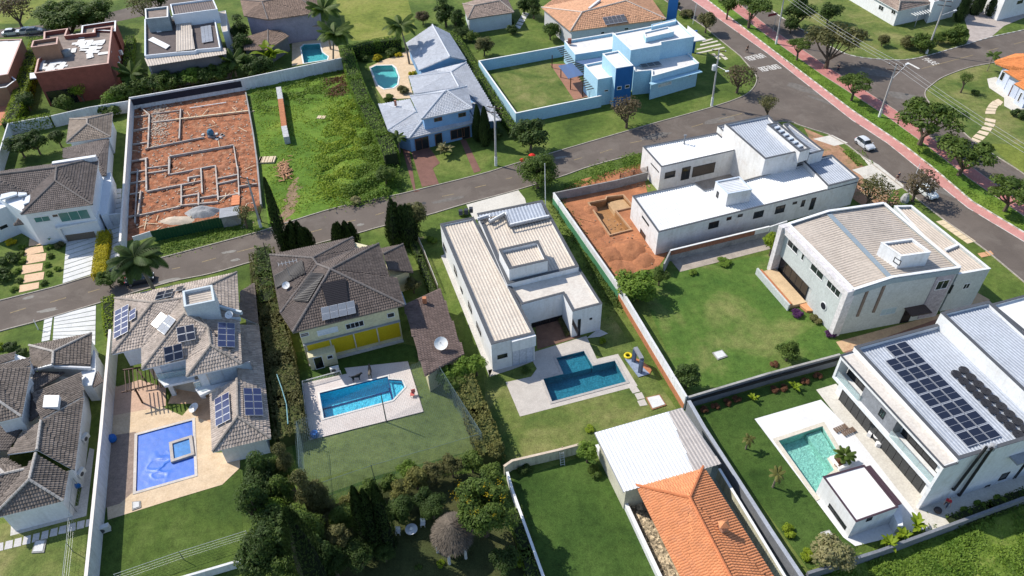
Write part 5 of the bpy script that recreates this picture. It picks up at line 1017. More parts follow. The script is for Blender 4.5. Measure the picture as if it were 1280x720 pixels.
f0, f1 = [min(Y, key=lambda p: (p-V[k]).length) for k in 'dc']; winp(r, f0, f1, T1(893,608,0)[:2], T1(928,585,0)[:2], mull=2, fm=M('wood_frame', (.2,.1,.06))); winp(r, f0, f1, T1(1014,585,0)[:2], T1(1047,562,0)[:2], mull=2, fm=MATS['wood_frame'])
for x, y in ((697,515),(835,525)): q = G(*T1(x, y, 4.6)); b = MB(); b.box((q.x,q.y,q.z), (.4,.4,1.0)); b.o('chimney', M('chimney_brick', (.35,.15,.1)), r)
# --- houses along the top
r = house('orange_hip_house', 'house with a wide pale orange tile roof and five dark panels at the top', (712,60)); T2 = lambda x, y, z: (640+x/4, y/4, z)
po = M('pale_orange_tile', (.62,.34,.2), .8, .15, .8, 6, isl=.25); e = 4.2
V = VV({'a': T2(148,38,e), 'b': T2(292,157,e), 'c': T2(770,95,e), 'd': T2(650,-70,e), 'e': T2(300,-70,e), 'p': T2(350,62,6.2), 'q': T2(570,5,6.6)}); tile_roof(r, V, [('a','b','p'), ('b','c','q','p'), ('c','d','q'), ('a','p','q','d','e')], po, M('ridge_mortar', (.6,.5,.42)), cw=.4, ch=.5); Y = inset(ccw([V[k] for k in 'abcde']), .6); walls(r, Y, 0, e-.1, M('pale_grey_wall', (.5,.49,.5), .85, .08))
f = [V[k] for k in 'bcp']; solar_px('row of five dark panels on the pale orange tile roof', f, T2(468,125,0)[:2], T2(578,108,0)[:2], T2(560,70,0)[:2], 5, 1, m=MATS['grey_cell'], lines=2)
f0, f1 = [min(Y, key=lambda p: (p-V[k]).length) for k in 'bc']; winp(r, f0, f1, T2(445,170,0)[:2], T2(462,158,0)[:2], fm=wf); winp(r, f0, f1, T2(562,150,0)[:2], T2(582,138,0)[:2], fm=wf)
b = MB(); q = G(*T2(318,20,6.4)); P = W([T2(385,50,0)[:2], T2(440,5,0)[:2]], 6.0); b.beam(P[0], P[1], .5, .5); b.o('white_parapet', white, r)
r = house('brown_roofed_bungalow', 'bungalow with pale brown tile roof at the top, left of the orange-roofed house', (585,32)); e = 3.6
V = VV({'a': T1(1033,20,e), 'b': T1(1058,97,e), 'c': T1(1290,62,e), 'd': T1(1240,-40,e), 'p': T1(1090,30,4.7), 'q': T1(1220,5,4.9)}); bm_ = tk('faded_brown_tile', (.3,.23,.19)); tile_roof(r, V, [('a','b','p'), ('b','c','q','p'), ('c','d','q'), ('a','p','q','d')], bm_, ltr, cw=.4, ch=.5); walls(r, inset(ccw([V[k] for k in 'abcd']), .5), 0, e-.1, MATS['pale_blue_grey_wall'])
r = house('brown_two_storey_house', 'brown tiled two-storey house beside the small pool at the top', (364,50)); e = 6.2
V = VV({'a': T1(-78,0,e), 'b': T1(-60,80,e), 'c': T1(60,100,e), 'd': T1(170,85,e), 'f': T1(322,62,e), 'g': T1(310,-70,e), 'h': T1(-70,-80,e), 'p': T1(30,10,7.6), 'q': T1(200,-20,7.6)}); tile_roof(r, V, [('a','b','c','p'), ('c','d','f','q','p'), ('f','g','q'), ('g','h','a','p','q')], tk('brown_tile', (.24,.17,.13)), btr, cw=.4, ch=.5); walls(r, inset(ccw([V[k] for k in ('a','b','c','d','f','g','h')]), .6), 0, e-.1, M('purple_grey_wall', (.3,.27,.33)))
V = VV({'a': T1(0,160,3.3), 'b': T1(60,150,3.9), 'c': T1(165,180,3.3), 'd': T1(120,150,3.9), 'e': T1(-60,250,3.3), 'f': T1(60,250,3.3), 'a2': T1(-70,190,3.3)}); tile_roof(r, V, [('a2','e','f','b'), ('b','f','c','d')], tk('brown_tile', (.24,.17,.13)), btr, cw=.4, ch=.5); walls(r, inset(ccw([V[k] for k in ('a2','e','f','c','d')]), .3), 0, 3.2, M('dark_grey_wall', (.12,.12,.13)))
V = VV({'a': T1(125,120,3.7), 'b': T1(320,100,3.7), 'c': T1(322,128,3.2), 'd': T1(130,140,3.2)}); tile_roof(r, V, [('a','d','c','b')], bm_, btr, cw=.4, ch=.5); b = MB(); 
for x in (175,250,318): q = G(*T1(x,190,0)); MB().box((q.x,q.y,1.5), (.2,.2,3)).o('porch_post', wood, r)
r = house('red_brick_house', 'red brick house with white boards scattered over its flat concrete roof', (52,115)); T0 = lambda pts, z: W([(x/8, y/8) for x, y in pts], z); br = M('red_brick_wall', (.23,.07,.05), .9, .2, 1, 10, b=.2); roofc = M('weathered_roof_concrete', (.25,.2,.17), .95, .3, .6, 5, dirt=(.14,.12,.11)); cr = M('salmon_coping', (.55,.36,.3), .8, .1)
A = T0([(440,320),(680,285),(655,355),(940,325),(940,285),(1125,265),(1085,635),(345,735),(375,600),(430,540)], 7.0); block(r, A, 7.0, wm=br, rm=roofc, cm=cr, par=.8, th=.25)
block(r, T0([(330,410),(580,372),(572,440),(310,475)], 9.2), 9.2, z0=6, wm=M('tan_brick_wall', (.3,.17,.11), .9, .15, 1, 9), rm=roofc, cm=cr, par=.6, th=.2); block(r, T0([(815,245),(1155,195),(1150,300),(940,290),(930,320),(805,330)], 6.9), 6.6, wm=br, rm=roofc, cm=whiteroof, par=.6, th=.25)
b = MB(); q = T0([(300,735),(460,715),(460,770),(300,790)], 3.4); b.prism(q, 3.3, 3.5); b.o('entrance_canopy', white, r); f0, f1 = T0([(345,735)], 7)[0], T0([(1085,635)], 7)[0]; window(r, f0, f1, .5, 5.5, .1, 3.0, mull=3, gm=MATS['dark_glass'])
grp = 'white boards lying on the red brick house roof'
for i in range(44):
    x, y = ((R.gauss(860,90), R.gauss(450,70)) if i > 14 else (R.uniform(400,660), R.uniform(605,695)))
    x = min(1060, max(400, x)); y = min(690-max(0,x-700)*.13, max(350, y)); c = T0([(x, y)], 6.35)[0]; b = MB(); b.box((c.x, c.y, 6.25+.03*i/8), (R.uniform(.7,1.3), R.uniform(1.3,3.4), .05), R.choice((.15, 1.6))+R.uniform(-.2,.2)+.1); o = b.o('loose_board', M('white_board', (.66,.65,.62), .8, .1)); tag(o, 'white board lying loose on the roof of the red brick house', 'board', grp)
b = MB(); q = T0([(675,555)], 6.2)[0]; b.lathe((q.x,q.y,6.2), [(.9,0),(.9,1.0),(.85,1.05),(.3,1.3)], 16); b.o('water_tank', M('grey_tank', (.22,.24,.25), .6), r)
b = MB(); q = T0([(1160,400)], 4)[0]
for i in range(6): q = T0([(1165+R.uniform(-20,30), 380+i*60)], 3.2)[0]; MB().box((q.x, q.y, 2.6), (1.2,.7,.9), .1).o('roof_box', midgrey if i % 2 else white, r)
r = house('stepped_flat_house', 'grey and white stepped flat-roofed house behind the building plot', (182,85)); T4 = lambda pts, z: W([(x/4, y/4) for x, y in pts], z); dkr = M('brown_metal_deck', (.15,.12,.11), .7, .2, 1, 6)
block(r, T4([(722,95),(875,80),(880,110),(965,100),(1075,90),(1102,238),(985,248),(975,255),(878,262),(722,278)], 6.4), 6.4, rm=dkr, rd=0, pitch=.5, par=.6, th=.25, wm=MATS['cool_white_wall'])
block(r, T4([(725,45),(840,32),(840,85),(728,95)], 9.0), 9.0, z0=6, rm=roofc, par=.4, th=.2, wm=M('grey_green_wall', (.25,.3,.32)), cm=whiteroof)
block(r, T4([(850,20),(1065,-8),(1088,45),(862,75)], 8.6), 8.6, z0=5.5, rm=dkr, par=.4, th=.25, wm=MATS['cool_white_wall'], rd=1, pitch=.5)
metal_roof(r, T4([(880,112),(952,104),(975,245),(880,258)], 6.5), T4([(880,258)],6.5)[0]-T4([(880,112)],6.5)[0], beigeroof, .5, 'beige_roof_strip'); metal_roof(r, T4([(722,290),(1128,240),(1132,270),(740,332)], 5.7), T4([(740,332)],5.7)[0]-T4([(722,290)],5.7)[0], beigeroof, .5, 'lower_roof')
A = inset(ccw(T4([(722,285),(1128,235),(1132,265),(740,325)], 5.6)), .3); walls(r, A, 0, 5.55, M('dark_grey_wall', (.12,.12,.13))); block(r, T4([(1088,60),(1128,52),(1138,155),(1112,160)], 5.6), 5.6, rm=beigeroof, par=.1, th=.1, wm=white)
u = T4([(1010,215),(1065,205),(1055,125)], 6.1); solar('pale grid of roof panels on the stepped flat-roofed house', u[0], (u[1]-u[0])/3, (u[2]-u[1])/5, 3, 5, m=MATS['pale_collector'], lines=1)
b = MB(); b.prism(T4([(775,133),(800,130),(808,160),(785,163)], 6.0), 6, 6.2); b.prism(T4([(740,200),(765,185),(850,228),(830,245)], 6.1), 6.05, 6.15); b.o('roof_plate', whiteroof, r)
r = house('white_roofed_building', 'building with a plain white metal roof and brick edge on the left border', (10,110)); block(r, W([(-60,52),(27.5,49),(10,93),(-60,104)], 5.0), 5.0, rm=whiteroof, wm=M('tan_brick_wall', (.3,.17,.11)), cm=M('salmon_coping', (.5,.3,.25)), par=.2, th=.2, rd=0, pitch=.8)
block(r, W([(-60,104),(11,92),(20,100),(8,109),(-60,118)], 3.8), 3.8, rm=roofc, wm=MATS['tan_brick_wall'], cm=whiteroof, par=.5)
r = house('white_corner_house', 'white bungalow with grey-brown tile roof and slatted pergola above the side street', (1118,32)); e = 3.7
V = VV({'a': (1052,-26,e), 'b': (1122.8,14,e), 'c': (1170,3.5,e), 'd': (1115,-44,e), 'p': (1125,2,5.0), 'q': (1085,-30,5.4)}); tile_roof(r, V, [('a','b','p','q'), ('b','c','p'), ('c','d','q','p'), ('a','q','d')], bm_, ltr, cw=.4, ch=.5, fascia=white); Y = inset(ccw([V[k] for k in 'abcd']), .5); walls(r, Y, 0, e-.1)
f0, f1 = [min(Y, key=lambda p: (p-V[k]).length) for k in 'ab']; winp(r, f0, f1, (1098,11), (1105,9), fm=wf, mull=2); winp(r, f0, f1, (1114,16), (1120,14.5), fm=wf, mull=2)
block(r, W([(1168,2),(1200,-6),(1190,-30),(1150,-22)], 5), 5, rm=roofc)
rp = thing('pergola', 'white slatted pergola on the end wall of the white bungalow', 'pergola', G(1140,33))
for i in range(7): a, c = lerp(G(1137,16,2.8), G(1158,11.5,2.8), i/6), lerp(G(1145,20,2.8), G(1164,16,2.8), i/6); b = MB(); b.beam(a, c, .12, .14); b.o('slat', white, rp)
for p in ((1143,34),(1160,28)): q = G(*p); MB().box((q.x,q.y,1.3), (.12,.12,2.7)).o('post', midgrey, rp)
r = house('white_villa', 'white villa with tall walls behind the paved drive at the top right', (1256,17)); block(r, W([(1240,-14),(1258,-4),(1300,-14),(1290,-40),(1250,-36)], 5.5), 5.5, rm=roofc); block(r, W([(1195,-6),(1224,-14),(1236,-30),(1200,-30)], 4.5), 4.5, rm=roofc)
winp(r, G(1258,-4,5.5), G(1300,-14,5.5), (1271,5), (1279,0))
# orange house right edge
r = house('orange_sawtooth_house', 'small house with stepped bright orange tile roofs and orange door at the right border', (1245,110)); Zr = lambda x, y, z: (1225+x/8.47, 60+y/8.47, z); e = 3.7; oo = M('bright_orange_tile', (.62,.22,.07), .8, .14, .8, 6, isl=.2)
for k, d in enumerate(({'a': Zr(150,140,e), 'b': Zr(165,172,e), 'c': Zr(345,242,e), 'd': Zr(620,240,5.4), 'e': Zr(620,60,5.4), 'f': Zr(380,62,e)}, {'a': Zr(245,240,e+.25), 'b': Zr(410,345,e+.25), 'c': Zr(640,330,5.6), 'd': Zr(640,230,5.6)}, {'a': Zr(360,380,e+.5), 'b': Zr(560,500,e+.5), 'c': Zr(700,400,5.9), 'd': Zr(466,335,5.2)})):
    V = VV(d); tile_roof(r, V, [tuple(d)], oo, orc, cw=.35, ch=.45, fascia=M('roof_underside', (.2,.17,.14)))
bw2 = M('blue_grey_house_wall', (.5,.55,.66), .8, .05)
def blk(pts, z): 
    P = ccw(W([Zr(x, y, 0)[:2] for x, y in pts], 0)); walls(r, P, 0, z, bw2); return W([Zr(x, y, 0)[:2] for x, y in pts], 0)
p = blk([(165,380),(250,438),(620,300),(520,200)], 3.5); winp(r, p[0], p[1], Zr(205,330,0)[:2], Zr(270,270,0)[:2], fm=wf)
p = blk([(245,465),(290,505),(360,540),(620,420),(560,330)], 3.55); winp(r, p[1], p[2], Zr(300,505,0)[:2], Zr(350,395,0)[:2], gm=M('orange_door', (.55,.22,.02), .6, .15, 3, 9), fm=M('wood_frame', (.2,.1,.06)), name='door')
p = blk([(350,580),(440,640),(640,560),(600,450)], 3.6); winp(r, p[0], p[1], Zr(395,560,0)[:2], Zr(450,480,0)[:2], fm=wf)
# ------------------------------------------------------------ walls, fences, building site
def pw(name, label, pts, h, m, cap=None, th=.18, cat='wall', group=None): return fence_wall(name, label, cat, W(pts, h), h, th, m, cap, group=group)
wm_ = M('wall_white', (.66,.67,.68), .85, .08, .5, 4, dirt=(.54,.53,.52), streak=.25); gw = M('wall_grey', (.17,.18,.2), .85, .15, .5, 4, dirt=(.18,.18,.18)); cw_ = M('wall_cream', (.55,.53,.4), .85, .1, .5, 4, dirt=(.4,.38,.3), streak=.5)
pw('boundary_wall', 'tall white wall with a bright coping between the two left bottom gardens', [(137.5,412),(126,540),(107.5,720),(103,765)], 2.7, wm_, M('wall_top', (.72,.66,.6), .8, .1), .25)
pw('plot_wall', 'long grey-white wall down the left side of the building plot', [(162,124),(150,302)], 2.3, wm_, M('wall_top', (.72,.66,.6)), .25)
r = pw('plot_wall', 'long wall behind the building plot and overgrown lot, black-coated towards the plot', [(161,122),(300,98.5),(428,72)], 2.6, wm_, None, .25)
P = W([(161,122),(300,98.5)], 2.6); d = (P[1]-P[0]).normalized(); n = Vector((d.y,-d.x,0)); b = MB(); b.prism([Vector((q.x,q.y,0)) for q in (P[0]+n*.125+d*.3, P[1]+n*.125, P[1]+n*.2, P[0]+n*.2+d*.3)], .9, 2.2); b.o('black_coating', M('black_coating', (.02,.022,.035), .8, .2), r)
pw('garden_wall', 'bluish white wall round the small garden in the upper left', [(-12,225),(10,154),(62,145),(110,134),(160,126)], 2.4, wm_, None, .2)
pw('side_wall', 'short white wall joining the white tiled house to the plot wall', [(124,270),(151,266)], 2.0, wm_, None, .2)
pw('garden_wall', 'light blue and white wall enclosing the lawn of the light blue house', [(706,57),(640,69),(598.8,76.3),(645,141.5),(700,130),(752,119.5)], 2.4, lb, whiteroof, .2)
r = pw('boundary_wall', 'long white wall running diagonally from the dug pool to the small dark-roofed corner, brick below', [(692,241),(775,359),(858,496)], 2.3, wm_, M('pale_coping', (.6,.6,.6)), .2)
r['label'] = 'long diagonal white wall beside the dug pool, green then brick at its foot'
P = W([(692,241),(775,359),(858,496)], 2.3)
def foot(P0, P1, z0, z1, name, m, root):
    d = (P1-P0); d.z = 0; d.normalize(); n = Vector((d.y,-d.x,0)); n = n if n.dot(-P0) > 0 else -n
    b = MB(); b.prism([Vector((q.x,q.y,0)) for q in (P0+n*.09, P1+n*.09, P1+n*.15, P0+n*.15)], z0, z1); return b.o(name, m, root)
foot(P[0], P[1], 0, 1.3, 'green_panel', M('green_paint', (.06,.2,.1), .8, .15), r); foot(P[1], P[2], 0, 1.0, 'brick_base', M('orange_brick', (.42,.17,.08)), r)
r = pw('boundary_wall', 'dark grey wall with a black stripe between the big lawn and the green pool garden', [(859,497),(960,467),(1050,443)], 2.0, gw, concrete, .2)
P = W([(859,497),(1050,443)], 2.0); foot(P[0], P[1], 1.1, 1.6, 'black_stripe', M('black_stripe', (.02,.02,.022)), r)
pw('boundary_wall', 'grey wall between the shed plot and the green pool garden', [(861,501),(880,534),(966,667),(1003,722),(1030,765)], 2.0, gw, M('blue_grey_cap', (.33,.35,.39)), .35)
pw('boundary_wall', 'cream wall with a white top beside the orange tiled roof at the bottom', [(899,586),(960,686),(1000,752)], 1.8, cw_, whiteroof, .2)
pw('boundary_wall', 'low grey wall along the bottom edge of the green pool garden', [(1010,716),(1100,688),(1280,622),(1340,600)], 1.3, gw, None, .3)
pw('boundary_wall', 'raw plaster wall between the street verge and the dug pool', [(692,241),(771,225),(810,215)], 1.6, plaster, None, .2)
r = pw('boundary_wall', 'concrete wall with a brick upper band between the unfinished house and big lawn', [(830,330),(838,313)], 2.0, plaster, None, .2)
for nm, a, c in (('wall', 0, 1.1),): b = MB(); P = W([(838,313),(944,287),(962,283)], 2.0); b.beam(Vector((*P[0][:2],0)), Vector((*P[2][:2],0)), .2, 1.1); b.o(nm, plaster, r)
b = MB(); b.beam(Vector((*P[0][:2],1.1)), Vector((*P[1][:2],1.1)), .2, .86); b.o('brick_band', M('rough_brick', (.3,.13,.08), .95, .3, 3, 9, b=.4), r); b = MB(); b.beam(Vector((*P[1][:2],1.1)), Vector((*P[2][:2],1.1)), .2, .86); b.beam(Vector((*P[0][:2],1.97)), Vector((*P[2][:2],1.97)), .26, .08); b.o('coping', whiteroof, r)
pw('boundary_wall', 'white topped wall from the brick band to the beige-roofed house', [(963,283),(984,276)], 2.0, wm_, None, .2)
pw('garden_wall', 'streaked cream wall behind the small lawn at the bottom centre', [(630,583),(640,576),(700,562),(730,554)], 1.6, cw_, M('orange_stained_cap', (.55,.45,.35)), .2)
pw('garden_wall', 'low white wall on the left side of the bottom centre lawn', [(634,590),(641,614),(679,720),(700,770)], 1.4, wm_, whiteroof, .2)
pw('garden_wall', 'ribbed white wall between the bottom centre lawn and the orange tiled house', [(746,556),(781,626),(825,720),(848,765)], .9, M('ribbed_white', (.6,.6,.6)), whiteroof, .3)
pw('low_wall', 'low white wall behind the trees at the bottom left lawn', [(225,722),(297,701),(340,688)], 1.1, wm_, None, .25)
pw('site_wall', 'low grey block wall along the right side of the building plot', [(307,115),(316,165),(321,200),(326,255)], .7, plaster, None, .25)
# green sheet fence
P = W([(165,296),(187.5,289),(284,269.5),(293,268)], 2.0); r = thing('site_fence', 'dark green metal sheet fence between building plot and street verge', 'fence', Vector((*P[1][:2],0))); gs = M('green_sheet', (.012,.07,.03), .5, .15, 1, 4)
n_ = 26
for i in range(n_): b = MB(); a, c = lerp(P[1], P[2], i/n_), lerp(P[1], P[2], (i+.97)/n_); a = Vector((*a[:2],0)); c = Vector((*c[:2],0)); b.beam(a, c, .06, 2.0+R.uniform(-.03,.03)); b.o('fence_panel', gs, r)
b = MB(); b.beam(Vector((*P[0][:2],1.0)), Vector((*P[1][:2],1.0)), .1, 1.0); b.o('white_panel', whiteroof, r)
r = thing('site_gate', 'small grey site hut beside the green sheet fence', 'hut', G(288,282)); r['category'] = 'hut'; b = MB(); b.box((*G(291,278)[:2],1.0), (2.6,2.2,2.0), .25); b.o('wall', concrete, r); b = MB(); b.box((*G(291,278)[:2],2.06), (3.0,2.6,.1), .25); b.o('roof', midgrey, r)
# foundation beams and mounds on the plot
zc = lambda x, y: (145+x/5.76, 90+y/5.76); zd = lambda x, y: (145+x/5.76, 200+y/5.76)
r = thing('foundation_beams', 'grid of low concrete foundation beams on the red building plot', 'foundations', G(230,230)); fb = M('foundation_concrete', (.46,.42,.38), .95, .3, 1, 6, dirt=(.36,.2,.12)); trench = M('trench_shade_soil', (.12,.05,.03), .95, .3, 1, 5)  # dark earth strips beside the beams, trench shade painted into their colour
segs = [(zc(145,235),zc(245,320),.3),(zc(245,320),zc(235,565),.3),(zc(135,332),zc(240,320),.2),(zc(110,435),zc(240,410),.2),(zc(105,533),zc(235,515),.2),(zc(95,660),zc(235,628),.2),(zc(470,280),zc(460,495),.35),(zc(255,310),zc(485,280),.15),(zc(270,370),zc(485,345),.15),(zc(215,565),zc(640,480),.25),(zc(390,622),zc(850,540),.35),(zc(385,625),zc(385,720),.25),(zc(850,540),zc(885,760),.2),
 (zd(90,20),zd(225,5),.2),(zd(85,105),zd(215,85),.2),(zd(80,182),zd(215,160),.2),(zd(80,262),zd(200,240),.2),(zd(60,425),zd(180,405),.2),(zd(225,70),zd(380,50),.2),(zd(230,105),zd(395,80),.2),(zd(220,0),zd(225,235),.3),(zd(225,240),zd(480,190),.3),(zd(480,190),zd(625,160),.25),(zd(390,0),zd(385,115),.25),(zd(395,115),zd(620,70),.25),(zd(620,70),zd(720,52),.25),(zd(720,52),zd(740,300),.25),(zd(615,70),zd(625,250),.25),(zd(475,190),zd(475,340),.25),(zd(480,275),zd(600,255),.25),(zd(600,250),zd(600,340),.35),(zd(470,340),zd(740,315),.3),(zd(610,285),zd(735,265),.25),(zd(735,145),zd(880,115),.25),(zd(735,185),zd(885,150),.25),(zd(740,280),zd(885,255),.25),(zd(880,60),zd(890,270),.25),(zd(890,205),zd(1020,185),.3),(zd(185,240),zd(165,410),.4),(zd(165,410),zd(470,345),.2),(zd(160,80),zd(140,460),.15),(zd(470,190),zd(520,180),.2),(zd(520,140),zd(610,125),.25),(zd(525,140),zd(525,170),.25)]
for a, c, h in segs:
    P = W([a, c]); b = MB(); b.beam(P[0], P[1], R.uniform(.18,.27), h+.15+R.uniform(0,.05)); b.o('foundation_beam', fb, r)
    tr_ = MB() if a is segs[0][0] else tr_; d_ = (P[1]-P[0]).normalized(); n_ = Vector((-d_.y, d_.x, 0)); L_ = (P[1]-P[0]).length; k = 0
    while k < L_-.5:
        w_ = R.uniform(.4,1.6)
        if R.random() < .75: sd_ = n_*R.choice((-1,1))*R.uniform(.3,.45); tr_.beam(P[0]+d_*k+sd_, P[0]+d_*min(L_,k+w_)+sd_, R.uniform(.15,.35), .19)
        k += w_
o = tr_.o('trench_shade_strip', trench, r, stuff=True)
def heap(name, label, cat, px, rad, h, m, seed=0, sy=1):
    root = thing(name, label, cat, G(*px)); b = MB(); n = 26; k = 8; vs = []
    for j in range(k+1):
        for i in range(n):
            a = 2*pi*i/n; q = 1-j/k; rr = rad*q*(1+.25*MN.noise(Vector((cos(a)*1.5, sin(a)*1.5, seed)))); z = h*(1-q*q)*(1+.3*MN.noise(Vector((cos(a)*2*q, sin(a)*2*q, seed+9))))
            vs.append((root.location.x+rr*cos(a), root.location.y+rr*sin(a)*sy, max(-.02, z+.02)))
    b.add(vs, [(j*n+i, j*n+(i+1) % n, (j+1)*n+(i+1) % n, (j+1)*n+i) for j in range(k) for i in range(n)]); b.o('mound', m, root); return root
sandm = M('pale_sand', (.5,.42,.33), .95, .15, 1, 6, b=.4); heap('sand_pile', 'flat pile of pale sand behind the green sheet fence', 'sand pile', (222,276), 3.0, .45, sandm, 1, .4); heap('gravel_pile', 'grey gravel pile at the right end of the green sheet fence', 'gravel pile', (253,266), 2.8, 1.0, M('grey_gravel', (.33,.33,.33), .95, .3, 3, 12, b=.6), 2, .6)
k = 0
er = M('dug_red_earth', (.36,.15,.07), .95, .35, .6, 5, b=.8, dirt=(.25,.1,.05), bd=.1)
for n_, (px, rad, h) in enumerate((((786,312),2.6,.8),((765,318),2.0,.5),((803,325),1.8,.4),((745,290),1.6,.3),((792,221),1.6,.7),((738,262),1.2,.35),((775,336),2.0,.35))):
    lab = ['largest red earth heap in front of the unfinished house end wall','red earth heap left of the largest one by the diagonal wall','red earth heap at the corner below the unfinished house','low earth heap along the diagonal wall left of the dug pool','heap of soil against the upper corner of the unfinished house','small heap at the upper left corner of the dug pool','flat earth heap above the bright green tree'][n_]
    heap('earth_heap', lab, 'earth heap', px, rad, h, er, n_+3)
for i in range(14):
    x, y = R.uniform(215,300), R.uniform(205,285); 
    if y > 262-(x-215)*.1: continue
    o = heap('earth_mound', 'small mound of red earth between the foundation beams', 'earth mound', (x, y), R.uniform(.7,1.3), R.uniform(.25,.5), M('plot_mound', (.33,.14,.075), .95, .35, .8, 5, b=.6), i+20); o['group'] = 'earth mounds on the building plot'
b = MB(); stm = M('rubble', (.48,.38,.3), .95, .3, 2, 8, isl=.4)
for i in range(1800):
    u_ = R.random(); x, y = (R.gauss(198,9), R.gauss(150,18)) if u_ < .55 else (R.uniform(170,318), R.uniform(125,285)); q = G(x, y); s = R.uniform(.06,.24); b.box((q.x,q.y,s*.4), (s*1.6,s,s*.8), R.uniform(0,3))
o = b.o('rubble', stm); o['kind'] = 'stuff'
b = MB()
for i in range(500): x, y = R.choice(((R.uniform(735,835), R.uniform(275,345)), (R.uniform(775,812), R.uniform(212,235)), (R.uniform(1085,1125), R.uniform(238,262)))); q = G(x, y); s = R.uniform(.06,.2); b.box((q.x,q.y,s*.4), (s*1.6,s,s*.8), R.uniform(0,3))
o = b.o('rubble', M('earth_rubble', (.4,.24,.15), .95, .3, 2, 8, isl=.4)); o['kind'] = 'stuff'
# timber, blocks, mixer
def stack(label, px, sz, m, n, rz=0, cat='stack', name='timber_stack', part='plank'):
    root = thing(name, label, cat, G(*px)); q = root.location; z9 = .2 if 160 < px[0] < 320 and px[1] < 262 else 0; u = Vector((cos(rz), sin(rz), 0)); v = Vector((-sin(rz), cos(rz), 0))
    for i in range(n): b = MB(); c = q+v*(i-(n-1)/2)*sz[1]*1.05; b.box((c.x+R.uniform(-.1,.1)*sz[0], c.y, sz[2]/2+.02+z9), sz, rz+R.uniform(-.03,.03)); b.o(part, m, root)
    return root
pl = M('pale_plank', (.6,.48,.33), .85, .15, 2, 8); stack('row of pale planks lying on the grass right of the building plot', (334,201), (2.0,.42,.3), pl, 7, 1.6, 'planks')
stack('orange sheet of roof tiles lying at the front of the building plot', (295,252), (1.3,.7,.15), M('orange_sheet', (.6,.22,.1), .8, .1), 4, .2, 'tile stack', 'tile_stack', 'tile')
stack('single white pole lying across the top of the building plot', (261,133), (7,.16,.12), whiteroof, 1, .27, 'pole', 'lying_pole', 'pole')
r = stack('pale timber trough with slats standing in the middle of the building plot', (266,146), (.35,1.2,.25), pl, 11, 1.57+.2, 'trough', 'timber_trough', 'slat')
r = thing('cement_mixer', 'blue cement mixer with bags heap in the middle of the plot', 'mixer', G(265,172)); q = r.location; bl = M('blue_plastic', (.05,.16,.25), .5, .2); b = MB(); b.lathe((q.x,q.y,.5), [(.3,0),(.65,.3),(.6,.8),(.35,1.2)], 12); b.o('drum', bl, r); b = MB(); b.box((q.x,q.y,.25), (1.2,.6,.4)); b.tube(q+Vector((-.8,0,0)), q+Vector((-.6,0,1)), .05); b.tube(q+Vector((.8,0,0)), q+Vector((.6,0,1)), .05); b.o('stand', midgrey, r); b = MB()
for i in range(6): b.box((q.x+R.uniform(-2,2.2), q.y+R.uniform(-1.2,1), .15), (.7,.45,.28), R.uniform(0,3))
b.o('cement_bag', M('bag', (.4,.42,.42)), r, stuff=True)
r = thing('block_stack', 'narrow stack of grey blocks and red bricks standing on the overgrown lot', 'brick stack', G(358,155)); 
P = [(350,117),(352.5,132),(357,166),(360,180)]; Q_ = [G(*p) for p in P]
for i, (m, a, c) in enumerate(((M('grey_block', (.45,.45,.45), .9, .2, 2, 8), 0, 1), (M('orange_brick', (.42,.17,.08)), 1, 2), (MATS['grey_block'], 2, 3))):
    n2 = max(1, int((Q_[c]-Q_[a]).length/.45))
    for j in range(n2):
        for z in range(5): b = MB(); A, B_ = lerp(Q_[a], Q_[c], j/n2), lerp(Q_[a], Q_[c], (j+.93)/n2); b.beam(A+Vector((R.uniform(-.04,.04),0,z*.3)), B_+Vector((0,0,z*.3)), 1.0, .28); b.o('block', m, r)
r = thing('firewood_heap', 'heap of broken orange wood pieces on the grass beside the building plot', 'wood heap', G(357,213)); b = MB()
for i in range(160): q = G(R.gauss(356,4), R.gauss(214,5)); b.box((q.x,q.y,R.uniform(.1,.5)), (R.uniform(.5,1.3),.14,.08), R.uniform(0,3))
b.o('wood_piece', M('orange_wood', (.5,.27,.15), .9, .3, 2, 8, isl=.4), r, stuff=True)
stack('small pale pallet lying in the middle of the overgrown lot', (402,147), (1.1,.35,.12), pl, 4, 1.4, 'pallet', 'pallet')
# wires, fences of mesh
wire = M('wire', (.05,.06,.06), .6, 0); galv = M('galvanised', (.5,.52,.52), .5, 0, metal=.4)
def mesh_fence(label, pts, h, step=.5, hs=.5, th=.02, m=wire, post=2.5, name='mesh_fence', cat='fence', rail=None, zb=0):
    P = W(pts); root = thing(name, label, cat, P[0]); b = MB()
    for a, c in zip(P, P[1:]):
        n = max(1, int((c-a).length/step))
        for i in range(n+1): q = lerp(a, c, i/n); b.beam(q+Vector((0,0,zb)), q+(c-a).normalized()*th+Vector((0,0,zb)), th, h)
        z = zb
        while z < zb+h: b.beam(a+Vector((0,0,z)), c+Vector((0,0,z)), th, th); z += hs
    b.o('netting', m, root, stuff=True)
    for a, c in zip(P, P[1:]):
        n = max(1, int((c-a).length/post))
        for i in range(n+1): q = lerp(a, c, i/n); MB().tube(q, q+Vector((0,0,zb+h+.05)), .04, n=5).o('post', rail or m, root)
        MB().beam(a+Vector((0,0,zb+h)), c+Vector((0,0,zb+h)), .035, .035).o('rail', rail or m, root)
    return root
r = mesh_fence('dark sports netting stretched over and around the turf behind the bright blue pool', [(379,552),(384,636),(470,606),(604,566),(543,468)], 3.6, .18, .18, .008, M('net_cord', (.1,.15,.16), .8, 0), post=9, rail=M('net_cord', (.1,.15,.16)))
NP = W([(368,527),(372,606),(462,582),(602,540),(538,446),(500,462)], 3.6); b = MB()
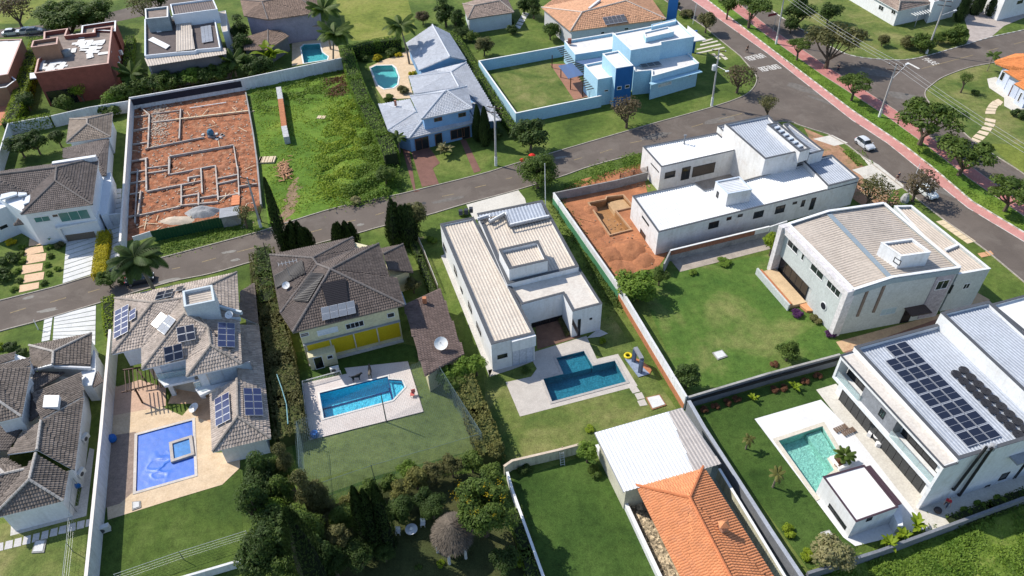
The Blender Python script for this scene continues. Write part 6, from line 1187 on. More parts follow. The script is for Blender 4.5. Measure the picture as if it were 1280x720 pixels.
for dx, dy in ((1,.3),(-.3,1)):
    d = Vector((dx,dy,0)).normalized(); a = Vector((-d.y,d.x,0)); q = [((p-NP[0]).dot(a), (p-NP[0]).dot(d)) for p in NP]; x = min(u_ for u_, v_ in q)
    while x < max(u_ for u_, v_ in q):
        for t0, t1 in clipline(q, (x, 0), (0, 1)): b.beam(NP[0]+a*x+d*t0, NP[0]+a*x+d*t1, .011, .01)
        x += .2
b.o('roof_net', M('net_cord', (.1,.15,.16)), r, stuff=True)
mesh_fence('wire fence with a pale rail across the bottom left clipped lawn', [(150,728),(230,700),(312,674)], 1.6, .4, .4, .012, galv, 4, rail=M('pale_rail', (.33,.36,.35)))
mesh_fence('thin pale fence with posts down the side of the bottom left house', [(100,610),(96,640),(92,690),(86,745)], 1.8, .5, .5, .012, galv, 4, rail=MATS['pale_rail'])
mesh_fence('white topped slat fence between the hedge and the cream-roofed white house', [(515,284),(530,318),(548,364)], 1.2, .25, 1.0, .04, M('fence_slat', (.4,.34,.24)), 3, rail=whiteroof)
mesh_fence('white railing along the corner of the bright blue pool deck', [(380,483),(427,470)], 1.0, .18, .9, .03, whiteroof, 2.5, name='pool_railing', cat='railing', rail=whiteroof)
mesh_fence('white railing down the left edge of the bright blue pool deck', [(379.5,484),(387,549)], 1.0, .6, .9, .03, whiteroof, 2.5, name='pool_railing', cat='railing', rail=whiteroof)
mesh_fence('dark timber rail fence on top of the plaster wall by the unfinished house', [(774,231),(808,222)], 1.0, 2.0, .25, .08, wood, 2, name='rail_fence', cat='fence', zb=1.2)
r = thing('garden_shower', 'dark square-framed garden shower on a small deck by the diagonal wall', 'shower', G(797,467)); b = MB(); a, c = G(792,452), G(800,466); b.beam(a, c, .5, .3, 2.4); b.o('top_bar', MATS['panel_grey'], r)
for q in (a, c): MB().box((q.x,q.y,1.2), (.5,.4,2.4), .9).o('post', M('shower_blue', (.1,.13,.2)), r)
b = MB(); b.prism(W([(781,449),(790,447),(812,468),(798,472)]), .03, .14); b.o('deck', M('blue_mosaic', (.25,.3,.4), .6, .3, 3, 12), r); b = MB(); b.prism(W([(790,446),(803,452),(815,462),(812,468),(803,466)]), .02, .1); b.o('brick_edge', M('orange_brick', (.42,.17,.08)), r)
r = thing('pool_ring', 'yellow inflatable ring leaning by the garden shower', 'pool ring', G(785,446)); b = MB(); n = 20; k0 = 8; vs = []
for i in range(n):
    for j in range(k0): a, c = 2*pi*i/n, 2*pi*j/k0; vs.append((r.location.x+(.42+.15*cos(c))*cos(a), r.location.y+(.42+.15*cos(c))*sin(a), .2+.18*sin(c)))
b.add(vs, [(i*k0+j, i*k0+(j+1) % k0, ((i+1) % n)*k0+(j+1) % k0, ((i+1) % n)*k0+j) for i in range(n) for j in range(k0)]); b.o('ring', M('yellow_vinyl', (.65,.5,.02), .4, .05), r, smooth=True)
# thatched gazebo
r = thing('thatched_gazebo', 'round thatched gazebo on pale posts under the yellow-flowered tree', 'gazebo', G(565,700)); c = G(565,664,3.0); b = MB(); n = 30; vs = []
for j in range(7):
    for i in range(n): a = 2*pi*i/n; rr = 1.9*(j/6)**.9*(1+.05*MN.noise(Vector((cos(a)*3, sin(a)*3, j)))); vs.append((c.x+rr*cos(a), c.y+rr*sin(a)*1.15, 4.4-1.9*(j/6)**1.25+R.uniform(-.04,.04)))
b.add(vs, [(j*n+i, j*n+(i+1) % n, (j+1)*n+(i+1) % n, (j+1)*n+i) for j in range(6) for i in range(n)]); b.o('thatch', M('thatch', (.13,.105,.085), .95, .3, 1.2, 14, b=1, bd=.08), r)
b = MB()
for i in range(2600): a = R.uniform(0, 2*pi); q = R.random()**.5; rr = 1.95*q; z = 4.43-1.9*q**1.25; d = Vector((cos(a), sin(a)*1.15, -.55)); p = Vector((c.x+rr*cos(a), c.y+rr*sin(a)*1.15, z)); s = Vector((-sin(a), cos(a), 0))*.04; b.add([p-s, p+s, p+d*.4+s*.6+Vector((0,0,.05))], [(0,1,2)])
b.o('straw', M('straw', (.17,.14,.11), .95, .2, 2, 8, isl=.5), r, stuff=True)
for i in range(6): a = i*pi/3+.3; q = (c.x+1.7*cos(a), c.y+1.9*sin(a)); MB().tube((*q,0), (*q,2.35), .16, .14, 8).o('post', M('pale_post', (.5,.5,.5)), r)
for i, (lab, px) in enumerate((('white garden chair left of the round white table', (498,667)), ('white round garden table with a centre stand under the trees', (515,666)), ('white garden chair right of the table, next to the gazebo', (529,657)))):
    q = G(*px); r = thing('garden_table' if i == 1 else 'garden_chair', lab, 'table' if i == 1 else 'chair', q); b = MB(); wp = M('white_plastic', (.7,.7,.7), .5, 0)
    if i == 1: b.lathe((q.x,q.y,.7), [(.65,0),(.65,.05)], 16); b.o('table_top', wp, r); b = MB(); b.lathe((q.x,q.y,0), [(.3,0),(.06,.1),(.06,.7)], 8); b.o('stand', wp, r); MB().lathe((q.x,q.y,.76), [(.15,0),(.2,.2),(.05,.35)], 10).o('bowl', wp, r)
    else:
        b.box((q.x,q.y,.45), (.5,.5,.05)); b.o('seat', wp, r); MB().box((q.x,q.y+.24,.72), (.5,.05,.55)).o('backrest', wp, r)
        for dx, dy in ((-.2,-.2),(.2,-.2),(-.2,.2),(.2,.2)): MB().tube((q.x+dx,q.y+dy,0), (q.x+dx,q.y+dy,.45), .03).o('leg', wp, r)
# AC and bits
acunit('white air conditioner beside the utility room door of the yellow-walled house', G(419,464,.2), .3, 1.3); acunit('air conditioner standing on slabs at the foot of the left white wall', G(131,664,.1), .4, 1.5)
for lab, px, m in (('round blue drum on the corner of the bright blue pool deck', (394,546), bl), ('blue float lying at the edge of the brown deck, upper left of the covered pool', (142,551), bl), ('blue bucket by the side wall of the bottom left house', (98,608), bl)):
    q = G(*px); r = thing('blue_drum', lab, 'drum', q); MB().lathe((q.x,q.y,.15), [(.42,0),(.5,.3),(.45,.6),(.3,.62)], 14).o('body', M('bright_blue_plastic', (.01,.12,.42), .4, .05), r); MB().lathe((q.x,q.y,.76), [(.44,0),(.4,.06)], 14).o('lid', MATS['bright_blue_plastic'], r)
q = G(516,496); r = thing('deck_chair', 'small red and white folding chair on the bright blue pool deck', 'chair', q); b = MB(); b.box((q.x,q.y,.5), (.5,.5,.05)); b.o('seat', M('red_fabric', (.6,.12,.1)), r); MB().box((q.x+.1,q.y+.25,.8), (.5,.06,.6), .3).o('backrest', MATS['red_fabric'], r)
for dx, dy in ((-.2,-.2),(.2,-.2),(-.2,.2),(.2,.2)): MB().tube((q.x+dx,q.y+dy,.15), (q.x+dx,q.y+dy,.5), .03).o('leg', galv, r)
for i, (lab, px) in enumerate((('first of two slatted loungers on the terrace by the balcony, left one', (1050,537)), ('second slatted lounger on the terrace by the balcony, right one', (1060,541)))):
    q = G(*px); r = thing('sun_lounger', lab, 'lounger', q)
    for k in range(6): d = Vector((cos(.4), sin(.4), 0)); c = q+d*(k-2.5)*.3; MB().box((c.x,c.y,.3), (.22,.65,.05), .4).o('slat', M('lounger_brown', (.16,.11,.08)), r)
    for dx in (-.7,.7): c = q+Vector((cos(.4), sin(.4), 0))*dx; MB().box((c.x,c.y,.14), (.08,.6,.28), .4).o('leg', MATS['lounger_brown'], r)
r = thing('planter_box', 'white edged square planter with plants at the corner of the green pool', 'planter', G(1052,575)); P = ccw(W([(1036,573),(1049,569),(1063,583),(1048,589)])); b = MB(); ringprism(b, P, inset(P, .3), .05, .4); b.o('edge', whiteroof, r); sheet('soil', inset(P,.3), .3, soil, kind=None, parent=r)
q = G(1095,550); r = thing('garden_table', 'small white table with chairs on the terrace beside the big balcony', 'table', q); MB().lathe((q.x,q.y,.7), [(.5,0),(.5,.05)], 14).o('table_top', whiteroof, r); MB().lathe((q.x,q.y,0.06), [(.3,0),(.05,.08),(.05,.64)], 8).o('stand', whiteroof, r)
for a in (0.3,2.4,4.5): MB().box((q.x+.85*cos(a), q.y+.85*sin(a), .35), (.45,.45,.6), a).o('stool', M('white_plastic', (.7,.7,.7)), r)
r = thing('chimney_flue', 'thin dark flue pipe with a cowl on the front white roof of the unfinished house', 'flue', G(855,180,4.4)); q = r.location; MB().tube(q, q+Vector((0,0,1.6)), .12, n=8).o('pipe', MATS['panel_grey'], r); MB().box((q.x,q.y,q.z+1.65), (.45,.3,.18)).o('cowl', MATS['panel_grey'], r)
r = thing('yellow_debris', 'small heap of yellow bags in the courtyard of the unfinished house', 'bags', G(882,243,.0)); q = G(882,236,1.0)
for i in range(6): MB().box((q.x+R.uniform(-.9,.9), q.y+R.uniform(-.6,.6), .25+.3*(i > 3)), (.8,.55,.35), R.uniform(0,3)).o('bag', M('yellow_bag', (.6,.4,.03)), r)
r = thing('solar_pool_pipes', 'blue hose trailing down the bushy hedge between the left houses', 'hose', G(350,470)); b = MB(); P = [G(*p, 2.3) for p in ((346,468),(352,485),(358,505),(360,530))]
for a, c in zip(P, P[1:]): b.tube(a, c, .06)
b.o('hose', M('pale_blue_hose', (.2,.38,.42), .6), r); r.name = 'garden_hose'
for i, p in enumerate(((1113,240),)): r = thing('rock', 'grey boulder at the corner of the dusty verge by the boulevard', 'rock', G(1130,252)); b = MB(); q = r.location; b.lathe((q.x,q.y,0), [(.6,0),(.7,.5),(.5,1.2),(.2,1.5)], 7); b.o('stone', M('stone_grey', (.35,.35,.35), .9, .2, 1, 5), r)

b = MB(); P = W([(778,618),(793,613),(856,728),(842,745)])
for i in range(1500):
    q = lerp(lerp(P[0], P[1], R.random()), lerp(P[3], P[2], R.random()), R.random()); sz = R.uniform(.12,.45); b.box((q.x,q.y,.06), (sz, sz*.5, R.uniform(.06,.2)), R.uniform(0,3))
o = b.o('stone_rubble', M('mixed_rubble', (.66,.53,.36), .9, .5, 2, 6, isl=.85)); o['kind'] = 'stuff'
for k in range(5):
    b = MB()
    for i in range(26): 
        if k == 0: q0 = G(R.uniform(165,318), R.uniform(120,290)); a = R.uniform(0,3.1); b.box((q0.x,q0.y,R.uniform(.15,.35)), (R.uniform(1.2,3.2),.12,.06), a)
    if k == 0: o = b.o('scrap_timber', M('pale_plank', (.6,.48,.33))); o['kind'] = 'stuff'
# ------------------------------------------------------------ trees, hedges, plants
lf = {'deep': leafmat('leaf_deep', (.018,.04,.01), (.045,.085,.02)), 'mid': leafmat('leaf_mid', (.03,.065,.012), (.075,.125,.025)), 'bright': leafmat('leaf_bright', (.055,.12,.014), (.11,.19,.03)),
      'olive': leafmat('leaf_olive', (.05,.062,.022), (.105,.115,.05)), 'brown': leafmat('leaf_brown', (.05,.045,.03), (.1,.09,.055)), 'cyp': leafmat('leaf_cypress', (.01,.025,.008), (.025,.05,.015), tr=.1),
      'pale': leafmat('leaf_pale', (.11,.13,.06), (.2,.21,.12)), 'yellow': leafmat('leaf_yellow', (.38, .38, .01), (.55, .52, .02), g=1), 'lime': leafmat('leaf_lime', (.09,.16,.01), (.17,.25,.02)), 'dry': leafmat('leaf_dry', (.09, .11, .03), (.17, .19, .065), g=1.3),
      'purple': leafmat('leaf_purple', (.04,.015,.06), (.1,.04,.15)), 'red': leafmat('leaf_red', (.07,.04,.025), (.13,.065,.04)), 'flower': leafmat('flower_yellow', (.36, .3, .01), (.48, .4, .02), g=1), 'white': leafmat('flower_white', (.5, .5, .45), (.65, .65, .6), g=1)}
def rnd(r): 
    while 1:
        v = Vector((r.uniform(-1,1), r.uniform(-1,1), r.uniform(-1,1)))
        if .01 < v.length <= 1: return v.normalized()
def leaf(b, p, n, s, r):
    t_ = n.orthogonal().normalized(); t_.rotate(Matrix.Rotation(r.uniform(0, 6.28), 3, n)); u = n.cross(t_); s *= r.uniform(.65, 1.35)
    b.add([p-t_*s, p-u*s*.5-n*s*.12, p+t_*s, p+u*s*.5-n*s*.12], [(0,1,2,3)])
def crown(seed, shape='round', n=2600, ls=.085, nb=14, br=(.3,.48), gap=0):
    r = random.Random(seed); b = MB(); bl_ = []
    for i in range(nb):
        if shape == 'round': v = rnd(r)*r.uniform(.35,.68); v.z = v.z*.85
        elif shape == 'broad': a = r.uniform(0,6.28); q = r.random()**.5*.78; v = Vector((q*cos(a), q*sin(a), r.uniform(-.12,.16)+.12*(1-q)))
        elif shape == 'tall': v = rnd(r)*.5; v.z = r.uniform(-.8,.8); v.x *= 1-abs(v.z)*.6; v.y *= 1-abs(v.z)*.6
        elif shape == 'cone': z = i/nb*1.9-1; a = r.uniform(0,6.28); q = .6*(1-(z+1)/2)+.05; v = Vector((q*cos(a)*.7, q*sin(a)*.7, z))
        else: v = rnd(r)*.6; v.z = abs(v.z)*.6
        k = r.uniform(*br)
        if shape == 'broad': k *= .75
        if shape == 'cone': k = .16+.35*(1-(v.z+1)/2)
        bl_.append((v, k))
    for i in range(n):
        v, k = bl_[r.randrange(nb)]; d = rnd(r)
        if r.random() < .75 and d.z < -.1: d.z = -d.z
        flat = .62 if shape == 'broad' else 1
        q = k*(r.random()**.35) if gap < r.random() else k*r.uniform(.9,1.15)
        p = v+Vector((d.x, d.y, d.z*flat))*q; m = (d+rnd(r)*.7+Vector((0,0,.25))).normalized(); leaf(b, p, m, ls, r)
    return b, bl_
CR = {}
for key, a in {'round1': (1,'round'), 'round2': (2,'round'), 'round3': (3,'round'), 'broad1': (4,'broad',2600,.06,20), 'broad2': (5,'broad',2600,.06,20), 'sparse1': (6,'round',1100,.06,16,(.25,.42),.5), 'sparse2': (7,'round',1000,.06,16,(.25,.4),.5),
               'tall': (8,'tall',3200,.07,18,(.3,.42)), 'tall2': (11,'tall',3200,.07,18,(.28,.42)), 'cone': (9,'cone',3200,.06,20), 'bush1': (10,'bush',1200,.12,9,(.35,.5)), 'bush2': (12,'bush',1200,.12,9,(.35,.5)), 'cloud': (13,'round',9000,.045,36,(.2,.34)), 'mass1': (14,'round',7500,.045,30,(.24,.4),.3), 'mass2': (15,'tall',7500,.042,30,(.24,.38),.3)}.items():
    b, bl_ = crown(*a); CR[key] = (b, bl_)
MESH = {}
def crown_mesh(key, mk_):
    if (key, mk_) not in MESH: MESH[key, mk_] = CR[key][0].mesh('crown', lf[mk_])
    return MESH[key, mk_]
def trunk_mesh(key, h, rad):          # local: base at 0, crown centre at height h, crown radius rad
    bl_ = CR[key][1]; b = MB(); r = random.Random(hash(key) % 99); r = random.Random(len(key)*7+int(h*3)); fork = Vector((r.uniform(-.1,.1)*h*.3, r.uniform(-.1,.1)*h*.3, max(.3, (h-rad*.55)*.75)))
    w_ = max(.06, .05*rad+.03*h); b.tube((0,0,-.05), fork, w_, w_*.75, 7)
    for v, k in bl_[:7]: q = Vector((v.x*rad, v.y*rad, h+v.z*rad*.6)); m = lerp(fork, q, .5)+Vector((0,0,-.08*rad)); b.tube(fork, m, w_*.55, w_*.35, 5); b.tube(m, q, w_*.35, w_*.1, 4)
    return b.mesh('trunk', bark)
def dist(px, z): return (G(px[0], px[1], z)-Vector((0,0,H))).length
def tree(label, kind, mk_, c, rpx, zc=None, zs=.85, name='tree', cat='tree', group=None, rot=None, trunk=True):
    """c = crown centre in the photo, rpx = crown radius there, zc = its height over the ground"""
    rad = rpx*dist(c, zc or 3)/F
    if zc is None: zc = rad*1.1
    p = G(c[0], c[1], zc); root = thing(name, label, cat, Vector((p.x, p.y, 0)), group); rot = R.uniform(0,6.28) if rot is None else rot
    o = link(bpy.data.objects.new('crown', crown_mesh(kind, mk_)), root); o.location = (0,0,zc); o.scale = (rad, rad*R.uniform(.9,1.1), rad*zs); o.rotation_euler = (0,0,rot)
    if trunk: t_ = link(bpy.data.objects.new('trunk', trunk_mesh(kind, zc, rad)), root); t_.rotation_euler = (0,0,rot)
    return root
def bush(label, mk_, c, rpx, zs=.9, name='bush', group=None, kind=None):
    rad = rpx*dist(c, .8)/F; p = G(c[0], c[1], rad*.3); root = thing(name, label, 'bush', Vector((p.x,p.y,0)), group)
    o = link(bpy.data.objects.new('foliage', crown_mesh(kind or R.choice(('bush1','bush2')), mk_)), root); o.location = (0,0,rad*.25); o.scale = (rad, rad, rad*zs); o.rotation_euler = (0,0,R.uniform(0,6.28))
    st = MB(); st.tube((0,0,-.02), (0,0,rad*.5), .06, .03, 5); link(bpy.data.objects.new('stem', st.mesh('stem', bark)), root); return root
def hedge(label, pts, wd, h, mk_, dens=22, ls=.17, name='hedge', z=0, px_h=None, jag=.12, inner=None):
    P = W(pts, h if px_h is None else px_h); root = thing(name, label, 'hedge', Vector((P[0].x,P[0].y,0))); r = random.Random(len(label)); b = MB(); c = MB()
    for a, q in zip(P, P[1:]):
        a = Vector((a.x,a.y,0)); q = Vector((q.x,q.y,0)); d = (q-a); L_ = d.length; d.normalize(); n = Vector((-d.y,d.x,0)); c.beam(a-d*wd*.3, q+d*wd*.3, wd*.78, h*.9)
        for i in range(int(L_*(wd+2*h)*dens)):
            s = r.uniform(-.4*wd, L_+.4*wd); k = r.random()*(wd+2*h); bump = .5+.5*MN.noise(Vector((a.x+d.x*s, a.y+d.y*s, k))*.9)
            if k < wd: p = a+d*s+n*(k-wd/2)+Vector((0,0,h-jag+bump*jag*2+r.uniform(-.1,.1))); m = Vector((0,0,1))
            elif k < wd+h: p = a+d*s+n*(wd/2-jag+bump*jag*2)+Vector((0,0,k-wd)); m = n
            else: p = a+d*s-n*(wd/2-jag+bump*jag*2)+Vector((0,0,k-wd-h)); m = -n
            leaf(b, p, (m+rnd(r)*.8).normalized(), ls, r)
    c.o('branches', inner or M('hedge_core', (.02,.03,.01), .95, .3), root); b.o('foliage', lf[mk_], root); return root
# palms
def frond_mesh(L_, droop, m, nl=26, lw=.05, ll=.32):
    b = MB(); pts = []
    for i in range(11): s = i/10; pts.append(Vector((L_*(s-.12*s*s*droop), 0, L_*(.42*s-.75*droop*s*s))))
    for a, c in zip(pts, pts[1:]): b.tube(a, c, .03*L_/3, .02*L_/3, 4, cap=False)
    for i in range(nl):
        s = .12+.86*i/nl; k = s*10; j = int(k); p = lerp(pts[j], pts[min(10,j+1)], k-j); t_ = (pts[min(10,j+1)]-pts[j]).normalized() if j < 10 else Vector((1,0,-1)); l = L_*ll*(sin(pi*min(1,s*.85+.15))**.6)
        for sg in (-1,1):
            d = (Vector((.45, sg, 0))+t_*.3+Vector((0,0,-.35))).normalized(); e_ = p+d*l+Vector((0,0,-l*.25)); w_ = t_*lw*L_*.5; mid = lerp(p, e_, .5)+Vector((0,0,l*.08)); b.add([p-w_, p+w_, mid+w_, mid-w_, e_], [(0,1,2,3),(3,2,4)])
    return b.mesh('frond', m)
PALM = {}
def palm(label, mk_, c, rpx, z, lean=(0,0), n=16, droop=.8, name='palm_tree', trunkr=.2, group=None, nl=26, lw=.05, up=.0, cat='palm'):
    rad = rpx*dist(c, z)/F; p = G(c[0], c[1], z); root = thing(name, label, cat, Vector((p.x-lean[0], p.y-lean[1], 0)), group)
    kf = [(mk_, round(droop+d, 2), nl, lw) for d in (-.25,.15,.5)]
    for k in kf:
        if k not in PALM: PALM[k] = frond_mesh(1, k[1], lf[mk_], nl, lw)
    top = Vector((lean[0], lean[1], z))
    if z > .6:
        b = MB(); m_ = 6
        for i in range(m_): s0, s1 = i/m_, (i+1)/m_; b.tube(Vector((lean[0]*s0**1.5, lean[1]*s0**1.5, z*s0)), Vector((lean[0]*s1**1.5, lean[1]*s1**1.5, z*s1)), trunkr*(1.15-.5*s0), trunkr*(1.1-.5*s1), 7)
        link(bpy.data.objects.new('trunk', b.mesh('trunk', palmbark)), root)
    for i in range(n):
        o = link(bpy.data.objects.new('frond', PALM[kf[i % 3]]), root); o.location = top; o.rotation_euler = (R.uniform(-.2,.2), -(.35 if i % 3 == 0 else .1)-up+R.uniform(-.12,.12), 2.399*i+R.uniform(-.2,.2)); s = rad*R.uniform(.95,1.2); o.scale = (s, s, s)
    return root
def bananas(label, mk_, c, rpx, h=1.6, n=9, name='banana_plant', group=None):
    rad = rpx*dist(c, 1)/F; p = G(c[0], c[1], h*.6); root = thing(name, label, 'plant', Vector((p.x,p.y,0)), group); k = ('ban', mk_)
    if k not in PALM:
        b = MB()
        for i in range(8):
            s0, s1 = i/8, (i+1)/8; f = lambda s: Vector((s*.85, 0, .75*s-.75*s*s)); w0, w1 = .17*sin(pi*min(1,s0*.95+.04))**.6, .17*sin(pi*min(1,s1*.95+.04))**.6; a, q = f(s0), f(s1); b.add([a+Vector((0,-w0,.03)), a, a+Vector((0,w0,.03)), q+Vector((0,-w1,.03)), q, q+Vector((0,w1,.03))], [(0,1,4,3),(1,2,5,4)])
        PALM[k] = b.mesh('leaf', lf[mk_])
    for i in range(n): o = link(bpy.data.objects.new('leaf', PALM[k]), root); o.location = (R.uniform(-.2,.2)*rad, R.uniform(-.2,.2)*rad, h*.35); o.rotation_euler = (0, -R.uniform(.2,1.1), 2.399*i); s = rad*R.uniform(.9,1.3); o.scale = (s,s,s)
    b = MB(); b.tube((0,0,0), (0,0,h*.45), .09, .06, 6); link(bpy.data.objects.new('stem', b.mesh('stem', MATS['leaf_mid'])), root); return root
# --- top left
tree('dark thin-leaved tree at the top left corner beyond the street', 'sparse1', 'brown', (17,11), 20, 5)
tree('huge spreading dark green tree over the street at the top left', 'cloud', 'mid', (78,19), 37, 4.8, .55); tree('right half of the spreading trees over the top left street', 'cloud', 'mid', (115,15), 30, 4.6, .6)
tree('olive tree at the top edge left of the stepped flat house', 'sparse2', 'olive', (178,6), 20, 5); tree('dark olive tree at the top edge just above the stepped flat house', 'round2', 'deep', (196,-2), 14, 5)
tree('greyish round tree in front of the red brick house, left one', 'round1', 'olive', (70,105), 13, 2.8); tree('greyish round tree at the right end of the red brick house front', 'round3', 'olive', (117,98), 13, 3)
tree('yellowish small tree between the two trees before the red brick house', 'sparse1', 'lime', (99,113), 12, 2.5); tree('low tree on the lawn below the red brick house', 'round2', 'mid', (80,128), 12, 1.8); tree('dark tree against the bright hedge beside the red brick house', 'round1', 'deep', (31,124), 11, 2.5); bush('round shrub at the plot wall corner beside the pavilion roof', 'mid', (137,139), 15, name='shrub')
hedge('bright green clipped hedge left of the red brick house', [(44,50),(33,85),(22,122),(10,150)], 2.6, 2.6, 'lime'); hedge('green hedge on top of the white wall below the red brick house', [(12,151),(60,143)], 1.2, 2.6, 'lime', z=0)
hedge('dark green hedge right of the red brick house', [(162,45),(160,68),(158,92)], 1.8, 1.8, 'bright')
grp = 'dense shrubs behind the building plot wall'
for i, (x, y, rr, m_) in enumerate(((176,107,12,'mid'),(193,105,11,'deep'),(208,103,12,'mid'),(222,99,10,'deep'),(238,97,11,'bright'),(254,94,10,'deep'),(272,90,12,'mid'),(285,86,11,'deep'),(152,118,12,'mid'),(140,122,10,'bright'),(308,82,13,'mid'),(318,86,10,'deep'))):
    tree('dense green shrub in the row behind the building plot wall', ('round1','round2','round3')[i % 3], m_, (x,y), rr*1.3, 2.2, name='shrub', cat='shrub', group=grp)
palm('bushy palm in front of the stepped flat house, left end', 'mid', (164,92), 17, 3.5, n=18, droop=.5); palm('bushy palm at the right end of the stepped flat house', 'mid', (290,76), 16, 3.5, n=18, droop=.5)
bananas('clump of banana plants by the dark roof left of the small pool', 'lime', (336,70), 20, 3.2, 14); tree('dark tree under the banana clump by the white wall', 'round2', 'deep', (328,82), 15, 2)
tree('dark tree between the stepped flat house and the brown roofs', 'tall', 'deep', (297,35), 16, 3); tree('shaded tree at the foot of the wall left of the brown roofs', 'tall2', 'deep', (304,60), 16, 2.6)
palm('tall coconut palm right of the small pool, lower one', 'mid', (418,42), 22, 8, (1.5,0), 20, .7); palm('tall coconut palm at the top edge beside the brown house', 'mid', (404,12), 20, 9, n=18, droop=.7); palm('coconut palm beside the oval pool garden casting its shadow on the pale blue roof', 'mid', (500,32), 20, 8.5, (-1,0), 18, .75)
# upper left yard and front garden
tree('round grey-green tree in the small walled garden, left of the pair', 'round1', 'deep', (22,180), 15, 2.8); tree('round grey-green tree in the small walled garden, right of the pair', 'round3', 'deep', (42,176), 14, 2.8); tree('smaller dark tree near the pavilion roof in the small walled garden', 'round2', 'deep', (71,171), 10, 2.2)
bush('bright yellow shrub by the front wall of the white tiled house', 'yellow', (14,303), 6); bush('big dark bush at the left edge of the front garden', 'deep', (11,325), 11); bush('dark bush at the lower left of the front garden', 'deep', (3,345), 12); bananas('spiky yucca right of the stepping stones near the porch', 'bright', (65,298), 8, 1.2, 12, 'yucca'); bush('low grey bush right of the porch columns', 'olive', (74,307), 6)
for i, (x, y) in enumerate(((26,317),(28,327),(22,339),(24,351),(17,362),(61,309),(63,320),(59,331),(61,342),(55,354),(72,336),(27,309))): bush('small round shrub edging the tan stepping stones', 'bright' if i % 3 else 'mid', (x,y), 4.5, group='small round shrubs edging the stepping stones')
hedge('yellow-green clipped hedge between the two white slab drives', [(129,291),(122.5,338)], 1.9, 1.3, 'yellow', 75, .12, inner=M('hedge_core_yellow', (.25,.22,.01), .9, .2))
palm('big dark royal palm by the street leaning over the left solar roof', 'deep', (168,322), 30, 8.5, (-1.5,1), 20, .95, trunkr=.28, nl=34); tree('dusty green shrub at the street edge under the big palm', 'round1', 'mid', (133,348), 13, 1.8); bush('small dark bush beside the big palm trunk', 'deep', (155,350), 8)
hedge('yellow-green hedge beside the left solar-roofed house near the street', [(134,372),(137,412)], 1.6, 1.5, 'lime')
for x, y, r_ in ((12,434,8),(26,441,7)): bush('dark round bush on the lawn above the bottom left roofs', 'deep', (x,y), r_, group='pair of dark bushes above the bottom left roofs')
bush('bright green plant at the left edge of the same lawn', 'lime', (1,434), 6)
# building plot and overgrown lot
tree('grey-green tree by the street pole at the building plot corner', 'sparse1', 'olive', (303,266), 15, 3); tree('small olive shrub under the street pole by the street', 'sparse2', 'brown', (322,262), 9, 2.4)
def cypress(label, base, top, wpx, nsp=1, name='cypress'):
    B_ = G(*base); hh = (G(base[0], base[1])-Vector((0,0,H))).length; best = min(((G(top[0], top[1], z).xy-B_.xy).length, z) for z in [k*.25 for k in range(4,64)])[1]
    root = thing(name, label, 'cypress', B_); w_ = wpx*hh/F; b = MB(); r = random.Random(len(label)); c = MB()
    for s in range(nsp):
        o = Vector((R.uniform(-1,1)*w_*.9, R.uniform(-.7,.7)*w_*.7, 0)) if nsp > 1 else Vector(); h2 = best*(R.uniform(.72,1) if s else 1); ww = w_*(.62 if nsp > 1 else 1)
        c.lathe(o, [(ww*.5,.1),(ww*.62,h2*.25),(ww*.45,h2*.6),(.03,h2*.96)], 7)
        for i in range(int(2600/(1+.22*(nsp-1)))):
            z = r.random()**.8; a = r.uniform(0,6.28); rr = ww*min(1, .55+1.6*z)*(1-z)**.6*1.15*r.uniform(.75,1.1); p = o+Vector((rr*cos(a), rr*sin(a), z*h2)); n = (Vector((cos(a), sin(a), .6))+rnd(r)*.5).normalized(); t_ = Vector((cos(a)*.25, sin(a)*.25, 1)); u = n.cross(t_).normalized()*.09; b.add([p-u, p+u, p+t_*.42], [(0,1,2)])
    link(bpy.data.objects.new('branches', c.mesh('branches', M('cypress_core', (.008,.015,.006), .95))), root); link(bpy.data.objects.new('crown', b.mesh('crown', lf['cyp'])), root); return root
cypress('tall thin cypress spire standing by the street above the dark brown roof', (357,316), (335.7,222), 8); cypress('dark many-spired cypress beside the tall spire', (376,314), (372,279), 15, 8); cypress('dark many-spired cypress peeking over the dark brown roof ridge', (432,312), (426,279), 14, 8); cypress('largest dark many-spired cypress on the patterned paving by the street', (500,302), (490,252), 19, 12)
tree('rounded olive-green tree on the street side of the largest dark cypress', 'round3', 'olive', (519,266), 17, 3.4)
cypress('left of two dark cypresses at the corner of the blue-grey roofed house', (598,176), (596,132), 7, 1); cypress('right of two dark cypresses at the corner of the blue-grey roofed house', (607,182), (603,135), 8, 1)
r = thing('weeds', 'thick bright weeds covering the middle of the overgrown lot', 'weeds', G(430,200)); 
def weeds(name, label, poly, n, mk_, ls=.22, hmax=.6, jit=.8):
    P = W(poly); root = thing(name, label, 'weeds', P[0]); r = random.Random(n); b = MB(); x0, x1 = min(p.x for p in P), max(p.x for p in P); y0, y1 = min(p.y for p in P), max(p.y for p in P); k = 0
    while k < n:
        q = Vector((r.uniform(x0,x1), r.uniform(y0,y1), 0))
        if not inside(q, P): continue
        k += 1; q2 = q+Vector((r.gauss(0,jit), r.gauss(0,jit), 0)); kk = .5+1.3*MN.noise(q2*.35)
        if kk < .25 and r.random() < .75: continue
        leaf(b, q2+Vector((0,0,hmax*max(.06, kk)*r.random()**.4)), (Vector((0,0,1.3))+rnd(r)).normalized(), ls, r)
    b.o('weed_leaves', lf[mk_], root, stuff=True); return root
bpy.data.objects.remove(r)
weeds('weed_patch', 'thick bright weeds covering the middle of the overgrown lot', [(425,125),(450,125),(470,190),(455,240),(415,262),(398,240),(395,190),(410,150)], 10000, 'lime', .2, .8)
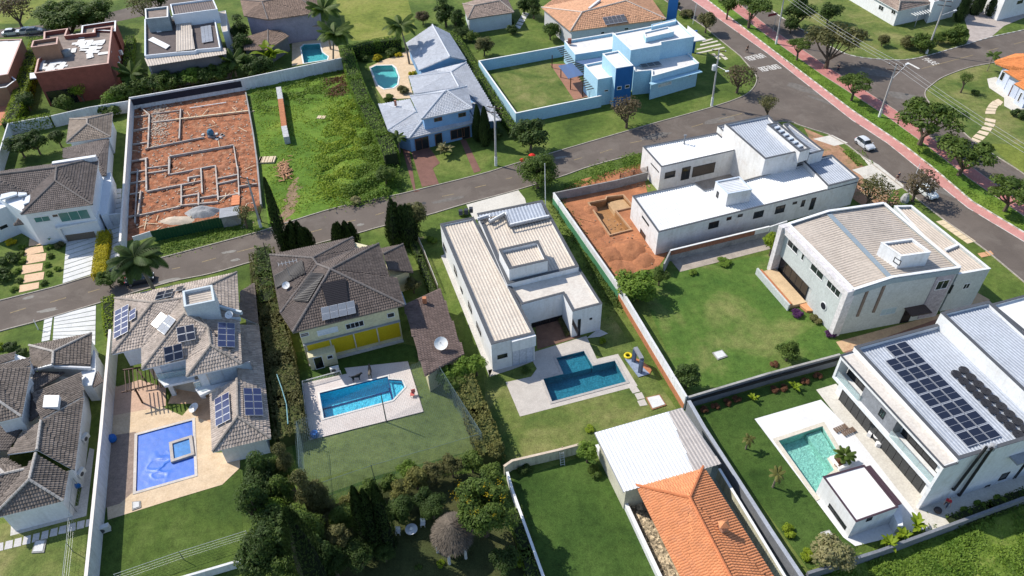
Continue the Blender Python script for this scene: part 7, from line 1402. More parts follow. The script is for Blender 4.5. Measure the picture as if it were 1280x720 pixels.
weeds('weed_patch', 'darker tangle of weeds along the hedge and street corner of the overgrown lot', [(455,150),(475,190),(498,225),(496,243),(440,258),(425,250),(450,215),(458,190)], 8000, 'bright', .2, 1.2)
weeds('weed_patch', 'low weeds along the top wall of the overgrown lot', [(315,110),(425,80),(430,115),(390,125),(325,140)], 5000, 'bright', .2, .4); weeds('weed_patch', 'patch of reddish dry weeds near the hedge of the overgrown lot', [(412,95),(428,92),(432,118),(414,122)], 1200, 'red', .2, .6)
weeds('weed_patch', 'tufts of rough grass on the bottom right lot', [(1020,724),(1280,640),(1290,730),(1010,730)], 9000, 'bright', .17, .3); weeds('weed_patch', 'weeds between the centre house and the diagonal wall', [(690,252),(697,252),(778,385),(765,388)], 3000, 'mid', .18, .6)
weeds('weed_patch', 'grass tufts on the verge below the raw plaster wall', [(702,240),(740,214),(800,193),(808,203),(760,215),(712,238)], 3500, 'bright', .16, .35); weeds('weed_patch', 'grass tufts on the verge beside the silver car', [(1048,185),(1078,188),(1092,205),(1072,208)], 1200, 'bright', .16, .35, .1); weeds('weed_patch', 'tufted grass on the median between the two pink lanes', [(960,60),(1065,138),(1130,182),(1215,252),(1280,291),(1280,272),(1210,223),(1160,184),(1105,144),(1027,94),(960,46)], 7000, 'bright', .13, .14, .05)
weeds('weed_patch', 'rough grass strip between the green sheet fence and the street', [(205,318),(300,290),(330,285),(322,276),(200,305)], 2500, 'bright', .16, .3)
tree('grey-green bushy tree at the street corner of the overgrown lot', 'round1', 'mid', (481,216), 15, 2.2); bush('pale silvery shrub at the kerb of the overgrown lot', 'pale', (445,251), 9, .7)
hedge('tall clipped hedge between the overgrown lot and the oval pool garden', [(432,60),(443,95),(455,125),(478,165),(487,188)], 2.8, 3.0, 'bright', 26); hedge('tall hedge above the oval pool garden', [(436,58),(470,50),(497,46)], 1.8, 2.8, 'bright', 26)
hedge('clipped hedge between the blue-grey roofed house and the blue walled lawn', [(566,38),(590,78),(625,135),(643,160)], 1.6, 1.8, 'bright', 24)
for i, (x, y, rr, m_, l) in enumerate(((455,73,8,'mid','leafy shrub behind the oval pool, left'),(472,73,7,'yellow','yellow-flowered shrub behind the oval pool, middle'),(489,66,9,'mid','round shrub behind the oval pool, right'),(498,69,5,'yellow','small yellow shrub near the coconut palm foot'),(504,113,9,'olive','greyish yucca shrub at the right of the oval pool'),(486,123,8,'mid','low shrub between the oval pool and the pale roof'),(515,92,5,'yellow','yellow-green plant at the edge of the pool terrace'))): bush(l, m_, (x,y), rr)
palm('small palm at the front left corner of the blue-grey roofed house', 'mid', (497,172), 11, 3, n=14); bananas('pale leafy shrub in front of the blue wall of the blue-grey roofed house', 'pale', (555,186), 13, 2.2, 22, 'shrub'); bush('dark shrubs at the right corner of the blue-grey roofed house', 'deep', (620,168), 11)
tree('dense dark tree at the street side corner of the blue garden wall', 'round3', 'deep', (663,167), 24, 3.4)
for x, y, rr, zc_, m_, l, kd in ((556,12,18,4,'deep','dark tree at the top right of the coconut palm','tall'),(572,25,13,3,'deep','shaded palm-like tree beside the pale brown bungalow','tall2'),(528,20,10,2,'brown','reddish bush at the top beside the dark trees','round1'),(576,42,10,1.5,'deep','dark shrub below the pale brown bungalow wall','round2'),(590,44,9,1.5,'mid','shrub in the middle below the pale brown bungalow','round1'),(605,56,13,2.5,'olive','rounded olive tree by the corner of the blue walled lawn','round3'),(688,38,12,2.2,'mid','green tree left of the pale orange tile house','round2'),(655,2,14,3,'deep','tree at the top edge left of the pale orange roof','tall'),(667,8,12,3,'deep','second tree at the top edge left of the pale orange roof','tall2'),(640,36,8,1.2,'deep','dark shrub on the shaded lawn at the top','round1')): tree(l, kd, m_, (x,y), rr, zc_)
hedge('low dark hedge along the wall of the pale brown bungalow', [(590,32),(640,26)], 1.2, 1.2, 'deep')
# street trees
tree('sparse brownish street tree in front of the light blue house', 'sparse1', 'brown', (785,138), 26, 3.6); tree('sparse brownish street tree at the rounded street corner', 'sparse2', 'brown', (925,95), 22, 3.6); tree('olive street tree behind the unfinished house at the junction', 'sparse1', 'olive', (962,130), 16, 3.4); tree('small dark street tree beside the light blue house near the top', 'round2', 'olive', (884,25), 13, 3); bush('hedge-like shrub at the top side of the light blue house', 'olive', (858,18), 9); bush('dark shrub row beyond the light blue house corner', 'deep', (842,6), 8)
med = [((912,3),12,4,'mid','round1','median tree at the very top edge of the boulevard, left'),((941,8),25,5,'mid','broad1','large median tree at the top edge of the boulevard'),((1001,55),15,3.6,'mid','broad2','small median tree left of the biggest forked one'),((1042,50),36,6,'olive','broad1','wide forked median tree above the small pedestrian'),((1071,103),20,3.8,'mid','broad2','low median tree just left of the long leaning street pole'),((1163,146),38,5.5,'mid','broad2','largest dense median tree in front of the orange-roofed house'),((1211,190),32,4.5,'mid','broad1','leaning median tree right of the runner in yellow'),((1270,236),28,4.2,'mid','broad2','median tree at the right border of the photo')]
for c, rr, zc_, m_, kd, l in med: tree(l, kd, m_, c, rr, zc_, .9)
tree('sparse flowering tree with white blossoms beside the dusty driveway', 'sparse1', 'olive', (1091,236), 25, 3.2); tree('sparse brown tree over the white car by the boulevard', 'sparse2', 'brown', (1150,228), 25, 3.6)
b = MB(); q = G(1091,236,3.2)
for i in range(260): d = rnd(R); leaf(b, q+Vector((d.x*2.9, d.y*2.9, abs(d.z)*1.8)), (Vector((0,0,1))+rnd(R)*.5).normalized(), .11, R)
o = b.o('white_blossom', lf['white']); o['kind'] = 'stuff'
for x, y, rr, zc_, m_, kd, l in ((1038,13,14,3,'deep','round1','dark round tree on the lawn above the boulevard'),(1000,14,20,4,'deep','round2','dense dark tree under the power lines at the top'),(990,30,10,2,'deep','round3','dark shrub mass beside the verge under the power lines'),(1080,42,5,1.2,'olive','round1','thin small shrub on the top right lawn'),(1104,50,8,1.4,'olive','round2','reddish olive shrub on the top right lawn'),(1135,53,9,1.2,'olive','round3','dry-looking shrub left of the street pole foot'),(1156,52,15,2.2,'mid','round1','dense green tree at the foot of the side street pole'),(1174,48,9,1.3,'mid','round2','low green shrub right of the side street pole'),(1196,44,14,1.7,'mid','round3','round shrub beside the paved drive')): tree(l, kd, m_, (x,y), rr, zc_)
cypress('slim cypress by the paved drive of the top right villa', (1198,27), (1206,-14), 6); cypress('broad dark conifer in front of the white villa', (1232,20), (1236,-22), 12, 3)
tree('thin young sapling on the lawn left of the orange-roofed house', 'sparse1', 'mid', (1208,98), 10, 3, group=None); palm('little palm sapling on the lawn by the side street', 'mid', (1242,70), 8, 3.2, n=10, trunkr=.08); bush('dark shrub at the bottom corner of the orange-roofed house', 'deep', (1274,143), 9); bush('low tuft on the lawn beside the thin sapling', 'mid', (1219,116), 5)
# centre
tree('round dense tree by the street covering the white street pole', 'mass1', 'mid', (672,214), 31, 3.3); tree('bright green tree beside the lawn and the diagonal wall', 'round1', 'bright', (797,357), 28, 2.6); tree('darker small tree right of the bright green one by the wall', 'round2', 'mid', (825,345), 14, 1.8)
tree('dense dark tree in the corner of the big lawn against the diagonal wall', 'round3', 'deep', (860,469), 19, 2.2); tree('yellow-green tree beside the beige-roofed house corner', 'round1', 'lime', (967,301), 14, 2.8); bush('light shrub at the lawn edge under the brick band wall', 'bright', (866,341), 6); bush('low shrub on the big lawn near the wall with the brick band', 'bright', (905,327), 10, .4)
tree('rounded olive shrub on the lawn near the grey wall', 'round2', 'mid', (986,440), 17, 1.6); for_ = None
bush('purple flowering bush by the terracotta steps', 'purple', (996,392), 8); bush('purple flowering bush at the foot of the white stone frame', 'purple', (1038,418), 7); bush('low brown-green shrub between the two purple bushes', 'olive', (1020,399), 9, .5); bush('small pinkish shrub beside the rounded olive shrub', 'red', (968,455), 6, .6); bush('small cactus-like shrub by the garden corner of the white house', 'lime', (753,427), 5, 1.6); 
P = W([(670,461),(667,452),(654,456),(640,462),(648,470),(655,470)]); bush('low green shrub in the little planting bed by the deck', 'mid', (657,462), 7, .5)
b = thing('planting_strip', 'narrow strip of dark plants in the shaded brown courtyard', 'plants', G(705,407)); 
for i in range(7): x, y = 700+i*1.5, 399+i*3.2; o = link(bpy.data.objects.new('plant', crown_mesh('bush1', 'olive')), b); q = G(x,y)-b.location; o.location = (q.x,q.y,.2); o.scale = (.5,.5,.5)
hedge('low green hedge along the slatted fence left of the cream-roofed house', [(510,290),(524,320),(540,362)], 1.0, 1.1, 'mid'); bush('bright shrub by the dark gate left of the cream-roofed house', 'bright', (540,300), 8); bush('shrub at the street side of the cream-roofed house', 'mid', (580,267), 7)
# left hedge between the houses
hedge('long bushy yellow-green hedge between the two left houses', [(328,322),(332,360),(340,400),(350,450),(358,500),(363,535)], 3.6, 2.2, 'olive', 34, .17, px_h=1.8, jag=.25, inner=M('hedge_core_olive', (.06,.075,.02), .95, .3)); hedge('green upper end of the bushy hedge near the street', [(329,315),(331,345),(335,375)], 2.2, 2.5, 'mid', 20, .17, px_h=1.8, jag=.3)
tree('pale green small tree in the driveway bed right of the dark brown roof', 'round2', 'olive', (516,356), 12, 1.6)
# right of bright pool
for x, y, rr, m_, l in ((559,467,17,'bright','left tree of the bright clump beside the annex'),(580,458,18,'bright','middle tree of the bright clump beside the annex'),(595,453,14,'bright','right tree of the bright clump near the white house'),(567,480,15,'mid','darker lower tree under the bright clump')): tree(l, 'round1', m_, (x,y), rr, 2.4)
hedge('tall shaggy pale green hedge right of the netted turf', [(582,484),(597,520),(612,560)], 2.8, 2.6, 'dry', 34, .17, px_h=1.8, jag=.3, inner=M('hedge_core_olive', (.06,.075,.02), .95, .3))
tree('pale yellow shrub at the lower end of the shaggy hedge', 'round2', 'dry', (618,562), 14, 2.0)
# bottom mass
for x, y, rr, zc_, m_, kd, l in ((327,588,26,6.5,'deep','tall','big dark conifer-like tree next to the left solar house roof'),(352,572,17,6.5,'olive','tall2','narrow olive tree behind the blue drum'),(318,630,26,6.5,'deep','tall2','dark dense tree at the edge of the clipped lawn'),(345,665,28,6.5,'deep','round1','dark round tree at the bottom left of the shaded garden'),(352,616,22,5.5,'mid','tall','green bushy tree in the middle of the bottom tree mass'),(378,610,22,6.5,'olive','tall2','shaggy olive tree in front of the netting'),(318,700,26,5,'deep','round2','dark low tree at the bottom edge beside the low white wall'),(360,705,22,5,'mid','round3','green tree at the bottom edge left of the tall spruce'),(405,640,22,2.6,'olive','round1','olive tree with hanging twigs by the netting corner')): tree(l, kd, m_, (x,y), rr, zc_, 1.15 if 'tall' in kd else .95)
cypress('tall pointed spruce standing in front of the bottom tree mass', (402,745), (371,632), 24, 1, 'conifer_tree'); cypress('dark upright conifer left of the white garden table', (474,690), (452,610), 20, 4, 'conifer_tree')
for x, y, rr, m_, l in ((440,628,16,'dry','pale shrub at the left of the hedge row behind the netting'),(462,612,16,'mid','green shrub in the hedge row behind the netting'),(487,604,14,'mid','second green shrub in the hedge row behind the netting'),(500,615,15,'dry','pale flowering shrub in the middle of the hedge row'),(520,598,18,'dry','larger pale shrub right of the middle of the hedge row'),(543,590,17,'olive','olive shrub near the right end of the hedge row'),(565,583,17,'olive','olive shrub beside the last one of the hedge row'),(590,577,17,'mid','green shrub at the right end of the hedge row'),(497,640,18,'deep','dark shaded shrub under the hedge row'),(530,625,17,'deep','dark shrub under the pale one of the hedge row')): tree(l, 'round2', m_, (x,y), rr, 2.0, 1.0)
tree('large domed mango-like tree with yellow flower clusters over the gazebo', 'cloud', 'mid', (605,632), 50, 5.5, .95)
q = G(603,632,5.5); rd_ = 44*dist((603,632), 5.5)/F; b = MB()
for c_ in ((-.8,.25,.3),(-.7,.05,.35),(.1,.1,.8),(-.35,-.3,.75),(-.15,-.55,.6),(.35,-.6,.5),(.5,.3,.7),(-.65,.45,.4),(.2,-.2,.85),(.6,-.15,.6)):
    for i in range(22): leaf(b, q+Vector(c_)*rd_*.98+rnd(R)*R.uniform(0,.55), rnd(R), .08, R)
o = b.o('flower_cluster', lf['flower']); o['kind'] = 'stuff'
tree('small tree by the rear wall of the bottom centre lawn, beside the white shed roof', 'round1', 'bright', (735,563), 16, 2.2); bush('shrub at the wall corner under that tree', 'mid', (743,590), 11); bush('dark vine over the left end of the streaked cream wall', 'deep', (655,585), 10); bush('bright shrub at the bottom beside the low white wall', 'lime', (655,700), 14)
hedge('dark hedge along the outer side of the low white wall at the bottom', [(645,640),(660,690),(670,730)], 1.6, 1.2, 'mid'); tree('dark shrub beside the gazebo at the bottom edge', 'round2', 'deep', (632,700), 20, 1.5); bush('small bright bush in the shaded garden by the gazebo', 'lime', (551,705), 6); bush('round clipped bush in the shaded garden', 'mid', (523,709), 5)
bush('fresh green shrub at the edge of the patchy lawn near the metal roof', 'lime', (737,536), 7, .6)
# right garden
palm('small drooping palm on the lawn left of the white deck', 'dry', (936,549), 8, 1.8, n=9, trunkr=.1, droop=1.1); palm('taller yellowish palm on the lawn left of the green pool', 'dry', (972,593), 10, 2.4, n=9, trunkr=.12, droop=.7); palm('spiky palm in the planter at the green pool corner', 'mid', (1056,569), 12, 1.4, n=18, trunkr=.1, droop=.5); bush('reddish plants filling the pool corner planter', 'red', (1050,581), 7, .6)
tree('round silvery olive tree in the bottom corner of the green pool garden', 'round3', 'pale', (1041,692), 25, 2.0, .8); MESH['round3','pale']; bush('yellow-green shrub left of the silvery olive tree', 'lime', (1009,694), 9); bush('small leafy plant on the lawn below the pool', 'lime', (986,664), 10, .8)
for i, (x, y) in enumerate(((880,512),(894,508),(909,503),(921,499),(968,487),(980,485),(1006,477),(1022,470))): bush('small reddish round shrub in the row along the dark grey wall', 'red', (x,y), 6, .9, group='reddish shrubs along the dark grey wall')
bananas('bright yellow-green plant against the grey wall, left one', 'lime', (942,497), 8, .9, 12, 'bromeliad'); bananas('bright yellow-green plant against the grey wall, right one', 'lime', (993,483), 8, .9, 12, 'bromeliad')
for x, y, rr, l in ((1111,676,13,'banana-like plant behind the pool house, left'),(1128,666,12,'yellowish banana-like plant behind the pool house, middle'),(1147,655,13,'tallest banana-like plant beside the terrace corner')): bananas(l, 'lime', (x,y), rr, 2.0, 14)
hedge('low planted strip along the bottom grey wall beside the big right house', [(1195,650),(1240,634),(1282,618)], 1.6, .6, 'mid', 20, .16)
for x, y in ((1208,640),(1225,632),(1250,625)): bush('leafy plant rising above the low planted strip', 'bright', (x,y), 7, .9, group='leafy plants in the low planted strip')

for x, y, rr, zc_, m_, kd, l in ((392,690,24,5.5,'deep','round3','dark tree at the bottom edge right of the tall spruce'),(425,668,20,4.5,'olive','tall','shaggy olive tree left of the dark upright conifer'),(510,585,13,2.2,'bright','round1','bright shrub behind the middle of the hedge row'),(340,640,20,5.5,'bright','round2','bright leafy tree inside the bottom tree mass'),(612,592,16,3,'mid','round1','green tree between the mango-like tree and the shaggy hedge')): tree(l, kd, m_, (x,y), rr, zc_)

weeds('weed_patch', 'rough low grass tufts all over the left half of the overgrown lot', [(314,112),(400,90),(425,125),(405,160),(392,200),(400,250),(365,272),(345,262),(332,210)], 6500, 'lime', .15, .22, .4)
for x, y, rr, zc_, m_, kd, l in ((322,612,34,5,'deep','mass1','broad dark tree filling the left of the bottom tree mass'),(352,655,36,5,'deep','mass1','broad dark tree in the centre of the bottom tree mass'),(330,690,36,5,'deep','mass2','dense dark tree at the bottom edge beneath the tree mass'),(395,622,24,4.5,'olive','mass2','tall shaggy tree at the corner of the netting'),(385,665,28,5,'mid','mass2','tall green tree behind the pointed spruce'),(352,590,22,4,'mid','mass2','upright green tree next to the left solar house corner'),(470,650,24,3,'deep','mass1','shaded dark tree behind the garden chairs'),(430,645,22,3,'mid','mass1','green shrub tree left of the dark conifer')): tree(l, kd, m_, (x,y), rr, zc_, 1.05)

for x, y, rr, zc_, m_, kd, l in ((448,690,24,3,'deep','mass1','wide dark shrub at the bottom edge below the upright conifer'),(415,700,24,3.4,'deep','mass2','dense dark tree at the bottom edge right of the spruce'),(480,690,15,1.8,'deep','mass1','low dark shrub on the shaded ground below the garden table'),(500,632,20,2.4,'deep','mass1','wide dark hedge-like tree above the white garden table'),(540,632,20,2.4,'deep','mass1','wide dark hedge-like tree above the thatched gazebo')): tree(l, kd, m_, (x,y), rr, zc_)
# ------------------------------------------------------------ poles, vehicles, people, animals
pole_m = M('concrete_pole', (.42,.4,.38), .85, .1, 1, 5)
def hgt(base, top):
    B_ = G(*base); return min(((G(top[0], top[1], z).xy-B_.xy).length, z) for z in [k*.1 for k in range(10,180)])[1]
TOPS = []
def pole(label, base, top, arm=True, lamp=None, trans=False, m=None, white_foot=True, h=None, r_=.2):
    z = h or hgt(base, top); q = G(*base); tq = G(top[0], top[1], z); root = thing('street_pole', label, 'pole', q); MB().tube(q, tq, r_, r_*.6, 8).o('mast', m or pole_m, root)
    if white_foot: MB().tube(q+Vector((0,0,.0)), lerp(q, tq, .16), .26, .24, 8).o('painted_foot', whiteroof, root)
    if arm: MB().beam(tq+Vector((-1.2,.5,-.3)), tq+Vector((1.2,-.5,-.3)), .12, .12).o('crossarm', wood, root); MB().beam(tq+Vector((-1.2,.5,-1.2)), tq+Vector((1.2,-.5,-1.2)), .12, .12).o('crossarm', wood, root)
    if arm:
        for k in (-1,0,1):
            c = tq+Vector((1.1*k, -.45*k, -.18)); MB().lathe(c, [(.05,0),(.09,.08),(.05,.2)], 6).o('insulator', white, root)
    if lamp: L_ = G(lamp[0], lamp[1], z*.8); a = lerp(q, tq, .72); b = MB(); b.tube(a, L_, .035, n=5); b.o('lamp_arm', whiteroof, root); MB().box((L_.x, L_.y, L_.z), (.65,.28,.14), .3).o('lamp_head', M('lamp_white', (.7,.72,.75), .4, 0), root)
    if trans: c = lerp(q, tq, .7)+Vector((-.5,-.1,0)); MB().lathe(c-Vector((0,0,.5)), [(.42,0),(.45,.9),(.3,1.05)], 12).o('transformer', M('pale_grey_metal', (.5,.52,.54), .5, .05), root)
    TOPS.append(tq); return root
pole('concrete street pole with transformer and lamp at the light blue house corner', (889.5,132.5), (899,62), lamp=(909,89), trans=True)
pole('tall leaning street pole standing on the median by the side street junction', (1099,146), (1121,80), lamp=(1134,80))
pole('street pole on the median near the top of the boulevard', (970,55), (981,-8))
pole('pole with a long lamp arm above the round tree by the side street', (1158,67), (1183,0), lamp=(1194,13)); pole('white street pole by the street near the blue-grey roofed house', (620,207), (618,133), lamp=(612,140))
pole('dark street pole at the corner of the building plot', (326,284), (309,222)); pole('slim white pole behind the small dark tree beside the light blue house', (866,30), (871,3), False, white_foot=False, m=whiteroof, r_=.08)
pole('white pole rising through the sparse brown tree by the boulevard', (1133,248), (1150,205), False, white_foot=False, m=whiteroof, r_=.08); pole('white pole in front of the round dense tree by the street', (682,262), (681,204), False, white_foot=False, m=whiteroof, r_=.08)
pole('thin dark pole with a shadow beside the bright blue pool', (483.2,527.8), (476,491.7), False, white_foot=False, m=wire, r_=.08); pole('small curved lamp post on the lawn below the street at left', (48,412), (42,400), False, white_foot=False, m=whiteroof, r_=.08); pole('pair of thin dark posts by the driveway left of the dark brown roof', (337,335), (329,303), False, white_foot=False, m=black, r_=.08)
def cable(label, a, c, n, sep, sag=.6):
    root = thing('power_line', label, 'power line', lerp(a, c, .0)); d = (c-a).normalized(); s = Vector((-d.y, d.x, 0)).normalized()
    for k in range(n):
        b = MB(); o = s*(k-(n-1)/2)*sep; P = [lerp(a, c, i/10)+o-Vector((0,0,sag*4*(i/10)*(1-i/10))) for i in range(11)]
        for p, q in zip(P, P[1:]): b.tube(p, q, .022, n=4, cap=False)
        b.o('cable', M('cable_grey', (.4,.4,.4), .5, 0), root)
cable('power lines along the median between its two poles', TOPS[1], TOPS[2], 3, 1.0); cable('power lines running from the median pole to the right border', TOPS[1], TOPS[1]+(TOPS[1]-TOPS[2])*1.3, 3, 1.0)
cable('power line from the transformer pole across the street', TOPS[0], G(640,150,9), 3, .9) if 0 else None
# cars
def car(label, c, heading, m, L_=3.9, Wd=1.66, Hh=1.48, name='parked_car', hatch=True):
    root = thing(name, label, 'car', c); root.rotation_euler = (0,0,heading)
    #      x    half-w  sill  belt  roof-half roof-z
    S_ = [(-.5,.70,.42,.66,.0,.0),(-.485,.86,.30,.80,0,0),(-.44,.95,.26,.88,.60,.98),(-.38,1,.22,.92,.66,1.30),(-.25,1,.2,.93,.70,1.42),(-.05,1,.2,.93,.71,1.46),(.10,1,.2,.92,.69,1.38),(.24,1,.2,.90,.64,.98),(.27,1,.2,.89,.80,.91),(.40,.96,.22,.82,.78,.84),(.475,.88,.28,.70,.70,.72),(.5,.74,.36,.58,.5,.60)]
    if not hatch: S_[2] = (-.44,.95,.26,.86,.75,.88); S_[3] = (-.34,1,.22,.92,.70,1.02)
    vs = []; w2 = Wd/2; k = Hh/1.46
    for x, hw, sl_, bt_, rh, rz in S_:
        if rz == 0: rh, rz = hw*.8, bt_+.02
        y = hw*w2; ry = rh*w2*1.0
        vs += [(x*L_, -y*.94, sl_*k), (x*L_, -y, (sl_+bt_)/2*k), (x*L_, -y*.96, bt_*k), (x*L_, -ry, rz*k), (x*L_, -ry*.5, (rz+.025)*k), (x*L_, ry*.5, (rz+.025)*k), (x*L_, ry, rz*k), (x*L_, y*.96, bt_*k), (x*L_, y, (sl_+bt_)/2*k), (x*L_, y*.94, sl_*k)]
    body, gl = MB(), MB(); bf, gf = [], []; n = len(S_)
    for i in range(n-1):
        for j in range(9):
            f = (i*10+j, i*10+j+1, (i+1)*10+j+1, (i+1)*10+j); f = f[::-1]
            side = j in (2,6) and 3 <= i <= 6 if hatch else j in (2,6) and 3 <= i <= 6; screen = (i in (6,) or (i == 2 and hatch) or (not hatch and i == 3)) and j in (3,4,5)
            if i == 6 and j in (2,6): side = True
            (gf if side or screen else bf).append(f)
    body.add(vs, bf+[tuple(range(9,-1,-1))[::-1], tuple((n-1)*10+q for q in range(9,-1,-1))]); o = link(bpy.data.objects.new('body', body.mesh('body', m)), root); gl.add(vs, gf); link(bpy.data.objects.new('windows', gl.mesh('windows', glass)), root)
    b = MB(); b.box((0,0,.3*k), (L_*.92, Wd*.9, .22)); link(bpy.data.objects.new('underbody', b.mesh('underbody', black)), root)
    tyre = M('tyre', (.02,.02,.02), .8, 0); rim = M('rim', (.4,.4,.42), .35, 0, metal=.8); tm = MB().tube((0,-.1,0), (0,.1,0), .31, .31, 16).mesh('tyre', tyre); rm_ = MB().tube((0,-.105,0), (0,.105,0), .19, .19, 12).mesh('rim', rim)
    for x in (-.31*L_, .31*L_):
        for y in (-w2*.92, w2*.92): wh = link(bpy.data.objects.new('wheel', tm), root); wh.location = (x,y,.31); rr = link(bpy.data.objects.new('rim', rm_), wh)
    for y in (-.62, .62):
        b = MB(); b.box((.475*L_, y*w2*1.05, .64*k), (.16,.34,.14)); link(bpy.data.objects.new('headlight', b.mesh('headlight', M('headlight', (.75,.78,.8), .15, 0))), root)
        b = MB(); b.box((-.475*L_, y*w2*1.1, .76*k), (.14,.22,.2)); link(bpy.data.objects.new('tail_light', b.mesh('tail_light', M('tail_red', (.4,.02,.02), .3, 0))), root)
        b = MB(); b.box((.2*L_, y*w2*1.78, .95*k), (.12,.18,.13)); link(bpy.data.objects.new('wing_mirror', b.mesh('wing_mirror', m)), root)
    b = MB(); b.box((.497*L_, 0, .4*k), (.06, Wd*.5, .14)); link(bpy.data.objects.new('grille', b.mesh('grille', black)), root)
    for s in (-1,1):
        for x in (-.08,): b = MB(); b.box((x*L_, s*w2*.985, .8*k), (.03,.04,.9*.6)); link(bpy.data.objects.new('door_gap', b.mesh('door_gap', black)), root)
    return root
silver = M('silver_paint', (.6,.62,.65), .3, .03, metal=.1, spec=.6); wcar = M('white_car_paint', (.66,.7,.7), .3, .03, spec=.6); dcar = M('grey_car_paint', (.3,.32,.35), .3, .03, metal=.3)
dirb = (G(1181,276)-G(1091,206)); hd = math.atan2(dirb.y, dirb.x)
car('silver hatchback parked at the kerb of the boulevard near the unfinished house', G(1080,183), hd, silver); car('white hatchback half hidden under the sparse brown tree by the boulevard', G(1157,243), hd, wcar)
hd2 = math.atan2((G(100,36)-G(0,46)).y, (G(100,36)-G(0,46)).x)
car('silver sedan parked on the top left street', G(16,43.5), hd2, silver, 4.3, hatch=False); car('blue-grey hatchback behind the silver sedan on the top left street', G(32,42), hd2+pi, silver); car('pale grey car beside the bright hedge on the top left street', G(44,41.5), hd2, dcar)
q = G(172,344+8); car('dark car parked in the shade under the big palm by the street', G(176,352), hd2+.1, M('dark_car_paint', (.03,.035,.05), .3, 0), 4.0)
# people
skin = M('skin', (.4,.24,.17), .6, .05)
def skinned(name, pts, edges, rad, m, parent, root_i=0, sub=1):
    me = bpy.data.meshes.new(name); me.from_pydata([Vector(p) for p in pts], edges, []); o = bpy.data.objects.new(name, me); COL.objects.link(o)
    o.modifiers.new('s', 'SKIN'); 
    for i, v in enumerate(me.skin_vertices[0].data): v.radius = (rad[i], rad[i]) if not isinstance(rad[i], tuple) else rad[i]; v.use_root = (i == root_i)
    o.modifiers.new('d', 'SUBSURF').levels = sub; o.modifiers['d'].render_levels = sub; dg = bpy.context.evaluated_depsgraph_get(); dg.update(); m2 = bpy.data.meshes.new_from_object(o.evaluated_get(dg)); m2.name = name; bpy.data.objects.remove(o)
    m2.materials.clear(); m2.materials.append(m); m2.polygons.foreach_set('use_smooth', [True]*len(m2.polygons)); return link(bpy.data.objects.new(name, m2), parent)
def person(label, loc, heading, top, bottom, hair, stride=.0, arms=((.28,.05,1.0),(.28,-.05,1.0)), lean=0, shorts=False, z=0, sleeves=False):
    root = thing('person', label, 'person', Vector((loc.x, loc.y, z))); root.rotation_euler = (0,0,heading); s = stride
    hips = (0,0,.93); chest = (lean*.6,0,1.3); neck = (lean*.9,0,1.48); head = (lean+.01,0,1.64); crown_ = (lean,0,1.72)
    pts = [hips, chest, neck, head, crown_]; rad = [.15,.16,.055,.095,.07]; E_ = [(0,1),(1,2),(2,3),(3,4)]
    for sd_, (ax, ay, az) in zip((1,-1), arms):
        i = len(pts); sh = (chest[0]+.02, .17*sd_, 1.42); el = (sh[0]+ay*2, .24*sd_, 1.15); ha = (sh[0]+ay*5, ax*sd_, az-.12); pts += [sh, el, ha]; rad += [.06,.045,.035]; E_ += [(1,i),(i,i+1),(i+1,i+2)]
        for k in range(5): a = (k-2)*.018; pts.append((ha[0]+a+(.03 if k == 0 else 0), ha[1], ha[2]-.09-.012*(2-abs(k-2)))); rad.append(.01); E_.append((i+2, len(pts)-1))
    for sd_ in (1,-1):
        i = len(pts); d = s*sd_; pts += [(0,.1*sd_,.88), (d*.5+.04,.11*sd_,.5), (d-.02,.11*sd_,.09), (d+.14,.11*sd_,.04)]; rad += [.095,.065,.045,.04]; E_ += [(0,i),(i,i+1),(i+1,i+2),(i+2,i+3)]
    skinned('body', pts, E_, rad, skin, root)
    sh = [(0,0,.95),(chest[0],0,1.28),(chest[0]+lean*.2,0,1.42)]; rr = [.17,.185,.12]; ee = [(0,1),(1,2)]
    for sd_, (ax, ay, az) in zip((1,-1), arms): i = len(sh); sh += [(chest[0]+.02,.18*sd_,1.42),(chest[0]+.02+ay*2,.24*sd_,1.2)]; rr += [.08,.065]; ee += [(2,i),(i,i+1)]
    skinned('shirt', sh, ee, rr, top, root)
    tr = [(0,0,.96)]; rr = [.165]; ee = []
    for sd_ in (1,-1):
        i = len(tr); d = s*sd_; tr += [(0,.1*sd_,.85),(d*.5+.04,.11*sd_,.5)]; rr += [.115,.085]; ee += [(0,i),(i,i+1)]
        if not shorts: tr.append((d-.02,.11*sd_,.14)); rr.append(.065); ee.append((i+1,i+2))
    skinned('trousers', tr, ee, rr, bottom, root)
    skinned('hair', [(lean-.02,0,1.68),(lean-.04,0,1.62)], [(0,1)], [.1,.085], hair, root)
    b = MB(); 
    for y in (-.035,.035): b.box((lean+.1,y,1.655), (.02,.022,.014))
    link(bpy.data.objects.new('eyes', b.mesh('eyes', black)), root); b = MB(); b.box((lean+.115,0,1.62), (.03,.024,.04)); link(bpy.data.objects.new('nose', b.mesh('nose', skin)), root)
    return root
dk = M('dark_hair', (.02,.015,.012), .8, 0); c_ = lambda n, c: M(n, c, .85, .08)
person('pedestrian in black walking on the boulevard asphalt near the light blue house', G(933.5,65.5), 2.4, c_('black_cloth', (.015,.015,.018)), c_('black_cloth', (.015,.015,.018)), dk, .25)
person('person in dark top and red shorts walking on the pale drive by the boulevard', G(1121,226), 2.2, c_('navy_cloth', (.02,.025,.06)), c_('dark_red_cloth', (.12,.04,.04)), M('fair_hair', (.3,.17,.09)), .22, shorts=True)
person('runner in a yellow shirt on the red footpath under the median tree', G(1184,194), 2.5, c_('yellow_cloth', (.5,.55,.03)), c_('black_cloth', (.015,.015,.018)), dk, .35, ((.3,.1,1.15),(.3,-.1,1.15)), .08, True)
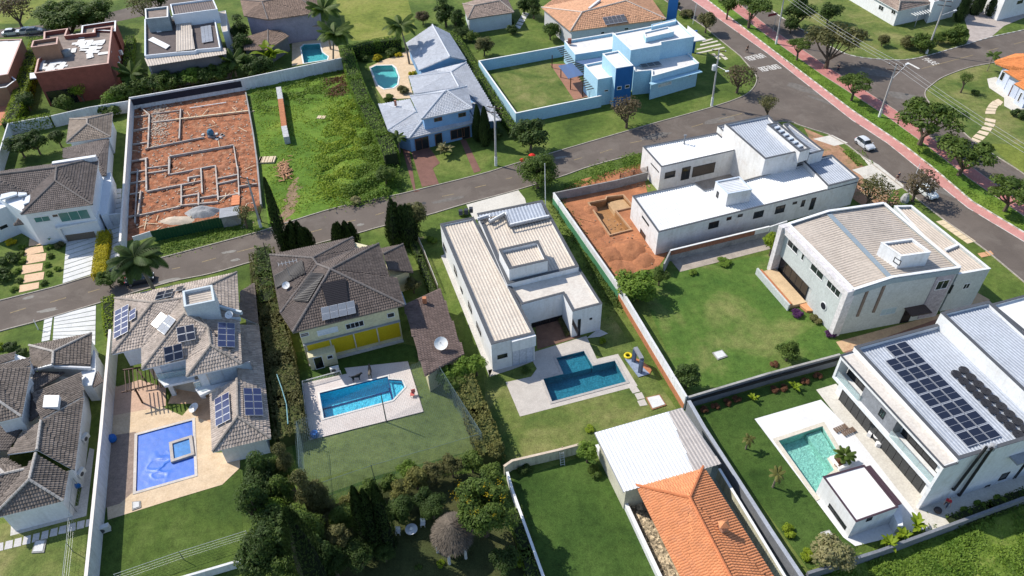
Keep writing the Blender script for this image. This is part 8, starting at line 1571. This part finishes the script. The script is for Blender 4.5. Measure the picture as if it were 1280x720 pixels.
person('small dark figure on the side street behind the forked median tree', G(1047,90), 2.4, c_('dark_cloth', (.03,.03,.035)), c_('navy_cloth', (.02,.025,.06)), dk, .2)
person('person in a pale shirt leaning over the streaked cream wall beside the ladder', G(702.5,571), 1.5, c_('pale_cloth', (.5,.52,.55)), c_('black_cloth', (.015,.015,.018)), dk, .1, ((.3,.08,1.1),(.3,.08,1.1)), .12)
person('person in a red shirt standing at the corner of the big right house', G(1181,633), -2.2, c_('red_cloth', (.4,.03,.04)), c_('grey_cloth', (.1,.1,.13)), dk, .2, ((.3,.1,1.1),(.3,.1,1.1)), .1)
person('person in red walking under the trees on the red footpath', G(1176,186), 2.5, c_('crimson_cloth', (.35,.04,.06)), c_('dark_cloth', (.03,.03,.035)), dk, .3)
q = G(1171,640); r = thing('dark_bag', 'dark round bag on the ground left of the person in red', 'bag', q); MB().lathe((q.x,q.y,0.06), [(.25,0),(.4,.2),(.35,.45),(.12,.6)], 12).o('sack', M('bag_dark', (.06,.05,.05), .7), r)
r = thing('ladder', 'light metal ladder leaning against the streaked cream wall', 'ladder', G(704,582)); A, B_ = G(703.5,582,0), G(702,565,1.5); s = Vector((.22,.03,0))
for k in (-1,1): MB().tube(A+s*k, B_+s*k, .04).o('rail', galv, r)
for i in range(6): MB().tube(lerp(A,B_,(i+.5)/6)-s, lerp(A,B_,(i+.5)/6)+s, .03).o('rung', galv, r)
def dog(label, c, heading, m, s=1.0, down=False):
    root = thing('dog', label, 'dog', c); root.rotation_euler = (0,0,heading); root.scale = (s,s,s)
    pts = [(-.32,0,.55),(0,0,.53),(.26,0,.57),(.42,0,.72),(.54,0,.78),(.68,0,.73),(-.5,0,.62),(-.66,0,.74)]; rad = [.11,.115,.15,.085,.085,.045,.035,.02]; E_ = [(0,1),(1,2),(2,3),(3,4),(4,5),(0,6),(6,7)]
    for sd_ in (1,-1):
        i = len(pts); pts += [(.27,.1*sd_,.42),(.26,.1*sd_,.22),(.28,.1*sd_,.03),(.33,.1*sd_,.02)]; rad += [.07,.04,.032,.035]; E_ += [(2,i),(i,i+1),(i+1,i+2),(i+2,i+3)]
        i = len(pts); pts += [(-.3,.1*sd_,.42),(-.22,.1*sd_,.3),(-.38,.1*sd_,.2),(-.34,.1*sd_,.03),(-.28,.1*sd_,.02)]; rad += [.09,.055,.035,.03,.035]; E_ += [(0,i),(i,i+1),(i+1,i+2),(i+2,i+3),(i+3,i+4)]
        i = len(pts); pts += [(.5,.06*sd_,.87)]; rad += [.025]; E_ += [(4,i)]
    skinned('body', pts, E_, rad, m, root, 1); return root
dog('black dog walking along the rosy deck above the bright blue pool', G(446,475,.15), .3, M('black_fur', (.012,.012,.012), .8), 1.3); dog('grey-brown dog standing at the edge of the bright blue pool', G(463,469,.15), 1.7, M('brown_fur', (.12,.1,.08), .9), 1.45)
# sign
q = G(966,40); r = thing('street_sign', 'dark red street sign on a post under the power lines', 'sign', q); MB().tube(q, q+Vector((0,0,4.4)), .05).o('post', galv, r); b = MB(); A, B_ = G(960,21,3.8), G(971.5,18.5,3.8); b.beam(A, B_, .05, .55); b.o('panel', M('sign_red', (.16,.02,.03), .5, .05), r)
q = G(1217,20); r = thing('kite', 'x', 'y', q); bpy.data.objects.remove(r)
q = G(664,196,3); r = thing('umbrella', 'small red parasol showing beside the round dense street tree', 'parasol', Vector((q.x,q.y,0))); 
for p, s in (((665,193),.62),((653,199),.5)):
    c = G(p[0], p[1], 2.4); b = MB(); b.lathe((c.x,c.y,2.2), [(s,0),(s*.6,.2),(.04,.35)], 10); b.o('canopy', c_('bright_red_cloth', (.65,.03,.02)), r); MB().tube((c.x,c.y,0), (c.x,c.y,2.3), .03).o('pole', galv, r)
